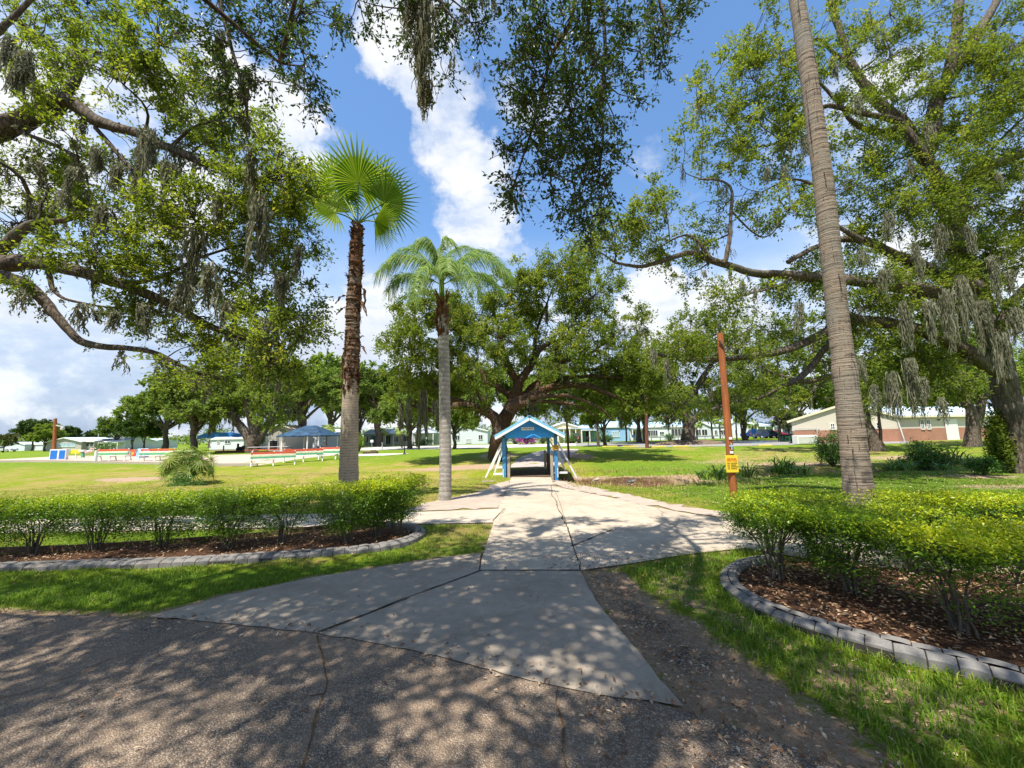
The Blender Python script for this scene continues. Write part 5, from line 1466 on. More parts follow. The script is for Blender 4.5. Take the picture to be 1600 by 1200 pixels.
for k, (px, py, h, n, lab) in enumerate([(1122, 742, .9, 46, 'strap leaved plant clump left of the yellow sign'), (1168, 740, .7, 40, 'strap leaved plant clump just right of the yellow sign'),
        (1222, 738, .9, 56, 'bright strap leaved plant clump between the sign and the tall palm'), (1100, 741, .6, 30, 'small strap leaved clump at the end of the ditch'), (1256, 742, .5, 26, 'low strap leaved clump left of the tall palm'),
        (1395, 733, .6, 34, 'strap leaved clump right of the tall palm trunk'), (1420, 735, .5, 26, 'low strap leaved clump left of the large round bush'),
        (1492, 722, .9, 30, 'pale strap leaved plant right of the large round bush'), (1520, 730, .7, 30, 'strap leaved plant in front of the forking oak'), (1475, 735, .4, 20, 'low strap leaves at the foot of the large round bush')]):
    strap_plant(px, py, h, n, lab, 300 + k)


# ------------------------------------------------------------------ palms
def fan_blade(mb, H, u, n, rad, rng, nseg=46, spread=2.55, droop=.25, joined=.5, tone=.5, tones=.12):
    n = unit(np.asarray(n, float)); u = unit(np.asarray(u, float)); u = unit(u - n * (u @ n)); s = np.cross(n, u)
    a = np.linspace(-spread, spread, nseg * 2 + 1)
    R1 = rad * joined * (.85 + .15 * np.cos(a * .55))
    pleat = np.where(np.arange(len(a)) % 2 == 0, -1, 1) * .016 * rad
    E = H + u * (np.cos(a) * R1)[:, None] + s * (np.sin(a) * R1)[:, None] + n * (pleat + .05 * rad * np.abs(a / spread) ** 2 - .03 * rad)[:, None]
    E0 = H + u * (np.cos(a) * .04)[:, None] + s * (np.sin(a) * .04)[:, None]
    E0 = H + (E - H) * .03
    V = []; Q = []; rn = []
    k = np.arange(nseg) * 2
    for i in k:
        m = i + 1
        base = len(V)
        L = rad * (.86 + .14 * math.cos(a[m] * .6)) * rng.uniform(.82, 1.08)
        dv = unit(E[m] - H)
        tip0 = H + dv * L * .80 + n * (-.04 * rad) + np.array([0, 0, -droop * rad * .10])
        tip = H + dv * L + n * (-.03 * rad) + np.array([0, 0, -droop * rad * rng.uniform(.15, .55) * (.6 + .9 * (1 - math.cos(a[m])) / 2)])
        wv = unit(E[i + 2] - E[i]) * (.012 * rad)
        V += [E0[i], E0[m], E0[i + 2], E[i], E[m], E[i + 2], tip0 - wv, tip0 + wv, tip]
        Q.append(([base, base + 1, base + 4, base + 3], 4)); Q.append(([base + 1, base + 2, base + 5, base + 4], 4))
        Q.append(([base + 3, base + 4, base + 7, base + 6], 4)); Q.append(([base + 4, base + 5, base + 7, base + 4], 3))
        rn.append(tone + rng.normal() * tones)
    V = np.array(V)
    q4 = [f for f, c in Q if c == 4]; q3 = [f[:3] for f, c in Q if c == 3]
    r = np.clip(np.array(rn), 0, 1)
    mb.add(V, q4, 0, np.repeat(r, 3))
    b = (np.arange(nseg) * 9)[:, None]
    off = mb.n - len(V)
    mb.f.append((b + np.array([[6, 7, 8]]) + off, 0, r)); mb.f.append((b + np.array([[4, 5, 7]]) + off, 0, r))


# the tall fan palm on the left
rng = np.random.default_rng(77)
Yw = 11.2
base = P(545, 776, Yw); base[2] = float(hb(Yw)) - .05
wp = empty('fan_palm', base, 0, 'fan palm with bright pleated crown and shaggy brown upper trunk behind the left hedge', 'palm tree')
tr = [P(545, 790, Yw), P(545, 740, Yw), P(546, 680, Yw), P(548, 600, Yw), P(551, 520, Yw), P(554, 440, Yw), P(557, 380, Yw), P(559, 352, Yw)]
q = catmull(tr, .08); f = np.linspace(0, 1, len(q))
mb = MB(); rad = np.interp(f, [0, .1, .25, .45, .6, 1], [.275, .262, .24, .205, .19, .13]) * (1 + .012 * rng.normal(size=len(q)))
mb.tube(q - base, rad, 22, 0, True); mb.build('trunk', M['trunk_fan'], wp, True, False)
# dead leaf bases and shreds
mb = MB(); K = 6
at = lambda py: np.array([np.interp(-py, [-790, -740, -680, -600, -520, -440, -380, -352], [p[j] for p in tr]) for j in range(3)])
N = 1000
pyv = np.where(rng.uniform(0, 1, N) < .93, rng.uniform(352, 590, N), rng.uniform(590, 610, N))
pyv = pyv[~((pyv > 497) & (pyv < 513))]; N = len(pyv)
a = rng.uniform(0, 6.28, N); c = np.array([at(v) for v in pyv]); r0 = np.interp(pyv, [350, 480, 600], [.12, .17, .20])
d = np.stack([np.cos(a), np.sin(a), np.zeros(N)], 1)
L = rng.uniform(.10, .30, N); up = np.where(pyv < 440, 1.0, np.where(rng.uniform(0, 1, N) < .3, .6, -1.0))
t = np.linspace(0, 1, K)[None]
out = rng.uniform(.25, .75, N)[:, None] * L[:, None] * (t ** .8) * np.where(up > 0, .8, .45)[:, None]
C = c[:, None] + d[:, None] * (r0[:, None] + out)[..., None]
C[:, :, 2] += up[:, None] * L[:, None] * t - (up > 0)[:, None] * L[:, None] * .5 * t ** 2
C[:, 1:] += rng.normal(size=(N, K - 1, 3)) * .010
Xd = np.stack([-np.sin(a), np.cos(a), rng.normal(size=N) * .3], 1)[:, None] * np.ones((1, K, 1))
ww = rng.uniform(.025, .07, N)[:, None] * (1.0 - .85 * t ** 1.2)
mb.ribbons(C - base, Xd, ww, 0, (rng.uniform(0, .75, N) + np.where((pyv < 440), .1, 0)).clip(0, 1))
# long dangling dead pieces
for (px, py, L, dx) in [(568, 452, .75, .12), (565, 470, .5, .15), (538, 460, .3, -.22), (540, 480, .25, -.26), (566, 540, .3, .16), (540, 545, .5, -.10), (546, 570, .5, .02), (555, 560, .45, .05), (538, 560, .6, -.06), (550, 585, .4, 0)]:
    p0 = P(px, py, Yw - .16); K2 = 8; t2 = np.linspace(0, 1, K2)
    C = p0 + np.stack([dx * t2, -.05 * t2, -L * t2 ** 1.3], 1) + rng.normal(size=(K2, 3)) * .015
    mb.ribbons(C[None] - base, np.array([[[.8, .6, 0]]]) * np.ones((1, K2, 1)), (.05 * (1 - .7 * t2))[None], 0, np.array([rng.uniform(.1, .9)]))
mb.build('dead_leaf_bases', M['dead'], wp)
mb = MB(); qs = catmull([at(v) for v in (597, 560, 520, 470, 420, 380, 350)], .05)
mb.tube(qs - base, np.interp(np.linspace(0, 1, len(qs)), [0, .1, .3, .36, .4, .7, 1], [.195, .22, .215, .185, .215, .185, .14]) * (1 + .07 * rng.normal(size=len(qs))), 18, 0, True, .10, rng)
mb.build('boot_sheath', M['sheath'], wp, False)
top = P(559, 350, Yw)
FR = [((560, 284), Yw - .25, (0, .15, 1), (0.05, .1, .05), 1.42, 2.55, .5), ((600, 316), Yw - .1, (.85, .1, .35), (-.35, .1, .25), 1.25, 2.3, .55),
      ((528, 296), Yw + .2, (-.7, .2, .8), (.75, .3, -.1), 1.35, 2.2, .35), ((524, 332), Yw - .2, (-.95, -.3, .15), (.1, .3, .9), 1.15, 2.2, .85),
      ((585, 345), Yw - .2, (.55, -.4, -.75), (-.5, .1, -.1), .9, 1.3, .5),
      ((592, 292), Yw + .5, (.5, .4, .85), (-.2, .2, .3), 1.15, 2.3, .4), ((536, 292), Yw + .5, (-.45, .5, .8), (.3, .2, .3), 1.15, 2.2, .35), ((598, 330), Yw + .3, (.95, .5, -.1), (-.1, .1, .6), .8, 2.0, .5),
      ((518, 318), Yw + .4, (-.9, .6, .25), (.3, .1, .6), 1.2, 2.1, .4)]
for (pxy, yy, u, n, r, sp, tone) in FR:
    Hh = P(pxy[0], pxy[1], yy)
    mb = MB(); fan_blade(mb, Hh - base, u, unit(CAM - Hh) + np.array(n), r, rng, 36, sp, .35, .45, tone, .2)
    fo = mb.build('frond', M['fan'], wp)
    sb = MB(); mid = (top + Hh) / 2 + np.array([0, 0, .06])
    sb.tube(catmull([top, mid, Hh + unit(u) * .05], .1) - base, np.linspace(.028, .016, len(catmull([top, mid, Hh], .1))) if False else .02, 6, 0)
    so = sb.build('leaf_stalk', M['palmetto'], fo, True)


# the feather palm beside the path
rng = np.random.default_rng(78)
Yq = 11.8
base = P(695, 778, Yq); base[2] = float(hb(Yq)) - .05
qp = empty('feather_palm', base, 0, 'feather palm with smooth pale ringed trunk and drooping fronds left of the path', 'palm tree')
tr = [P(695, 790, Yq), P(696, 720, Yq), P(695, 640, Yq), P(694, 560, Yq), P(692, 500, Yq), P(691, 470, Yq)]
q = catmull(tr, .07); f = np.linspace(0, 1, len(q))
mb = MB(); mb.tube(q - base, np.interp(f, [0, .06, .3, .8, .9, 1], [.205, .185, .175, .165, .17, .12]) * (1 + .006 * np.sin(f * 170) + .008 * rng.normal(size=len(q))), 20, 0, True)
mb.build('trunk', M['trunk_queen'], qp, True, False)
mb = MB(); N = 150; K = 5
hh = rng.uniform(0, 1, N); a = rng.uniform(0, 6.28, N)
p0 = np.array([P(692, 532, Yq) + (P(691, 462, Yq) - P(692, 532, Yq)) * h_ for h_ in hh])
d = np.stack([np.cos(a), np.sin(a), np.zeros(N)], 1); t = np.linspace(0, 1, K)[None]
L = rng.uniform(.2, .48, N)
C = p0[:, None] + d[:, None] * (.13 + L[:, None] * (.05 + .42 * t ** 1.2) * (1 - .3 * hh[:, None]))[..., None]; C[:, :, 2] += L[:, None] * (t * .9 - .25 * t ** 2)
Xd = np.stack([-np.sin(a), np.cos(a), 0 * a], 1)[:, None] * np.ones((1, K, 1))
mb.ribbons(C - base, Xd, rng.uniform(.03, .06, N)[:, None] * (1 - .75 * t), 0, rng.uniform(.3, 1, N)); mb.build('dead_leaf_bases', M['dead'], qp)
mb = MB(); mb.tube(catmull([P(691, 475, Yq), P(690, 445, Yq), P(690, 415, Yq)], .06) - base, [.12, .11, .10, .09, .08, .07, .06, .05, .045, .04][:len(catmull([P(691, 475, Yq), P(690, 445, Yq), P(690, 415, Yq)], .06))] if len(catmull([P(691, 475, Yq), P(690, 445, Yq), P(690, 415, Yq)], .06)) <= 10 else .08, 12, 0)
mb.build('crownshaft', M['queen'], qp, True)


def feather(qp, base, pts, rng, ll=.62, tone=.5, n=80):
    q = catmull(pts, .04)
    u = np.r_[0, np.cumsum(np.linalg.norm(np.diff(q, axis=0), axis=1))]; Lr = u[-1]
    sb = MB(); sb.tube(q - base, np.linspace(.022, .005, len(q)), 5, 0)
    fo = None
    s = np.linspace(.12, .995, n) * Lr
    c = np.stack([np.interp(s, u, q[:, j]) for j in range(3)], 1)
    tg = np.stack([np.interp(s, u, np.gradient(q[:, j], u)) for j in range(3)], 1); tg = unit(tg)
    sd = unit(np.cross(tg, np.array([0, 0, 1.]) + .001))
    f = s / Lr; L = ll * (.55 + .45 * np.sin(np.pi * np.clip(f * .85 + .12, 0, 1)))
    Cs = []; Xs = []; W = []; K = 5; t = np.linspace(0, 1, K)
    for sg in (-1, 1):
        for rep in range(2):
            el = rng.normal(.15 if rep else .5, .25, n)
            d0 = unit(sd * sg + tg * .55 + np.array([0, 0, 1.]) * el[:, None])
            LL = L * rng.uniform(.8, 1.15, n)
            C = c[:, None] + d0[:, None] * (LL[:, None] * t[None])[..., None]
            C[:, :, 2] -= (LL[:, None] * t[None] ** 1.8) * rng.uniform(.65, 1.0, n)[:, None]
            C[:, :, :2] -= (sd * sg)[:, None, :2] * (LL[:, None] * t[None] ** 2 * .35)[..., None]
            Cs.append(C); Xs.append(unit(tg[:, None] + rng.normal(size=(n, 1, 3)) * .3) * np.ones((1, K, 1))); W.append(.0125 * (1 - .8 * t[None] ** 1.5) * np.ones((n, 1)))
    C = np.concatenate(Cs); 
    mb = MB(); mb.ribbons(C - base, np.concatenate(Xs), np.concatenate(W), 0, rng.normal(tone, .2, len(C)).clip(0, 1))
    fo = mb.build('frond', M['queen'], qp)
    sb.build('leaf_stalk', M['palmetto'], fo, True)


PQ = lambda x, y, dy=0: P(x, y, Yq + dy)
for pts, tone in [([PQ(690, 440), PQ(670, 415, -.2), PQ(643, 402, -.4), PQ(614, 404, -.6), PQ(588, 428, -.7)], .6), ([PQ(691, 440), PQ(712, 415, -.2), PQ(740, 400, -.4), PQ(770, 405, -.5), PQ(798, 430, -.6)], .5),
                  ([PQ(690, 435), PQ(686, 405, .2), PQ(690, 380, .3), PQ(700, 372, .2), PQ(710, 385, 0)], .6), ([PQ(690, 440), PQ(665, 405, .4), PQ(645, 390, .8), PQ(622, 395, 1.1), PQ(605, 420, 1.3)], .4),
                  ([PQ(692, 440), PQ(715, 408, .4), PQ(745, 392, .8), PQ(775, 405, 1.1), PQ(800, 435, 1.3)], .4), ([PQ(690, 440), PQ(675, 420, -.6), PQ(662, 418, -1.0), PQ(650, 440, -1.3), PQ(645, 470, -1.4)], .55),
                  ([PQ(692, 440), PQ(708, 420, -.6), PQ(725, 416, -1.0), PQ(740, 435, -1.4), PQ(750, 462, -1.5)], .55), ([PQ(690, 440), PQ(680, 400, .8), PQ(665, 380, 1.4), PQ(640, 385, 1.8)], .35),
                  ([PQ(692, 440), PQ(700, 400, .8), PQ(720, 385, 1.4), PQ(745, 392, 1.8)], .35), ([PQ(690, 440), PQ(694, 412, -.8), PQ(698, 405, -1.3), PQ(700, 425, -1.8)], .6),
                  ([PQ(690, 432), PQ(680, 395, -.1), PQ(668, 375, -.2), PQ(652, 378, -.3)], .65), ([PQ(691, 445), PQ(720, 432, 0), PQ(755, 430, .2), PQ(785, 455, .3)], .35), ([PQ(690, 445), PQ(660, 432, 0), PQ(625, 432, .2), PQ(606, 455, .3)], .4)]:
    feather(qp, base, pts, rng, .60, tone)

# the tall leaning palm on the right, its crown above the frame
rng = np.random.default_rng(79)
Yt = 6.6
tp0 = P(1347, 815, Yt); base = tp0.copy(); base[2] = -.05
tp = empty('tall_palm', base, 0, 'tall grey palm trunk leaning out of the top of the picture behind the right hedge', 'palm tree')
tr = [P(1352, 860, Yt), P(1345, 795, Yt), P(1336, 720, Yt), P(1322, 600, Yt + .05), P(1312, 520, Yt + .1), P(1301, 420, Yt + .1), P(1288, 300, Yt + .1), P(1272, 180, Yt + .1), P(1258, 80, Yt + .1), P(1244, -10, Yt + .1), P(1225, -130, Yt + .1), P(1205, -260, Yt + .1)]
q = catmull(tr, .07); f = (q[:, 2]) / q[-1, 2]
rad = np.interp(q[:, 2], [0, .4, 1.2, 2.4, 2.75, 2.9, 3.6, 5.5, 7.5, 9.5, 12], [.32, .285, .255, .225, .238, .215, .21, .205, .19, .18, .15])
rad = rad * .76
rad = rad * (1 + .014 * np.sin(q[:, 2] * 38 + np.sin(q[:, 2] * 9)) + .008 * rng.normal(size=len(q)))
mb = MB(); mb.tube(q - base, rad, 28, 0, True, .02, rng); mb.build('trunk', M['trunk_tall'], tp, True, False)
tip = q[-1]
for k in range(14):
    a = k * 2.4; el = rng.uniform(-.3, .9)
    u = np.array([math.cos(a), math.sin(a), el]); Hh = tip + unit(u) * 1.0 + np.array([0, 0, .3])
    mb = MB(); fan_blade(mb, Hh - base, u, (-.3 * math.cos(a), -.3 * math.sin(a), 1), 1.0, rng, 24, 2.0, .5, .55, .45)
    fo = mb.build('frond', M['fan'], tp); sb = MB(); sb.tube(np.array([tip, (tip + Hh) / 2 + [0, 0, .1], Hh]) - base, .02, 5, 0); sb.build('leaf_stalk', M['palmetto'], fo, True)

# the shrubby fan palm on the lawn
rng = np.random.default_rng(80)
g = G(288, 753)
sp = empty('fan_palm_shrub', g, 0, 'bushy low fan palm with yellow green leaves alone on the left lawn', 'palm shrub')
mb = MB(); sb = MB()
for k in range(84):
    a = rng.uniform(0, 6.28); el = rng.uniform(-.1, 1.45)
    d = np.array([math.cos(a) * math.cos(el), math.sin(a) * math.cos(el), math.sin(el)])
    L = rng.uniform(.65, 1.0)
    Hh = d * L + np.array([0, 0, .35]); n = unit(d * .9 + rdir(1, rng)[0] * .45 + np.array([0, 0, .15])); u = d * .6 + rdir(1, rng)[0] * .5 + np.array([0, 0, .25])
    fan_blade(mb, Hh, u, n, rng.uniform(.42, .58), rng, 15, 2.1, .22, .24, rng.uniform(.25, .95), .2)
    sb.tube(catmull([np.array([d[0] * .1, d[1] * .1, 0]), d * L * .5 + np.array([0, 0, .3]), Hh], .15), .012, 4, 0)
sp.scale = (1.2, 1.2, 1.35); mb.build('leaves', M['palmetto'], sp); sb.build('leaf_stalks', M['palmetto'], sp, True)


# small far palms: one kind, then copies
rng = np.random.default_rng(81)
fp = empty('small_palm', (0, 0, 0), 0, 'x', 'palm tree')
mb = MB(); mb.tube(catmull([(0, 0, -.05), (.05, 0, 1.2), (.0, 0, 2.6)], .3), .13, 8, 0); mb.build('trunk', M['bark'], fp, True, False)
mb = MB()
for k in range(22):
    a = k * 2.4; el = rng.uniform(-.5, 1.1); d = np.array([math.cos(a) * math.cos(el), math.sin(a) * math.cos(el), math.sin(el)])
    fan_blade(mb, d * .8 + np.array([0, 0, 2.7]), d + np.array([0, 0, -.5]), d * .6 + rdir(1, rng)[0] * .4 + np.array([0, 0, .4]), .75, rng, 10, 1.7, .6, .4, rng.uniform(.2, .8), .15)
mb.build('crown', M['palmetto'], fp)
for k, (px, py, Y, s, lab) in enumerate([(979, 692, 68, 1.25, 'small fan palm with drooping grey leaves before the blue house'), (597, 697, 72, 1.0, 'small palm before the white porch house left of the feather palm'), (1090, 690, 75, 1.1, 'small palm just right of the dark oak trunk by the lot'),
        (1114, 690, 78, 1.75, 'taller thin palm before the white houses left of the sign pole'), (1126, 690, 80, 1.3, 'palm close left of the sign pole before the white houses'), (1160, 690, 82, 1.55, 'palm just right of the sign pole before the white houses'), (1178, 689, 76, 1.0, 'small dark palm beside the blue pickup'), (628, 698, 58, .95, 'small palm under the pale moss left of the feather palm'), (510, 702, 60, 1.1, 'small palm beside the blue canopy shelter')]):
    o = fp if k == 0 else copy_tree(fp)
    p = P(px, py, Y); o.location = (p[0], p[1], float(hb(Y)) - .05); o.scale = (s ** .5, s ** .5, s); o.rotation_euler = (0, 0, k * 1.3)
    o['label'] = lab; o['group'] = 'small palms by the houses'
# ------------------------------------------------------------------ the covered footbridge
def text_mesh(s, size, name, mat, parent, loc, rot=(math.pi / 2, 0, 0), depth=.004, align='CENTER'):
    cu = bpy.data.curves.new(name, 'FONT'); cu.body = s; cu.size = size; cu.align_x = align; cu.align_y = 'CENTER'; cu.extrude = depth
    tmp = bpy.data.objects.new('tmp_text', cu); COL.objects.link(tmp)
    bpy.context.view_layer.update()
    me = bpy.data.meshes.new_from_object(tmp.evaluated_get(bpy.context.evaluated_depsgraph_get()))
    bpy.data.objects.remove(tmp); bpy.data.curves.remove(cu)
    me.name = name; me.materials.clear(); me.materials.append(mat)
    o = link(name, me, parent); o.location = loc; o.rotation_euler = rot
    return o


YB = G(829, 745)[1]; zb = float(hb(YB))
cb = P(829, 745, YB); cb[2] = zb
br = empty('covered_footbridge', cb, 0, 'small blue covered footbridge with gabled roof and white side braces at the path end', 'footbridge')
spx = scale_at(829, 700, YB)
def bx(px): return (px - 829) * spx
def bz(py): return P(829, py, YB)[2] - zb
hwid = (bx(872) - bx(787)) / 2 - .06
Lb = 4.2
eave = bz(683); peak = bz(653.5)
mb = MB()
for k in range(28): mb.box((-hwid - .1, .02 + k * .15, -.12), (hwid + .1, .02 + k * .15 + .142, .02), 0)
mb.build('deck', M['wood_dark'], br)
for sx in (-1, 1):
    for yy in (.05, Lb - .1):
        mb = MB(); mb.box((sx * hwid - .085, yy - .085, -.5), (sx * hwid + .085, yy + .085, eave + .02), 0, None, .012); mb.build('post', M['bridge_blue'], br)
        mb = MB(); x = sx * (hwid - .22); mb.box((x - .07, yy - .05, -.4), (x + .07, yy + .06, bz(709)), 0, None, .012); mb.build('railing_post', M['wood_grey'], br)
        mb = MB(); mb.bar((sx * (hwid + .10), yy - .02, bz(691)), (sx * (hwid + .98), yy - .02, -.12), .08, .05, 0, (0, 1, 0)); mb.build('brace', M['white_paint'], br)
        mb = MB(); mb.bar((sx * (hwid - .1), yy + .1, bz(740)), (sx * (hwid + .55), yy + .1, bz(740)), .10, .09); mb.build('outrigger_beam', M['white_paint'], br)
        mb = MB(); mb.bar((sx * (hwid + .10), yy + .55, bz(700)), (sx * (hwid + .5), yy + .55, bz(739)), .07, .05, 0, (0, 1, 0)); mb.build('brace', M['white_paint'], br)
        mb = MB(); mb.bar((sx * (hwid - .16), yy, bz(690)), (sx * (hwid - .30), yy, bz(682)), .06, .05, 0, (0, 1, 0)); mb.build('bracket', M['white_paint'], br)
    mb = MB()
    for k in range(7): mb.box((sx * (hwid - .22) - .02, .1, .06 + k * .125), (sx * (hwid - .22) + .02, 2.9, .06 + k * .125 + .112), 0)
    mb.box((sx * (hwid - .22) - .06, .1, .94), (sx * (hwid - .22) + .06, 2.9, .985), 0)
    mb.build('side_railing', M['wood_dark'], br)
    mb = MB(); mb.bar((sx * hwid, -.3, eave + .05), (sx * hwid, Lb + .3, eave + .05), .12, .14); mb.build('roof_beam', M['wood_dark'], br)
    mb = MB(); mb.box((sx * hwid - .02 + .05 * sx, -.07, -.05), (sx * hwid + .02 + .05 * sx, -.04, .4), 0); mb.build('marker_strip', M['white_paint'], br)
over = bx(883) - .02
for sx in (-1, 1):
    a = np.array([0, -.45, peak]); b = np.array([sx * over, -.45, eave + .02]); nrm = unit(np.cross(b - a, [0, 1, 0]) * -sx)
    nrm = nrm if nrm[2] > 0 else -nrm
    mb = MB()
    th = .085
    for k in range(22):      # ribbed sheet
        y0 = -.45 + k * (Lb + .9) / 22; y1 = y0 + (Lb + .9) / 22
        V = [a, b]; 
        for (yy0, yy1, h0) in ((y0, y0 + .05, .028), (y0 + .05, y1, 0)):
            pts = [(0, yy0, peak), (sx * over, yy0, eave + .02), (sx * over, yy1, eave + .02), (0, yy1, peak)]
            lo = [np.array(p) + nrm * .005 for p in pts]; hi = [np.array(p) + nrm * (th + h0) for p in pts]
            mb.add(lo + hi, [[0, 1, 2, 3], [4, 7, 6, 5], [0, 4, 5, 1], [1, 5, 6, 2], [2, 6, 7, 3], [3, 7, 4, 0]])
    mb.build('roof_panel', M['roof_bridge'], br)
    for yy in (-.49, Lb + .47):
        mb = MB(); mb.bar(a * [1, 0, 1] + np.array([0, yy, -.055]), b * [1, 0, 1] + np.array([0, yy, -.055]), .035, .11, 0, (0, 0, 1)); mb.build('fascia_board', M['white_paint'], br)
mb = MB(); mb.bar((0, -.5, peak + .10), (0, Lb + .5, peak + .10), .16, .03); mb.build('ridge_cap', M['roof_bridge'], br)
for yy in (-.16, Lb + .12):
    mb = MB(); w = hwid + .05; zt = lambda x: peak - .05 - abs(x) / over * (peak - eave - .02)
    nb = 22
    for k in range(nb):
        x0 = -w - .0 + 2 * w * k / nb; x1 = x0 + 2 * w / nb - .006
        lo = eave - .06; sc = .045 * 1
        xm = (x0 + x1) / 2
        f_ = [(x0, yy, lo + sc), (x0 + .025, yy, lo + .012), (xm, yy, lo), (x1 - .025, yy, lo + .012), (x1, yy, lo + sc), (x1, yy, zt(x1)), (x0, yy, zt(x0))]
        b_ = [(p[0], yy + .03, p[2]) for p in f_]
        n = len(f_)
        mb.add(f_, [list(range(n))]); mb.add(b_, [list(range(n - 1, -1, -1))])
        mb.add(f_ + b_, [[i, i + n, (i + 1) % n + n, (i + 1) % n] for i in range(n)])
    mb.add([(-w, yy + .016, eave), (w, yy + .016, eave), (0, yy + .016, zt(0) - .02)], [[0, 1, 2]])
    gpn = mb.build('gable_panel', M['bridge_boards'], br)
    if yy < 0:
        mb = MB(); mb.box((bx(816.5), -.20, bz(672.2)), (bx(836), -.168, bz(667.4)), 0, None, .006); sb_ = mb.build('name_board', M['sign_white'], gpn)
        text_mesh('COVERED BRIDGE', .105, 'lettering', M['ink_black'], sb_, ((bx(816.5) + bx(836)) / 2, -.204, (bz(672.2) + bz(667.4)) / 2), (math.pi / 2, 0, 0), .002).scale.x = .62
mb = MB(); mb.box((bx(864), -.075, bz(704)), (bx(874), -.045, bz(696)), 0, None, .006); sg = mb.build('notice_plate', M['orange_sign'], br)
text_mesh('CART\nONLY', .085, 'lettering', M['ink_black'], sg, (bx(869), -.079, bz(700)), (math.pi / 2, 0, 0), .002)
mb = MB()
for k in range(7): mb.bar((-hwid, .0 + k * .68, eave + .10), (hwid, .0 + k * .68, eave + .10), .05, .1)
mb.build('roof_tie', M['wood_dark'], br)
# footing block of the left brace
mb = MB(); p = G(763, 753); mb.box((p[0] - .3, p[1] - .1, p[2] - .05), (p[0] + .25, p[1] + .15, p[2] + .04), 0, None, .015); tag(mb.build('footing_slab', M['conc_old']), 'small concrete slab at the foot of the left bridge brace', 'slab')
mb = MB(); rr_ = np.random.default_rng(4)
for (px, py, s, nm, lab) in [(986, 754, .13, 'boulder', 'pale boulder on the right lip of the ditch'), (932, 751, .10, 'boulder', 'smaller pale boulder on the left lip of the ditch')]:
    g = G(px, py); bm = bmesh.new(); bmesh.ops.create_icosphere(bm, subdivisions=3, radius=1)
    for v in bm.verts:
        n = v.co.copy(); v.co = Vector((n.x * 1.7, n.y, n.z * .6)) * s * (1 + .14 * math.sin(n.x * 5 + 1) * math.sin(n.y * 4) + .1 * math.sin(n.z * 6 + n.x * 3))
    me = bpy.data.meshes.new(nm); bm.to_mesh(me); bm.free(); me.materials.append(M['conc_old']); o = link(nm, me); o.location = (g[0], g[1], g[2] + .05); o.rotation_euler = (.1, -.25, .3); tag(o, lab, 'boulder')

# ------------------------------------------------------------------ wooden pole with the yellow sign
Yp = 10.2
pt = P(1125, 521, Yp); pb = P(1147.5, 790, Yp); pb[2] = float(hb(Yp)) - .05
sp_ = empty('sign_pole', pb, 0, 'red brown wooden pole with a yellow notice and small stickers behind the right hedge', 'pole')
q = catmull([pb, (pb + pt) / 2, pt], .2)
mb = MB(); mb.tube(q - pb, np.linspace(.095, .078, len(q)), 14, 0, True, .02, np.random.default_rng(2)); mb.build('pole', M['pole_red'], sp_, True)
u_ = unit(pt - pb)
def on_pole(py):
    f = (790 - py) / (790 - 521); return pb + (pt - pb) * f
tilt = math.atan2(u_[0], u_[2])
def plate(py0, py1, w, name, mat, dx=0.0, dy=-.115):
    a = on_pole(py0); b = on_pole(py1); c = (a + b) / 2; h = np.linalg.norm(a - b)
    mb = MB(); mb.box((-w / 2, -.006, -h / 2), (w / 2, .006, h / 2), 0, None, .003)
    o = mb.build(name, mat, sp_); o.location = c - pb + np.array([dx, dy, 0]); o.rotation_euler = (0, tilt * .5, 0)
    return o, h
sy, hh_ = plate(742, 716, .31, 'yellow_sign', M['yellow_sign'], -.035)
for k, (s, z, m, sz, x, al) in enumerate([('BRIDGE', .30, 'ink_red', .068, 0, 'CENTER'), ('NOTICE', .20, 'ink_red', .068, 0, 'CENTER')]):
    text_mesh(s, sz, 'lettering', M[m], sy, (x, -.008, (z - .02) * hh_ * 1.0), (math.pi / 2, 0, 0), .002, al)
for k in range(4):
    z = .03 - k * .105
    text_mesh(['MON', 'WED', 'FRI', 'SUN'][k] if False else 'No', .05, 'lettering', M['ink_black'], sy, (-.125, -.008, z * hh_), (math.pi / 2, 0, 0), .002, 'LEFT')
    text_mesh(['WALKING', 'FISHING', 'SWIMMING', 'PARKING'][k], .046, 'lettering', M['ink_black'], sy, (-.035, -.008, z * hh_), (math.pi / 2, 0, 0), .002, 'LEFT').scale.x = .78
plate(692, 688.5, .075, 'sticker', M['sign_white'], -.01, -.10); plate(713.5, 710, .085, 'sticker', M['sign_white'], -.01, -.10)
mb = MB(); c = on_pole(702) - pb; mb.box((c[0] - .055, c[1] - .105, c[2] - .012), (c[0] + .055, c[1] - .098, c[2] + .018)); mb.box((c[0] - .015, c[1] - .108, c[2] - .09), (c[0] + .015, c[1] - .099, c[2] + .07)); mb.build('cross_decal', M['roof_blue'], sp_)
mb = MB(); c = on_pole(540) - pb; mb.tube([c + [-.08, -.09, .1], c + [-.03, -.11, .0], c + [.02, -.10, -.12]], .03, 6); mb.build('broken_limb_bracket', M['wood_dark'], sp_)


# ------------------------------------------------------------------ other poles
def pole(name, px0, py0, px1, py1, r, label, mat, cat='pole', group=None, Y=None):
    g = G(px0, py0)
    Yq_ = g[1] if Y is None else Y
    g = P(px0, py0, Yq_); g[2] = float(hb(Yq_)) - .05
    t = P(px1, py1, Yq_)
    root = empty(name, g, 0, label, cat, group)
    q = catmull([g, (g + t) / 2, t], .6)
    mb = MB(); mb.tube(q - g, np.linspace(r * 1.08, r * .88, len(q)), 10, 0); mb.build('shaft', M[mat], root, True)
    return root, t - g, g


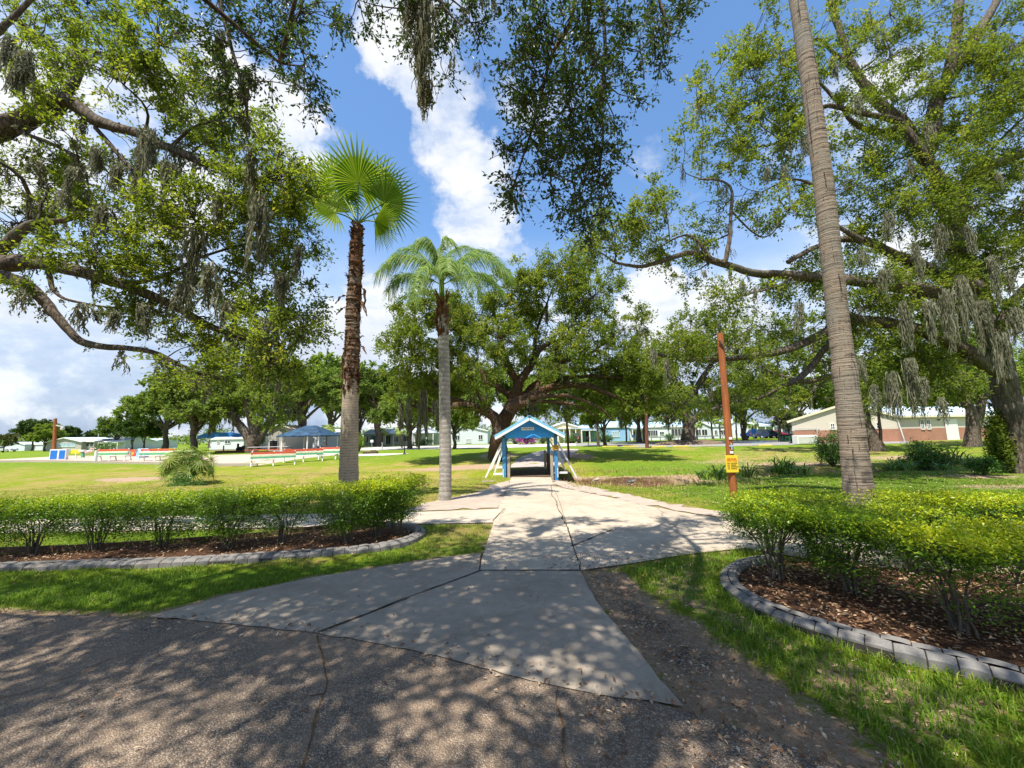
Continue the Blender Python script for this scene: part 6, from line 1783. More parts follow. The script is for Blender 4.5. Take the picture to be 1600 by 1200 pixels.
r, t, g = pole('lamp_pole', 889, 717, 884.5, 642, .085, 'thin dark brown pole just right of the bridge roof', 'pole_brown')
r, t, g = pole('lamp_pole', 1011, 700, 1008.5, 606, .17, 'brown pole with a grey moss covered top on the grass by the parking lot', 'pole_brown')
mb = MB(); moss_mesh(mb, [t + np.array([0, 0, .1])] * 2, 2.2, 70, .14, .03, np.random.default_rng(3)); mb.build('hanging_moss', M['moss'], r)['kind'] = 'stuff'
r, t, g = pole('lamp_post', 632, 710, 631, 668, .05, 'slim black lamp post by the pale path left of the feather palm', 'black', 'lamp post')
mb = MB(); mb.box(t + np.array([-.16, -.1, -.02]), t + np.array([.16, .1, .16]), 0, None, .03); mb.build('lamp_head', M['black'], r)
mb = MB(); mb.tube([(0, 0, 0), (0, 0, .16)], [.22, .12], 10); mb.build('base', M['black'], r)
r, t, g = pole('utility_pole', 84, 718, 86.5, 654, .15, 'orange brown wooden pole with a small lamp left of the grey house', 'pole_red', 'pole')
mb = MB(); mb.bar(t + np.array([.1, 0, -.7]), t + np.array([1.0, 0, -.9]), .1, .1); mb.box(t + np.array([.75, -.15, -1.2]), t + np.array([1.05, .15, -.95]), 0, None, .06); mb.build('lamp_arm', M['metal'], r)
r, t, g = pole('lamp_post', 1151.5, 690, 1149, 643, .10, 'dark lamp post just right of the sign pole near the street', 'black', 'lamp post', None, 60)
r, t, g = pole('street_sign', 1178.5, 690, 1177, 672, .05, 'blue parking sign on a thin post beside the pickup', 'metal', 'sign', None, 56)
mb = MB(); mb.box(t + np.array([-.30, -.04, -.5]), t + np.array([.30, -.02, .15]), 0, None, .01); mb.build('sign_plate', M['blue_panel'], r)
r, t, g = pole('mailbox', 990, 692, 990, 683, .05, 'small blue mailbox on a post before the white house', 'car_navy', 'mailbox')
mb = MB(); mb.box(t + np.array([-.18, -.3, -.05]), t + np.array([.18, .3, .32]), 0, None, .08); mb.build('box', M['bridge_blue'], r)
r, t, g = pole('white_post', 597.5, 703, 597, 691, .07, 'short white post by the far road between the two palms', 'white_paint', 'post')
r, t, g = pole('sign_post', 581, 705, 581, 690, .03, 'thin grey post left of the white post between the two palms', 'metal', 'post')
mb = MB(); mb.box(t + np.array([-.18, -.02, -.1]), t + np.array([.18, .02, .2]), 0, None, .01); mb.build('sign_plate', M['sign_white'], r)
r, t, g = pole('mailbox', 919, 696, 919, 686, .05, 'dark mailbox on a post before the yellow house', 'black', 'mailbox')
mb = MB(); mb.box(t + np.array([-.16, -.25, -.05]), t + np.array([.16, .25, .3]), 0, None, .07); mb.build('box', M['black'], r)
r, t, g = pole('aerial_mast', 154, 690, 154, 672, .06, 'thin white mast above the roof of the grey house', 'white_paint', 'mast', None, 112)
r, t, g = pole('aerial_mast', 1184, 672, 1184, 652, .07, 'white mast above the white houses by the pickup', 'white_paint', 'mast', None, 105)

# ------------------------------------------------------------------ benches by the court
def bench(label):
    L = 3.6
    r = empty('court_bench', (0, 0, 0), 0, label, 'bench', 'painted benches by the shuffleboard court')
    for k, x in enumerate((-L / 2, 0, L / 2)):
        mb = MB()
        mb.bar((x, -.42, 0), (x, .02, 1.06), .08, .09, 0, (1, 0, 0)); mb.bar((x, .42, 0), (x, -.02, 1.06), .08, .09, 0, (1, 0, 0)); mb.bar((x, -.36, .40), (x, .36, .40), .07, .08)
        mb.build('leg_frame', M['white_paint'], r)
    for m, z, h, y in (('red_paint', .95, .16, -.075), ('cream_paint', .77, .13, -.15), ('green_paint', .62, .13, -.215)):
        for sy in (-1, 1):
            mb = MB(); mb.box((-L / 2 - .08, sy * -y - .02 + sy * .04, z - h / 2), (L / 2 + .08, sy * -y + .02 + sy * .04, z + h / 2), 0, None, .006); mb.build('back_plank', M[m], r)
    for sy in (-1, 1):
        mb = MB(); mb.box((-L / 2 - .05, min(sy * .22, sy * .46), .45), (L / 2 + .05, max(sy * .22, sy * .46), .485), 0, None, .008); mb.build('seat', M['white_paint'], r)
    return r


bench0 = None
for k, (px, py, rz, sc, lab) in enumerate([(176, 720, -.03, .82, 'striped court bench at the far end of the court before the grey house'), (246, 720, .03, .82, 'striped court bench half hidden behind the fan palm shrub'),
        (427, 727.5, .50, .78, 'nearest slanting red and green court bench left of the fan palm trunk'), (474, 721.5, .45, .78, 'second slanting red and green court bench, middle of the row before the blue canopy'),
        (526, 717.5, .08, .78, 'court bench just left of the fan palm trunk under the blue canopy')]):
    o = bench0 = bench(lab) if k == 0 else copy_tree(bench0)
    g = G(px, py); o.location = g; o.rotation_euler = (0, 0, rz); o.scale = (sc, sc, sc * 1.3); o['label'] = lab
# white end post with the first bench
r, t, g = pole('court_post', 148.5, 723, 151, 704, .13, 'white painted post at the near end of the first court bench', 'white_paint', 'post')
# scoreboards, signs and ornaments on the court
g = G(92, 718.5)
r = empty('storage_box', g, .25, 'white storage cabinet with two bright blue panels below the orange brown pole', 'cabinet')
mb = MB(); mb.box((-1.15, -.3, 0), (1.05, .3, 1.35), 0, None, .03); mb.build('body', M['white_paint'], r)
for x0, x1 in ((-1.02, -.12), (.12, .92)):
    mb = MB(); mb.box((x0, -.335, .12), (x1, -.305, 1.22), 0, None, .01); mb.build('panel', M['blue_panel'], r)
r.scale = (.62, .62, .8)
g = G(222, 715)
r = empty('garden_hutch', g, -.5, 'tiny pale blue garden hutch between the two court benches', 'hutch')
mb = MB(); mb.box((-.6, -.5, 0), (.6, .5, .8)); mb.add([(-.6, -.5, .8), (.6, -.5, .8), (0, -.5, 1.25)], [[0, 1, 2]]); mb.add([(-.6, .5, .8), (.6, .5, .8), (0, .5, 1.25)], [[2, 1, 0]]); mb.build('wall', M['wall_blue'], r)
mb = MB(); mb.bar((-.72, 0, .74), (0, 0, 1.29), 1.15, .05, 0, (0, 0, 1)); mb.bar((.72, 0, .74), (0, 0, 1.29), 1.15, .05, 0, (0, 0, 1)); mb.build('roof', M['roof_blue'], r); r.scale = (.75, .75, .72)
g = G(209, 713)
r = empty('garden_box', g, .1, 'small orange and red box left of the pale blue hutch', 'box'); mb = MB(); mb.box((-.4, -.3, 0), (.4, .3, .75), 0, None, .04); mb.build('body', M['red_paint'], r); mb = MB(); mb.box((-.25, -.33, .2), (.25, -.305, .5)); mb.build('panel', M['orange_sign'], r)
r, t, g = pole('garden_sign', 119, 715, 118.5, 706, .06, 'yellow oval sign on a pale post behind the court', 'cream_paint', 'sign')
mb = MB(); mb.box(t + np.array([-.55, -.05, -.2]), t + np.array([.55, .05, .25]), 0, None, .15); mb.build('sign_plate', M['yellow_sign'], r)
r, t, g = pole('garden_post', 129.5, 715, 129, 705, .16, 'thick green post with a white cap behind the court', 'green_paint', 'post')
mb = MB(); mb.box(t + np.array([-.3, -.2, -.05]), t + np.array([.3, .2, .14]), 0, None, .05); mb.build('cap', M['white_paint'], r)


def bird(px, py, rz, label):
    g = G(px, py); r = empty('bird_ornament', g, rz, label, 'bird ornament')
    bm = bmesh.new(); bmesh.ops.create_uvsphere(bm, u_segments=14, v_segments=10, radius=1)
    for v in bm.verts: v.co = Vector((v.co.x * .34, v.co.y * .17, v.co.z * .19 * (1 - .3 * v.co.x) + v.co.x * .05)) + Vector((0, 0, .55))
    me = bpy.data.meshes.new('body'); bm.to_mesh(me); bm.free(); me.materials.append(M['pink']); link('body', me, r)
    mb = MB(); mb.tube(catmull([(.28, 0, .62), (.42, 0, .75), (.36, 0, .92), (.46, 0, 1.0), (.58, 0, .93)], .05), .045, 7); mb.build('neck', M['pink'], r, True)
    mb = MB(); mb.tube([(0, .04, .45), (0, .04, -.02)], .015, 5); mb.tube([(.04, -.04, .45), (.04, -.04, -.02)], .015, 5); mb.build('leg', M['metal'], r)
bird(134, 713.5, .2, 'left one of two pale pink bird ornaments beside the green post'); bird(138.5, 713, .4, 'right one of two pale pink bird ornaments beside the green post')

# blue canopy shelter
Yc = 46
r = empty('canopy_shelter', P(484, 712, Yc) * [1, 1, 0] + [0, 0, float(hb(Yc))], 0, 'blue hipped canopy shelter on thin posts behind the court benches', 'shelter')
s = scale_at(484, 690, Yc); W = 33 * s; ze = P(484, 680.5, Yc)[2] - float(hb(Yc)); zp = P(484, 665, Yc)[2] - float(hb(Yc)); dpt = 2.6
mb = MB(); n = 12
e = [(-W, -dpt), (W, -dpt), (W, dpt), (-W, dpt)]
V = [(x, y, ze) for x, y in e] + [(-.6, 0, zp), (.6, 0, zp)] + [(x, y, ze - .12) for x, y in e]
mb.add(V, [[0, 1, 5, 4], [2, 3, 4, 5]]); mb.add(V, [[1, 2, 5], [3, 0, 4]]); mb.add(V, [[0, 6, 7, 1], [1, 7, 8, 2], [2, 8, 9, 3], [3, 9, 6, 0]])
mb.build('canopy', M['roof_canopy'], r)
for x, y in ((-W * .8, -dpt * .9), (W * .35, -dpt * .9), (W * .85, -dpt * .9), (-W * .8, dpt * .9), (W * .85, dpt * .9)):
    mb = MB(); mb.tube([(x, y, -.05), (x, y, ze)], .07, 8); mb.build('post', M['white_paint'], r)
r0 = np.random.default_rng(6)
g = P(499, 714, 40)
rb = empty('waste_bin', (g[0], 40, float(hb(40))), 0, 'black waste bin at the end of the last court bench', 'bin'); mb = MB(); mb.tube([(0, 0, 0), (0, 0, .85)], [.22, .28], 12); mb.build('body', M['black'], rb); mb = MB(); mb.tube([(0, 0, .85), (0, 0, .95)], [.30, .2], 12); mb.build('lid', M['black'], rb)
tb_ = empty('picnic_table', P(420, 712, 46) * [1, 1, 0] + [0, 0, float(hb(46))], .1, 'long pale picnic table behind the nearest court bench', 'table')
mb = MB(); mb.box((-2.2, -.4, .72), (2.2, .4, .78), 0, None, .01); mb.build('tabletop', M['metal'], tb_)
for sy in (-1, 1):
    mb = MB(); mb.box((-2.2, sy * .75 - .15, .42), (2.2, sy * .75 + .15, .47)); mb.build('seat', M['red_paint'], tb_)
for x in (-1.6, 1.6):
    mb = MB(); mb.bar((x, -.8, 0), (x, .3, .72), .07, .07); mb.bar((x, .8, 0), (x, -.3, .72), .07, .07); mb.build('leg', M['metal'], tb_)
# blue tarp dome over the trailer and the tractor by the vase oak
# ------------------------------------------------------------------ houses
def house(px0, px1, Y, zeave, depth, wall, roof, label, rise=1.0, ridge='x', over=.16, windows=(), doors=(), porch=None, name='house', trim='white_paint', base_h=0.0, gx_=None, cat='house', yaw=0.0, base=None, z0=None):
    a = P(px0, 690, Y); b = P(px1, 690, Y); L = b[0] - a[0]
    gz = float(hb(Y)) - .05 if z0 is None else z0
    r = empty(name, (a[0], Y, gz), yaw, label, cat)
    mb = MB(); mb.box((0, 0, base_h), (L, depth, zeave))
    if ridge == 'y':
        mb.add([(0, 0, zeave), (L, 0, zeave), (L / 2, 0, zeave + rise)], [[0, 1, 2]]); mb.add([(0, depth, zeave), (L, depth, zeave), (L / 2, depth, zeave + rise)], [[2, 1, 0]])
    else:
        mb.add([(0, 0, zeave), (0, depth, zeave), (0, depth / 2, zeave + rise)], [[2, 1, 0]]); mb.add([(L, 0, zeave), (L, depth, zeave), (L, depth / 2, zeave + rise)], [[0, 1, 2]])
    w = mb.build('wall', M[wall], r)
    if base_h or base:
        mb = MB(); mb.box((-.02, -.02, -.2), (L + .02, depth + .02, base[0] if base else base_h)); mb.build('plinth', M[base[1]] if base else M['conc_old'], r)
    mb = MB(); th = .10
    def slab(p, q_, s_, t_):
        n = unit(np.cross(np.array(q_, float) - p, np.array(t_, float) - p)); n = n if n[2] > 0 else -n
        lo = [np.array(v, float) for v in (p, q_, s_, t_)]; hi = [v + n * th for v in lo]
        mb.add(lo + hi, [[0, 1, 2, 3], [7, 6, 5, 4], [0, 4, 5, 1], [1, 5, 6, 2], [2, 6, 7, 3], [3, 7, 4, 0]])
    if ridge == 'x':
        k = rise / (depth / 2); zo = zeave - over * k
        slab((-over, -over, zo), (L + over, -over, zo), (L + over, depth / 2, zeave + rise), (-over, depth / 2, zeave + rise))
        slab((L + over, depth + over, zo), (-over, depth + over, zo), (-over, depth / 2, zeave + rise), (L + over, depth / 2, zeave + rise))
    else:
        k = rise / (L / 2); zo = zeave - over * k
        slab((-over, -over, zo), (L / 2, -over, zeave + rise), (L / 2, depth + over, zeave + rise), (-over, depth + over, zo))
        slab((L + over, depth + over, zo), (L / 2, depth + over, zeave + rise), (L / 2, -over, zeave + rise), (L + over, -over, zo))
    rf = mb.build('roof', M[roof], r)
    mb = MB()
    if ridge == 'x': mb.box((-over, -over - .03, zo - .12), (L + over, -over, zo + .12))
    else:
        mb.bar((-over, -over - .02, zo), (L / 2, -over - .02, zeave + rise), .03, .2); mb.bar((L + over, -over - .02, zo), (L / 2, -over - .02, zeave + rise), .03, .2)
    mb.build('fascia', M[trim], rf)
    s = L / (px1 - px0)
    for wd in windows:              # (px0, px1, z0, z1, glass[, panes])
        x0 = (wd[0] - px0) * s; x1 = (wd[1] - px0) * s; z0_, z1_ = wd[2], wd[3]; gl = wd[4] if len(wd) > 4 else 'glass'; np_ = wd[5] if len(wd) > 5 else 2
        mb = MB(); t = .07
        mb.box((x0 - t, -.07, z0_ - t), (x0, .02, z1_ + t)); mb.box((x1, -.07, z0_ - t), (x1 + t, .02, z1_ + t)); mb.box((x0, -.069, z1_), (x1, .02, z1_ + t)); mb.box((x0, -.085, z0_ - t), (x1, .02, z0_))
        for j in range(1, np_): xm = x0 + (x1 - x0) * j / np_; mb.box((xm - .03, -.066, z0_), (xm + .03, .02, z1_))
        wn = mb.build('window', M[trim], r)
        mb = MB(); mb.box((x0, -.035, z0_), (x1, .012, z1_)); mb.build('pane', M[gl], wn)
    for d in doors:
        x0 = (d[0] - px0) * s; x1 = (d[1] - px0) * s
        mb = MB(); mb.box((x0, -.06, .05), (x1, .02, d[2]), 0, None, .02); dn = mb.build('door', M[d[3]], r)
        mb = MB(); mb.box((x1 - .16, -.1, d[2] * .48), (x1 - .08, -.055, d[2] * .54)); mb.build('handle', M['metal'], dn)
    if porch:                       # (px0, px1, out, z, n posts, roof mat)
        x0 = (porch[0] - px0) * s; x1 = (porch[1] - px0) * s; out = porch[2]; z = porch[3]
        mb = MB(); mb.box((x0, -out, z), (x1, -.02, z + .16)); p = mb.build('porch_roof', M[porch[5]], r)
        n = porch[4]
        for j in range(n):
            x = x0 + .1 + (x1 - x0 - .2) * j / max(1, n - 1)
            mb = MB(); mb.box((x - .08, -out + .05, 0), (x + .08, -out + .21, z)); mb.build('post', M['white_paint'], p)
    return r


# grey house, far left
house(74, 128, 96, 2.25, 9, 'wall_tan', 'roof_white', 'taupe house with a low gable and a long white window band at far left', 1.0, 'y', .3, [(87, 118, 1.1, 1.95, 'glass_pale', 5)])
house(128.5, 148, 97, 2.3, 7, 'wall_grey', 'roof_white', 'grey porch wing with three dark screens right of the taupe house', .5, 'x', .25, [(129.5, 147, .95, 2.0, 'screen', 3)], base_h=.1)
house(149, 196, 99, 2.2, 8, 'wall_pale', 'roof_white', 'pale low house with a long white roof and carport right of the grey porch wing', .8, 'x', .3, [(166, 180, .7, 1.7, 'glass_pale', 3)], [(183, 187, 2.0, 'white_paint')], (152, 194, 1.6, 1.75, 5, 'white_paint'))
house(14, 40, 118, 1.9, 7, 'wall_pale', 'roof_white', 'small white house glimpsed under the round green tree at far left', .7, 'y')
house(44, 68, 120, 1.9, 7, 'wall_white', 'roof_white', 'white house partly hidden under the dark tree at far left', .6, 'x', windows=[(50, 56, .8, 1.5)])
house(196, 240, 110, 2.0, 8, 'wall_pale', 'roof_white', 'pale house behind the dense dark tree', .7, 'x', windows=[(204, 212, .8, 1.6)])
house(328, 381, 66, 2.0, 3.2, 'wall_white', 'roof_white', 'long white trailer home left of the vase shaped oak trunk', .22, 'x', .12, [(352, 360, 1.25, 1.65, 'glass', 2), (340, 343, 1.3, 1.6)], name='trailer_home', cat='trailer home', base_h=.25)
house(402, 420, 70, 2.2, 7, 'wall_white', 'roof_white', 'small white house right of the vase shaped oak trunk', .5, 'x', windows=[(407, 412, .9, 1.6)])
house(419, 446, 58, 3.1, 8, 'wall_grey', 'wood_grey', 'grey garage with an open dark door left of the blue canopy', .7, 'y', .25, windows=[(422, 434, .1, 1.5, 'black', 1)], doors=[(437, 441, 2.0, 'wall_tan')])
house(450, 530, 74, 2.6, 8, 'wall_pale', 'roof_white', 'pale house seen beneath the blue canopy shelter', .8, 'x', windows=[(462, 470, .9, 1.9), (486, 492, .9, 1.9), (500, 512, .9, 1.9, 'glass_pale', 3)], doors=[(476, 480, 2.05, 'white_paint')])
house(568, 645, 84, 2.6, 8, 'wall_pale', 'roof_white', 'white house with a deep porch left of the pale hanging moss', .9, 'x', windows=[(573, 577, .8, 2.0, 'glass'), (603, 610, .3, 2.1, 'screen'), (614, 622, .8, 1.9, 'glass'), (630, 640, .8, 1.9, 'glass')], doors=[(582, 586, 2.05, 'bridge_blue'), (597, 600, 2.1, 'white_paint')], porch=(568, 645, 2.0, 2.3, 7, 'roof_white'))
house(646, 690, 83, 2.7, 9, 'wall_white', 'roof_white', 'white house with green shutters left of the feather palm trunk', 1.1, 'y', windows=[(650, 655, .2, 2.1, 'screen'), (665, 668, .7, 2.0, 'green_paint'), (676, 684, .8, 1.9, 'glass_pale', 3)], porch=(646, 690, 1.4, 2.4, 5, 'roof_white'))
house(700, 762, 78, 2.6, 9, 'wall_pale', 'roof_white', 'pale house between the feather palm and the big oak trunk', 1.0, 'y', windows=[(712, 718, .9, 1.8), (728, 736, .4, 1.0, 'metal', 1), (748, 754, .9, 1.8)])
house(790, 856, 82, 2.6, 9, 'wall_white', 'roof_white', 'white house seen through the covered bridge', 1.0, 'x', windows=[(800, 808, .9, 1.9), (836, 842, .9, 1.9)])
house(856, 908, 72, 2.75, 9, 'wall_yellow', 'roof_white', 'yellow house with a white porch just right of the bridge', 1.0, 'y', windows=[(880, 884, .6, 2.1, 'glass'), (888, 892, .6, 2.1, 'glass'), (895, 899, .6, 2.1, 'glass')], porch=(870, 908, 1.6, 2.5, 5, 'roof_white'))
house(909, 984, 77, 2.85, 10, 'wall_blue', 'roof_blue', 'bright blue house with a pale blue roof right of the bridge', 1.1, 'x', windows=[(932, 940, .9, 1.9, 'glass_pale', 2), (958, 968, .9, 1.9, 'glass_pale', 3)], doors=[(916, 920, 2.05, 'black')], porch=(904, 932, 2.6, 2.2, 3, 'white_paint'))
house(985, 1046, 79, 2.75, 10, 'wall_white', 'roof_blue', 'white house with many tall windows under a pale blue roof', 1.0, 'x', windows=[(989, 993, .8, 1.9), (1000, 1003, .8, 1.9), (1014, 1028, .9, 2.0, 'glass', 5), (1032, 1038, 1.1, 1.7, 'glass', 2)], porch=(985, 1010, 1.5, 2.3, 3, 'roof_white'))
house(1047, 1086, 80, 2.7, 10, 'wall_white', 'roof_blue', 'white house with a dark screened porch behind the parking lot oak', 1.0, 'x', windows=[(1050, 1070, .8, 2.2, 'screen', 4)])
house(1086, 1112, 82, 2.6, 10, 'wall_pale', 'roof_white', 'pale house with blue tinted porch windows right of the lot oak', .9, 'y', windows=[(1090, 1096, .8, 2.0, 'glass', 2), (1098, 1106, .8, 2.0, 'glass', 2)])
house(1113, 1140, 86, 2.7, 10, 'wall_white', 'roof_white', 'white house directly left of the sign pole', 1.0, 'x', windows=[(1118, 1122, .8, 1.8), (1128, 1134, .8, 1.8)])
house(1141, 1172, 88, 3.0, 10, 'wall_white', 'roof_white', 'white gabled house directly right of the sign pole', 1.3, 'y', windows=[(1150, 1153, .9, 1.8)])
house(1173, 1222, 100, 3.0, 10, 'wall_pale', 'roof_white', 'pale blue house with a flat carport behind the parked cars', .8, 'x', windows=[(1196, 1202, .9, 1.9), (1206, 1212, .9, 1.9)], porch=(1174, 1212, 3.0, 2.5, 4, 'roof_white'))
house(1223, 1246, 104, 2.8, 10, 'wall_pale', 'roof_blue', 'pale house partly hidden by the end of the brick hall', .8, 'x', windows=[(1228, 1234, .9, 1.9)])

# brick hall at the right
Yb = 43.0
gz = float(hb(Yb)) - .05
x0 = P(1240, 690, Yb)[0]; xc = P(1405, 690, Yb)[0]; x1 = P(1492, 690, 46)[0]; x2 = P(1592, 690, 50)[0]
r = empty('brick_hall', (x0, Yb, gz), 0, 'long cream and red brick hall with a white metal roof at the right', 'hall')
ze = P(1405, 650, Yb)[2] - gz; zw = P(1330, 671.5, Yb)[2] - gz; zpk = P(1330, 630, Yb)[2] - gz
Lg = xc - x0
BK = 18.5
mb = MB(); mb.add([(0, 0, zw), (Lg, 0, zw), (Lg, 0, ze), (Lg * .54, 0, zpk), (0, 0, ze - .2)], [[0, 1, 2, 3, 4]])
# the wing runs back and to the right
ax = np.array([xc - x0, 0]); bx_ = np.array([x1 - x0 + .8, 2.2]); cx_ = np.array([x2 - x0 + 2.5, 6.0])
def vwall(mb, p, q_, z0, z1): mb.add([(p[0], p[1], z0), (q_[0], q_[1], z0), (q_[0], q_[1], z1), (p[0], p[1], z1)], [[0, 1, 2, 3]])
vwall(mb, ax, bx_, zw, ze); vwall(mb, bx_, cx_, zw, ze); vwall(mb, cx_, (cx_[0] + 9, 22), zw, ze); vwall(mb, (BK, 22), (0, 0), zw, ze - .2)
mb.build('wall', M['wall_cream'], r)
mb = MB(); vwall(mb, (0, -.03), ax + [0, -.03], -.2, zw + .002); vwall(mb, ax + [0, -.03], bx_ + [0, -.03], -.2, zw + .002); vwall(mb, bx_ + [0, -.03], cx_ + [0, -.03], -.2, zw + .002); vwall(mb, (cx_[0] + .03, cx_[1]), (cx_[0] + 9.03, 22), -.2, zw + .002); vwall(mb, (BK - .03, 22), (-.03, -.03), -.2, zw + .002)
mb.build('brick_base', M['brick'], r)
mb = MB()
def quad(mb, *p): 
    p = [np.array(v, float) for v in p]; n = unit(np.cross(p[1] - p[0], p[2] - p[0])); n = n if n[2] > 0 else -n
    hi = [v + n * .1 for v in p]; m = len(p)
    mb.add(p + hi, [list(range(m))]); mb.add(p + hi, [list(range(2 * m - 1, m - 1, -1))]); mb.add(p + hi, [[i, i + m, (i + 1) % m + m, (i + 1) % m] for i in range(m)])
o_ = .14
quad(mb, (-.6, -o_, ze - .42), (Lg * .54, -o_, zpk), (Lg * .54 + BK, 24, zpk), (-.6 + BK, 24, ze - .42))
quad(mb, (Lg * .54, -o_, zpk), (Lg + .4, -o_, ze - .16), (Lg + .4 + BK, 24, ze - .16), (Lg * .54 + BK, 24, zpk))
rf = mb.build('roof', M['roof_white'], r)
mb = MB()
dw = unit(bx_ - ax); nw = np.array([dw[1], -dw[0]])
def eave_pt(p, out, z): q_ = np.array(p) + nw * out; return (q_[0], q_[1], z)
quad(mb, eave_pt(ax - dw * .0, .3, ze - .05), eave_pt(bx_, .3, ze - .05), (bx_[0] + 5, bx_[1] + 10, zpk + .1), (Lg * .54 + 9.5, 12, zpk + .1))
dw2 = unit(cx_ - bx_); nw = np.array([dw2[1], -dw2[0]])
quad(mb, eave_pt(bx_ + dw2 * .02, .4, ze - .09), eave_pt(cx_ + dw2 * .8, .4, ze - .09), (cx_[0] + 5, cx_[1] + 9, zpk - .1), (bx_[0] + 5, bx_[1] + 10, zpk + .05))
rf2 = mb.build('roof', M['roof_white'], r)
mb = MB(); nw = np.array([dw[1], -dw[0]])
mb.bar(eave_pt(ax, .32, ze - .08), eave_pt(bx_, .32, ze - .08), .05, .2); nw = np.array([dw2[1], -dw2[0]]); mb.bar(eave_pt(bx_, .42, ze - .13), eave_pt(cx_ + dw2 * .8, .42, ze - .13), .05, .2)
mb.bar((-.6, -o_ - .03, ze - .42), (Lg * .54, -o_ - .03, zpk), .05, .22); mb.bar((Lg * .54, -o_ - .03, zpk), (Lg + .4, -o_ - .03, ze - .16), .05, .22)
mb.build('fascia', M['cream_paint'], rf2)
def hall_window(p, d, w, z0, z1):
    a = np.array([*(np.array(p) - d * w / 2), 0]); b = np.array([*(np.array(p) + d * w / 2), 0]); n = np.array([d[1], -d[0], 0]) * .06
    mb = MB()
    for z in (z0, z1): mb.bar(a + n + [0, 0, z], b + n + [0, 0, z], .08, .07)
    for q_ in (a, b): mb.bar(q_ + n + [0, 0, z0], q_ + n + [0, 0, z1], .07, .08, 0, (0, 1, 0))
    mb.bar((a + b) / 2 + n + [0, 0, z0], (a + b) / 2 + n + [0, 0, z1], .06, .06, 0, (0, 1, 0)); mb.bar(a + n + [0, 0, (z0 + z1) / 2], b + n + [0, 0, (z0 + z1) / 2], .05, .04)
    f_ = mb.build('window', M['white_paint'], r)
    mb = MB(); nn = n * .6; mb.add([a + nn + [0, 0, z0], b + nn + [0, 0, z0], b + nn + [0, 0, z1], a + nn + [0, 0, z1]], [[0, 1, 2, 3]]); mb.build('pane', M['glass'], f_)
e1 = np.array([1., 0])
zwin = P(1300, 671, Yb)[2] - gz
hall_window((P(1300, 665, Yb)[0] - x0, 0), e1, .45, zwin, zwin + .62)
hall_window((P(1372, 665, Yb)[0] - x0, 0), e1, .5, zwin, zwin + .62)
fpos = lambda px: ax + (bx_ - ax) * ((px - 1405) / (1492 - 1405))
hall_window(fpos(1435), dw, .52, zw - .12, zw + .95); hall_window(fpos(1442.5), dw, .52, zw - .12, zw + .95)
mb = MB(); p = fpos(1463) ; q_ = fpos(1479); nn = np.array([dw[1], -dw[0]]) * .07
mb.add([(*(p + nn), .05), (*(q_ + nn), .05), (*(q_ + nn), zw + 1.0), (*(p + nn), zw + 1.0)], [[0, 1, 2, 3]]); mb.build('door', M['white_paint'], r)
mb = MB(); mb.bar((*(fpos(1405) + [.02, -.08]), ze - .2), (*(fpos(1410) + [.02, -.12]), -.1), .12, .10, 0, (0, 1, 0)); mb.build('downpipe', M['white_paint'], r)
mb = MB(); xg = P(1277, 690, Yb)[0] - x0; mb.tube([(.2, -.1, zw + .25), (xg, -.1, zw + .28)], .03, 6); mb.tube([(xg, -.1, zw + .28), (xg + .05, -.12, 0)], .035, 6); mb.build('conduit_pipe', M['metal'], r)
mb = MB(); p = fpos(1456); mb.box((p[0] - .08, p[1] - .2, ze - .55), (p[0] + .08, p[1] - .04, ze - .4)); mb.build('wall_lamp', M['black'], r)

ac = empty('condenser_unit', (P(1258, 690, 41)[0], 41, float(hb(41))), 0, 'white boxy air conditioning unit beside the brick hall gable', 'air conditioner')
mb = MB(); mb.box((-1.05, -.4, .05), (1.05, .4, .95), 0, None, .03); mb.build('casing', M['white_paint'], ac)
mb = MB(); 
for k in range(9): mb.box((-.95, -.425, .15 + k * .08), (.95, -.402, .15 + k * .08 + .035))
mb.build('grille', M['sign_white'], ac)
wb = empty('waste_container', (P(1231, 690, 50)[0], 50, float(hb(50))), 0, 'dark green waste container on the grass left of the brick hall', 'bin')
mb = MB(); mb.box((-.75, -.4, .05), (.75, .4, .85), 0, None, .04); mb.build('body', M['bin_green'], wb); mb = MB(); mb.box((-.8, -.45, .852), (.8, .45, .95), 0, None, .03); mb.build('lid', M['black'], wb)


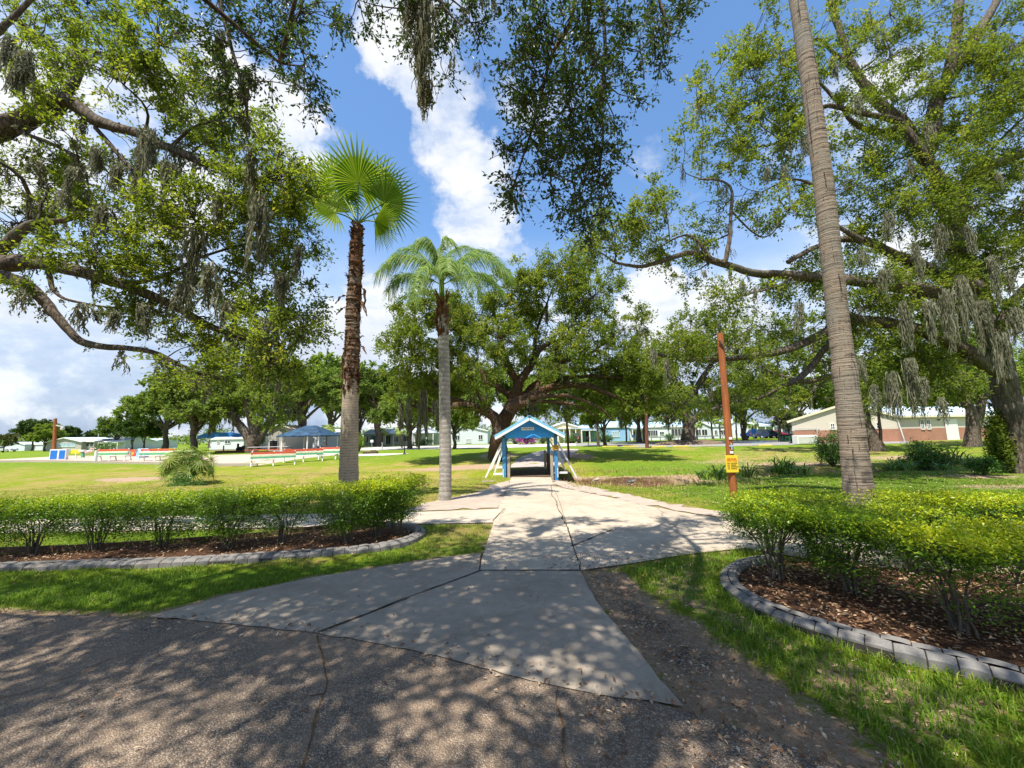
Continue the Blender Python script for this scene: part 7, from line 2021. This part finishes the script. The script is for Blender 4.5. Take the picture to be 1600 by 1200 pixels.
# ------------------------------------------------------------------ cars
def car(px, py, Y, paint, label, L=4.6, H=1.7, W=1.8, yaw=0, kind='van', name='parked_car', cat='car'):
    g = P(px, py, Y); r = empty(name, (g[0], Y, float(hb(Y))), yaw, label, cat)
    if kind == 'van': prof = [(-L / 2, .35), (-L / 2, .95), (-L / 2 + .15, 1.05), (-L / 2 + .35, H), (L * .12, H), (L * .30, 1.05), (L / 2 - .1, .88), (L / 2, .6), (L / 2, .35)]; gl = [(-L / 2 + .30, 1.08), (-L / 2 + .48, H - .12), (L * .10, H - .12), (L * .25, 1.08)]
    elif kind == 'pickup': prof = [(-L / 2, .45), (-L / 2, 1.05), (-L * .05, 1.05), (-.02 * L, H), (L * .16, H), (L * .26, 1.1), (L / 2 - .08, 1.0), (L / 2, .7), (L / 2, .45)]; gl = [(0, 1.12), (.03 * L, H - .12), (L * .145, H - .12), (L * .22, 1.12)]
    else: prof = [(-L / 2, .32), (-L / 2, .85), (-L * .38, .92), (-L * .26, H), (L * .08, H), (L * .24, .92), (L / 2 - .1, .78), (L / 2, .55), (L / 2, .32)]; gl = [(-L * .33, .95), (-L * .24, H - .1), (L * .07, H - .1), (L * .19, .95)]
    n = len(prof); mb = MB()
    taper = lambda z: W / 2 - .16 * max(0, (z - .95) / (H - .95 + .01))
    A_ = [(x, -taper(z), z) for x, z in prof]; B_ = [(x, taper(z), z) for x, z in prof]
    mb.add(A_, [list(range(n))]); mb.add(B_, [list(range(n - 1, -1, -1))]); mb.add(A_ + B_, [[i, i + n, (i + 1) % n + n, (i + 1) % n] for i in range(n)])
    mb.build('body', M[paint], r)
    for sy in (-1, 1):
        mb = MB(); mb.add([(x, sy * (taper(z) + .012), z) for x, z in gl], [[0, 1, 2, 3]]); mb.build('window', M['glass'], r)
        for wx in (-L * .31, L * .31):
            mb = MB(); mb.tube([(wx, sy * (W / 2 - .2), .33), (wx, sy * (W / 2 + .02), .33)], .33, 18); wl = mb.build('wheel', M['tyre'], r)
            mb = MB(); mb.tube([(wx, sy * (W / 2 + .021), .33), (wx, sy * (W / 2 + .035), .33)], .19, 14); mb.build('rim', M['metal'], wl)
        mb = MB(); mb.box((L / 2 - .06, sy * W * .36 - .18, .66), (L / 2 + .015, sy * W * .36 + .18, .80)); mb.build('headlight', M['glass_pale'], r)
        mb = MB(); mb.box((-L / 2 - .015, sy * W * .42 - .09, .75), (-L / 2 + .05, sy * W * .42 + .09, .98)); mb.build('tail_light', M['red_paint'], r)
    return r


car(1181, 690, 78, 'car_blue', 'bright blue pickup parked at the left of the car row by the pale house', 4.9, 1.75, 1.9, 2.4, 'pickup', 'parked_truck', 'truck')
car(1198, 690, 74, 'car_navy', 'dark navy van parked between the blue pickup and the red car', 4.9, 1.7, 1.9, .05, 'van')
car(1213, 690, 78, 'car_red', 'red car half hidden behind the navy van', 4.4, 1.45, 1.75, .2, 'sedan')
car(8, 700, 104, 'car_silver', 'silver car at the far left edge behind the lawn', 4.6, 1.5, 1.8, .1, 'sedan')
car(900, 692, 67, 'black', 'dark golf cart sized vehicle under the yellow house carport', 2.6, 1.7, 1.3, 1.3, 'van', 'parked_cart', 'cart')

# wheel stops, painted bays, pipe rail along the lot
for k, (px, py, w, mat, lab) in enumerate([(953, 698.5, 1.7, 'yellow_line', 'yellow painted wheel stop left of the brown moss topped pole'), (985, 698.2, 1.7, 'yellow_line', 'yellow wheel stop just left of the moss topped pole foot'), (1028, 698.8, 1.7, 'yellow_line', 'yellow wheel stop just right of the moss topped pole foot'), (1064, 698.4, 1.7, 'yellow_line', 'yellow wheel stop in the middle of the lot edge'),
        (1105, 698, .9, 'conc', 'bare concrete wheel stop left of the sign pole'), (1196, 697, 1.3, 'yellow_line', 'yellow wheel stop right of the sign pole'), (1170, 697.4, .9, 'conc', 'bare concrete wheel stop right of the sign pole')]):
    g = G(px, py); mb = MB(); mb.box((-w / 2, -.08, 0), (w / 2, .08, .13), 0, None, .03); o = mb.build('wheel_stop', M[mat]); o.location = g; tag(o, lab, 'wheel stop', 'wheel stops along the lot')
for k, (px, py, w, lab) in enumerate([(1128, 691.5, 3.2, 'x'), (1180, 691, 3.0, 'x')]):
    g = G(px, py); mb = MB(); mb.poly([(-w / 2, -1.2, .018), (w / 2, -1.2, .018), (w / 2, 1.2, .018), (-w / 2, 1.2, .018)]); o = mb.build('painted_bay', M['bay_blue']); o.location = g; tag(o, None, None, None, 'structure')
g0 = G(1040, 694); yr = g0[1] + 4
r = empty('pipe_rail', (P(1018, 690, yr)[0], yr, float(hb(yr))), 0, 'white pipe rail along the far side of the parking lot', 'railing')
Lr = P(1130, 690, yr)[0] - P(1018, 690, yr)[0]
mb = MB(); mb.tube([(0, 0, .85), (Lr, 0, .85)], .045, 8); mb.build('rail', M['white_paint'], r)
for k in range(9):
    mb = MB(); mb.tube([(Lr * k / 8, 0, 0), (Lr * k / 8, 0, .85)], .05, 8); mb.build('post', M['white_paint'], r)
g = G(1083, 693); r = empty('white_bench', (g[0], g[1] + 3, g[2]), 0, 'small white bench in front of the parking lot oak trunk', 'bench')
mb = MB(); mb.box((-1.3, -.2, .42), (1.3, .2, .48)); mb.build('seat', M['white_paint'], r)
for x in (-1.1, 1.1):
    mb = MB(); mb.box((x - .06, -.18, 0), (x + .06, .18, .42)); mb.build('leg', M['white_paint'], r)
# the mound under the lot oak
bm = bmesh.new(); bmesh.ops.create_uvsphere(bm, u_segments=32, v_segments=12, radius=1)
for v in bm.verts: v.co = Vector((v.co.x * 4.2, v.co.y * 3, max(0, v.co.z) * .6))
me = bpy.data.meshes.new('oak_mound'); bm.to_mesh(me); bm.free(); me.materials.append(M['soil_mound']); o = link('oak_mound', me); g = G(1076, 694); o.location = (g[0], g[1], g[2] - .05); tag(o, None, None, None, 'structure')
# mulch strip, tractor and tarp near the vase oak
mb = MB(); g = G(368, 706.5); mb.box((-2.6, -.4, -.05), (2.0, .4, .22), 0, None, .05); o = mb.build('mulch_border', M['umber']); o.location = g; tag(o, None, None, None, 'structure')
r = empty('tarp_shelter', (P(336, 690, 72)[0], 72, float(hb(72))), 0, 'bright blue rounded tarp shelter behind the white trailer home', 'shelter')
mb = MB(); th = np.linspace(0, math.pi, 13); Vv = [(3.4 * math.cos(a), y, 2.2 + 1.0 * math.sin(a)) for y in (0, 3) for a in th]
mb.add(Vv, [[i, i + 1, i + 14, i + 13] for i in range(12)]); mb.add(Vv[:13], [list(range(13))]); mb.build('tarp', M['tarp'], r)
for x in (-3.2, 3.2):
    mb = MB(); mb.tube([(x, .1, 0), (x, .1, 2.25)], .05, 6); mb.build('pole', M['metal'], r)
r = empty('garden_tractor', (P(381, 706, 56)[0], 56, float(hb(56))), .3, 'dark garden tractor parked against the vase shaped oak trunk', 'tractor')
mb = MB(); mb.box((-.2, -.3, .35), (.75, .3, .85), 0, None, .08); mb.build('hood', M['black'], r); mb = MB(); mb.box((-.75, -.3, .55), (-.25, .3, .68), 0, None, .04); mb.box((-.82, -.3, .6), (-.7, .3, 1.15), 0, None, .04); mb.build('seat', M['black'], r)
for x, y, R_ in ((-.5, -.38, .36), (-.5, .38, .36), (.5, -.34, .24), (.5, .34, .24)):
    mb = MB(); mb.tube([(x, y - .1, R_), (x, y + .1, R_)], R_, 16); mb.build('wheel', M['tyre'], r)
r, t, g = pole('stub_post', 349, 706, 349.5, 696, .10, 'short dark post beside the white trailer home', 'pole_brown', 'post')
mb = MB(); g = G(581, 708.5); mb.box((-.9, -.25, 0), (.6, .25, .22), 0, None, .05); mb.box((-.1, -.2, .2), (.4, .2, .34), 0, None, .05); o = mb.build('planter', M['wood_dark']); o.location = g; tag(o, 'low dark planter beside the pale path between the two palms', 'planter')
# ------------------------------------------------------------------ camera, sun and sky
cam = bpy.data.cameras.new('camera'); co = bpy.data.objects.new('camera', cam); COL.objects.link(co)
cam.sensor_fit = 'HORIZONTAL'; cam.sensor_width = 36; cam.lens = F / 1600 * 36; cam.clip_start = .05; cam.clip_end = 4000
Mx = Matrix(((_right[0], _up[0], -_fwd[0], 0), (_right[1], _up[1], -_fwd[1], 0), (_right[2], _up[2], -_fwd[2], EYE), (0, 0, 0, 1)))
co.matrix_world = Mx
SC.camera = co

SUN_EL = R(66); TO = np.array([.5, .866])          # light travels to the right and away
az = np.array([-TO[0], -TO[1]])
sdir = Vector((az[0] * math.cos(SUN_EL), az[1] * math.cos(SUN_EL), math.sin(SUN_EL)))
sl = bpy.data.lights.new('sun', 'SUN'); sl.energy = 5.0; sl.angle = R(.53); sl.color = (1, .94, .83)
so = bpy.data.objects.new('sun', sl); COL.objects.link(so); so.rotation_euler = (-sdir).to_track_quat('-Z', 'Y').to_euler(); so.location = (0, 0, 40)

w = bpy.data.worlds.new('World'); SC.world = w; w.use_nodes = True
t = w.node_tree; t.nodes.clear()
N_ = lambda typ, **k: NT.n(_w, typ, **k)
class WN(NT):
    def __init__(s): s.t = t; s.out = t.nodes.new('ShaderNodeOutputWorld')
W = WN()
sky = W.n('TexSky', _sky_type='NISHITA', _sun_disc=False, _sun_elevation=SUN_EL, _sun_rotation=math.atan2(az[0], az[1]), _air_density=1.0, _dust_density=.25, _ozone_density=1.3)
tc = W.n('TexCoord'); D_ = tc.outputs['Generated']
sp = W.n('SeparateXYZ', Vector=D_)
zc = W.math('MAXIMUM', sp.outputs[2], .0)
den = W.math('ADD', zc, .22)
cv = W.n('CombineXYZ', X=W.math('DIVIDE', sp.outputs[0], den), Y=W.math('DIVIDE', sp.outputs[1], den), Z=W.math('MULTIPLY', sp.outputs[2], .6))
n1 = W.n('TexNoise', Vector=cv.outputs[0], Scale=1.35, Detail=9, Roughness=.58, Distortion=.25).outputs[0]
n2 = W.n('TexNoise', Vector=cv.outputs[0], Scale=5.2, Detail=8, Roughness=.62).outputs[0]
n3 = W.n('TexNoise', Vector=D_, Scale=6.5, Detail=7, Roughness=.6)
warp = W.n('VectorMath', _operation='MULTIPLY_ADD'); t.links.new(n3.outputs[1], warp.inputs[0]); warp.inputs[1].default_value = (.26, .26, .26)
off = W.n('VectorMath', _operation='SUBTRACT'); t.links.new(D_, off.inputs[0]); off.inputs[1].default_value = (.13, .13, .13)
t.links.new(off.outputs[0], warp.inputs[2])
dirn = W.n('VectorMath', _operation='NORMALIZE'); t.links.new(warp.outputs[0], dirn.inputs[0])


def puff(px, py, r, amp):
    d = unit(ray(px, py))
    dp = W.n('VectorMath', _operation='DOT_PRODUCT'); t.links.new(dirn.outputs[0], dp.inputs[0]); dp.inputs[1].default_value = tuple(d)
    mr = W.n('MapRange', _interpolation_type='SMOOTHSTEP', Value=dp.outputs['Value']); mr.inputs[1].default_value = math.cos(r * 1.25); mr.inputs[2].default_value = math.cos(r * .25); mr.inputs[3].default_value = 0; mr.inputs[4].default_value = amp
    return mr.outputs[0]


puffs = [(640, 70, .12, .8), (700, 160, .13, .9), (720, 260, .11, .95), (745, 350, .11, 1), (790, 400, .10, .8), (800, 60, .22, .55), (430, 170, .13, 1.4), (490, 225, .10, 1.3), (400, 130, .11, 1.1), (560, 300, .05, .6), (340, 200, .2, .8), (560, 430, .16, .55), (520, 560, .14, 1.2), (600, 480, .13, 1.0), (580, 370, .05, .7),
         (60, 590, .10, .6), (160, 640, .14, .8), (40, 650, .12, .7), (230, 560, .1, .6), (640, 560, .12, .6), (350, 140, .12, .9), (1000, 470, .12, 1.3), (1040, 510, .12, 1.2), (960, 440, .09, 1.0), (880, 460, .1, .9), (1130, 470, .14, .8), (1100, 240, .16, .6), (1330, 260, .25, .7), (1500, 300, .3, .7), (100, 300, .35, .8), (200, 100, .3, .9), (60, 60, .2, .9), (250, 300, .2, .9)]
tot = None
for p in puffs:
    v = puff(*p); tot = v if tot is None else W.math('MAXIMUM', tot, v)
holes = None
for p in [(560, 200, .10, .8), (610, 340, .09, .8), (900, 420, .10, .7), (470, 60, .09, .6), (90, 530, .2, .35), (1080, 120, .12, .3), (850, 340, .06, .4)]:
    v = puff(*p); holes = v if holes is None else W.math('MAXIMUM', holes, v)
base_ = W.math('ADD', W.math('MULTIPLY', W.math('SUBTRACT', n1, .5), 1.5), W.math('MULTIPLY', W.math('SUBTRACT', n2, .5), .55))
cov = W.math('ADD', W.math('SUBTRACT', W.math('MULTIPLY', tot, .62), W.math('MULTIPLY', holes, .6)), base_)
cov = W.math('ADD', cov, W.math('MULTIPLY', W.math('SUBTRACT', .30, sp.outputs[2]), .55))
bk = W.n('MapRange', _interpolation_type='SMOOTHSTEP', Value=sp.outputs[1]); bk.inputs[1].default_value = .25; bk.inputs[2].default_value = -.35; bk.inputs[3].default_value = 0; bk.inputs[4].default_value = .42
cov = W.math('ADD', cov, bk.outputs[0])       # unseen cloud added behind the camera to whiten the ambient light
mask = W.ramp(cov, [(.25, 0), (.56, .92)], 'EASE')
mask = W.math('MAXIMUM', mask, W.ramp(sp.outputs[2], [(.0, .96), (.20, .85), (.48, 0)]))
# cloud tone: bright rims, soft grey-blue hearts
tone = W.ramp(W.math('ADD', W.math('MULTIPLY', n2, .8), W.math('MULTIPLY', cov, .35)), [(.28, (.62, .74, .93)), (.50, (.84, .90, 1.0)), (.66, (1.05, 1.05, 1.05)), (.95, (.82, .88, .97))])
skyc = W.n('Background', Color=W.mix(.0, sky.outputs[0], (1, 1, 1)), Strength=.14)
hs = W.n('HueSaturation', Color=sky.outputs[0], Saturation=1.14, Value=1.0)
t.links.new(hs.outputs[0], skyc.inputs[0])
tone = W.mix(W.ramp(sp.outputs[2], [(.0, 1), (.32, 0)]), tone, W.ramp(n3.outputs[0], [(.40, (.26, .38, .62)), (.50, (.42, .53, .74)), (.60, (.98, 1.0, 1.03))]))
cl = W.n('Background', Color=tone, Strength=.55)
mx = W.n('MixShader', Fac=mask, i1=skyc.outputs[0], i2=cl.outputs[0])
t.links.new(mx.outputs[0], W.out.inputs[0])

vs = SC.view_settings
vs.view_transform = 'Standard'; vs.look = 'None'; vs.exposure = .93; vs.gamma = 1
SC.render.engine = 'CYCLES'
SC.cycles.max_bounces = 6; SC.cycles.diffuse_bounces = 3; SC.cycles.glossy_bounces = 2; SC.cycles.transmission_bounces = 4; SC.cycles.transparent_max_bounces = 4
SC.cycles.caustics_reflective = False; SC.cycles.caustics_refractive = False
print('LEAVES', NLEAF, 'OBJS', len(COL.objects))
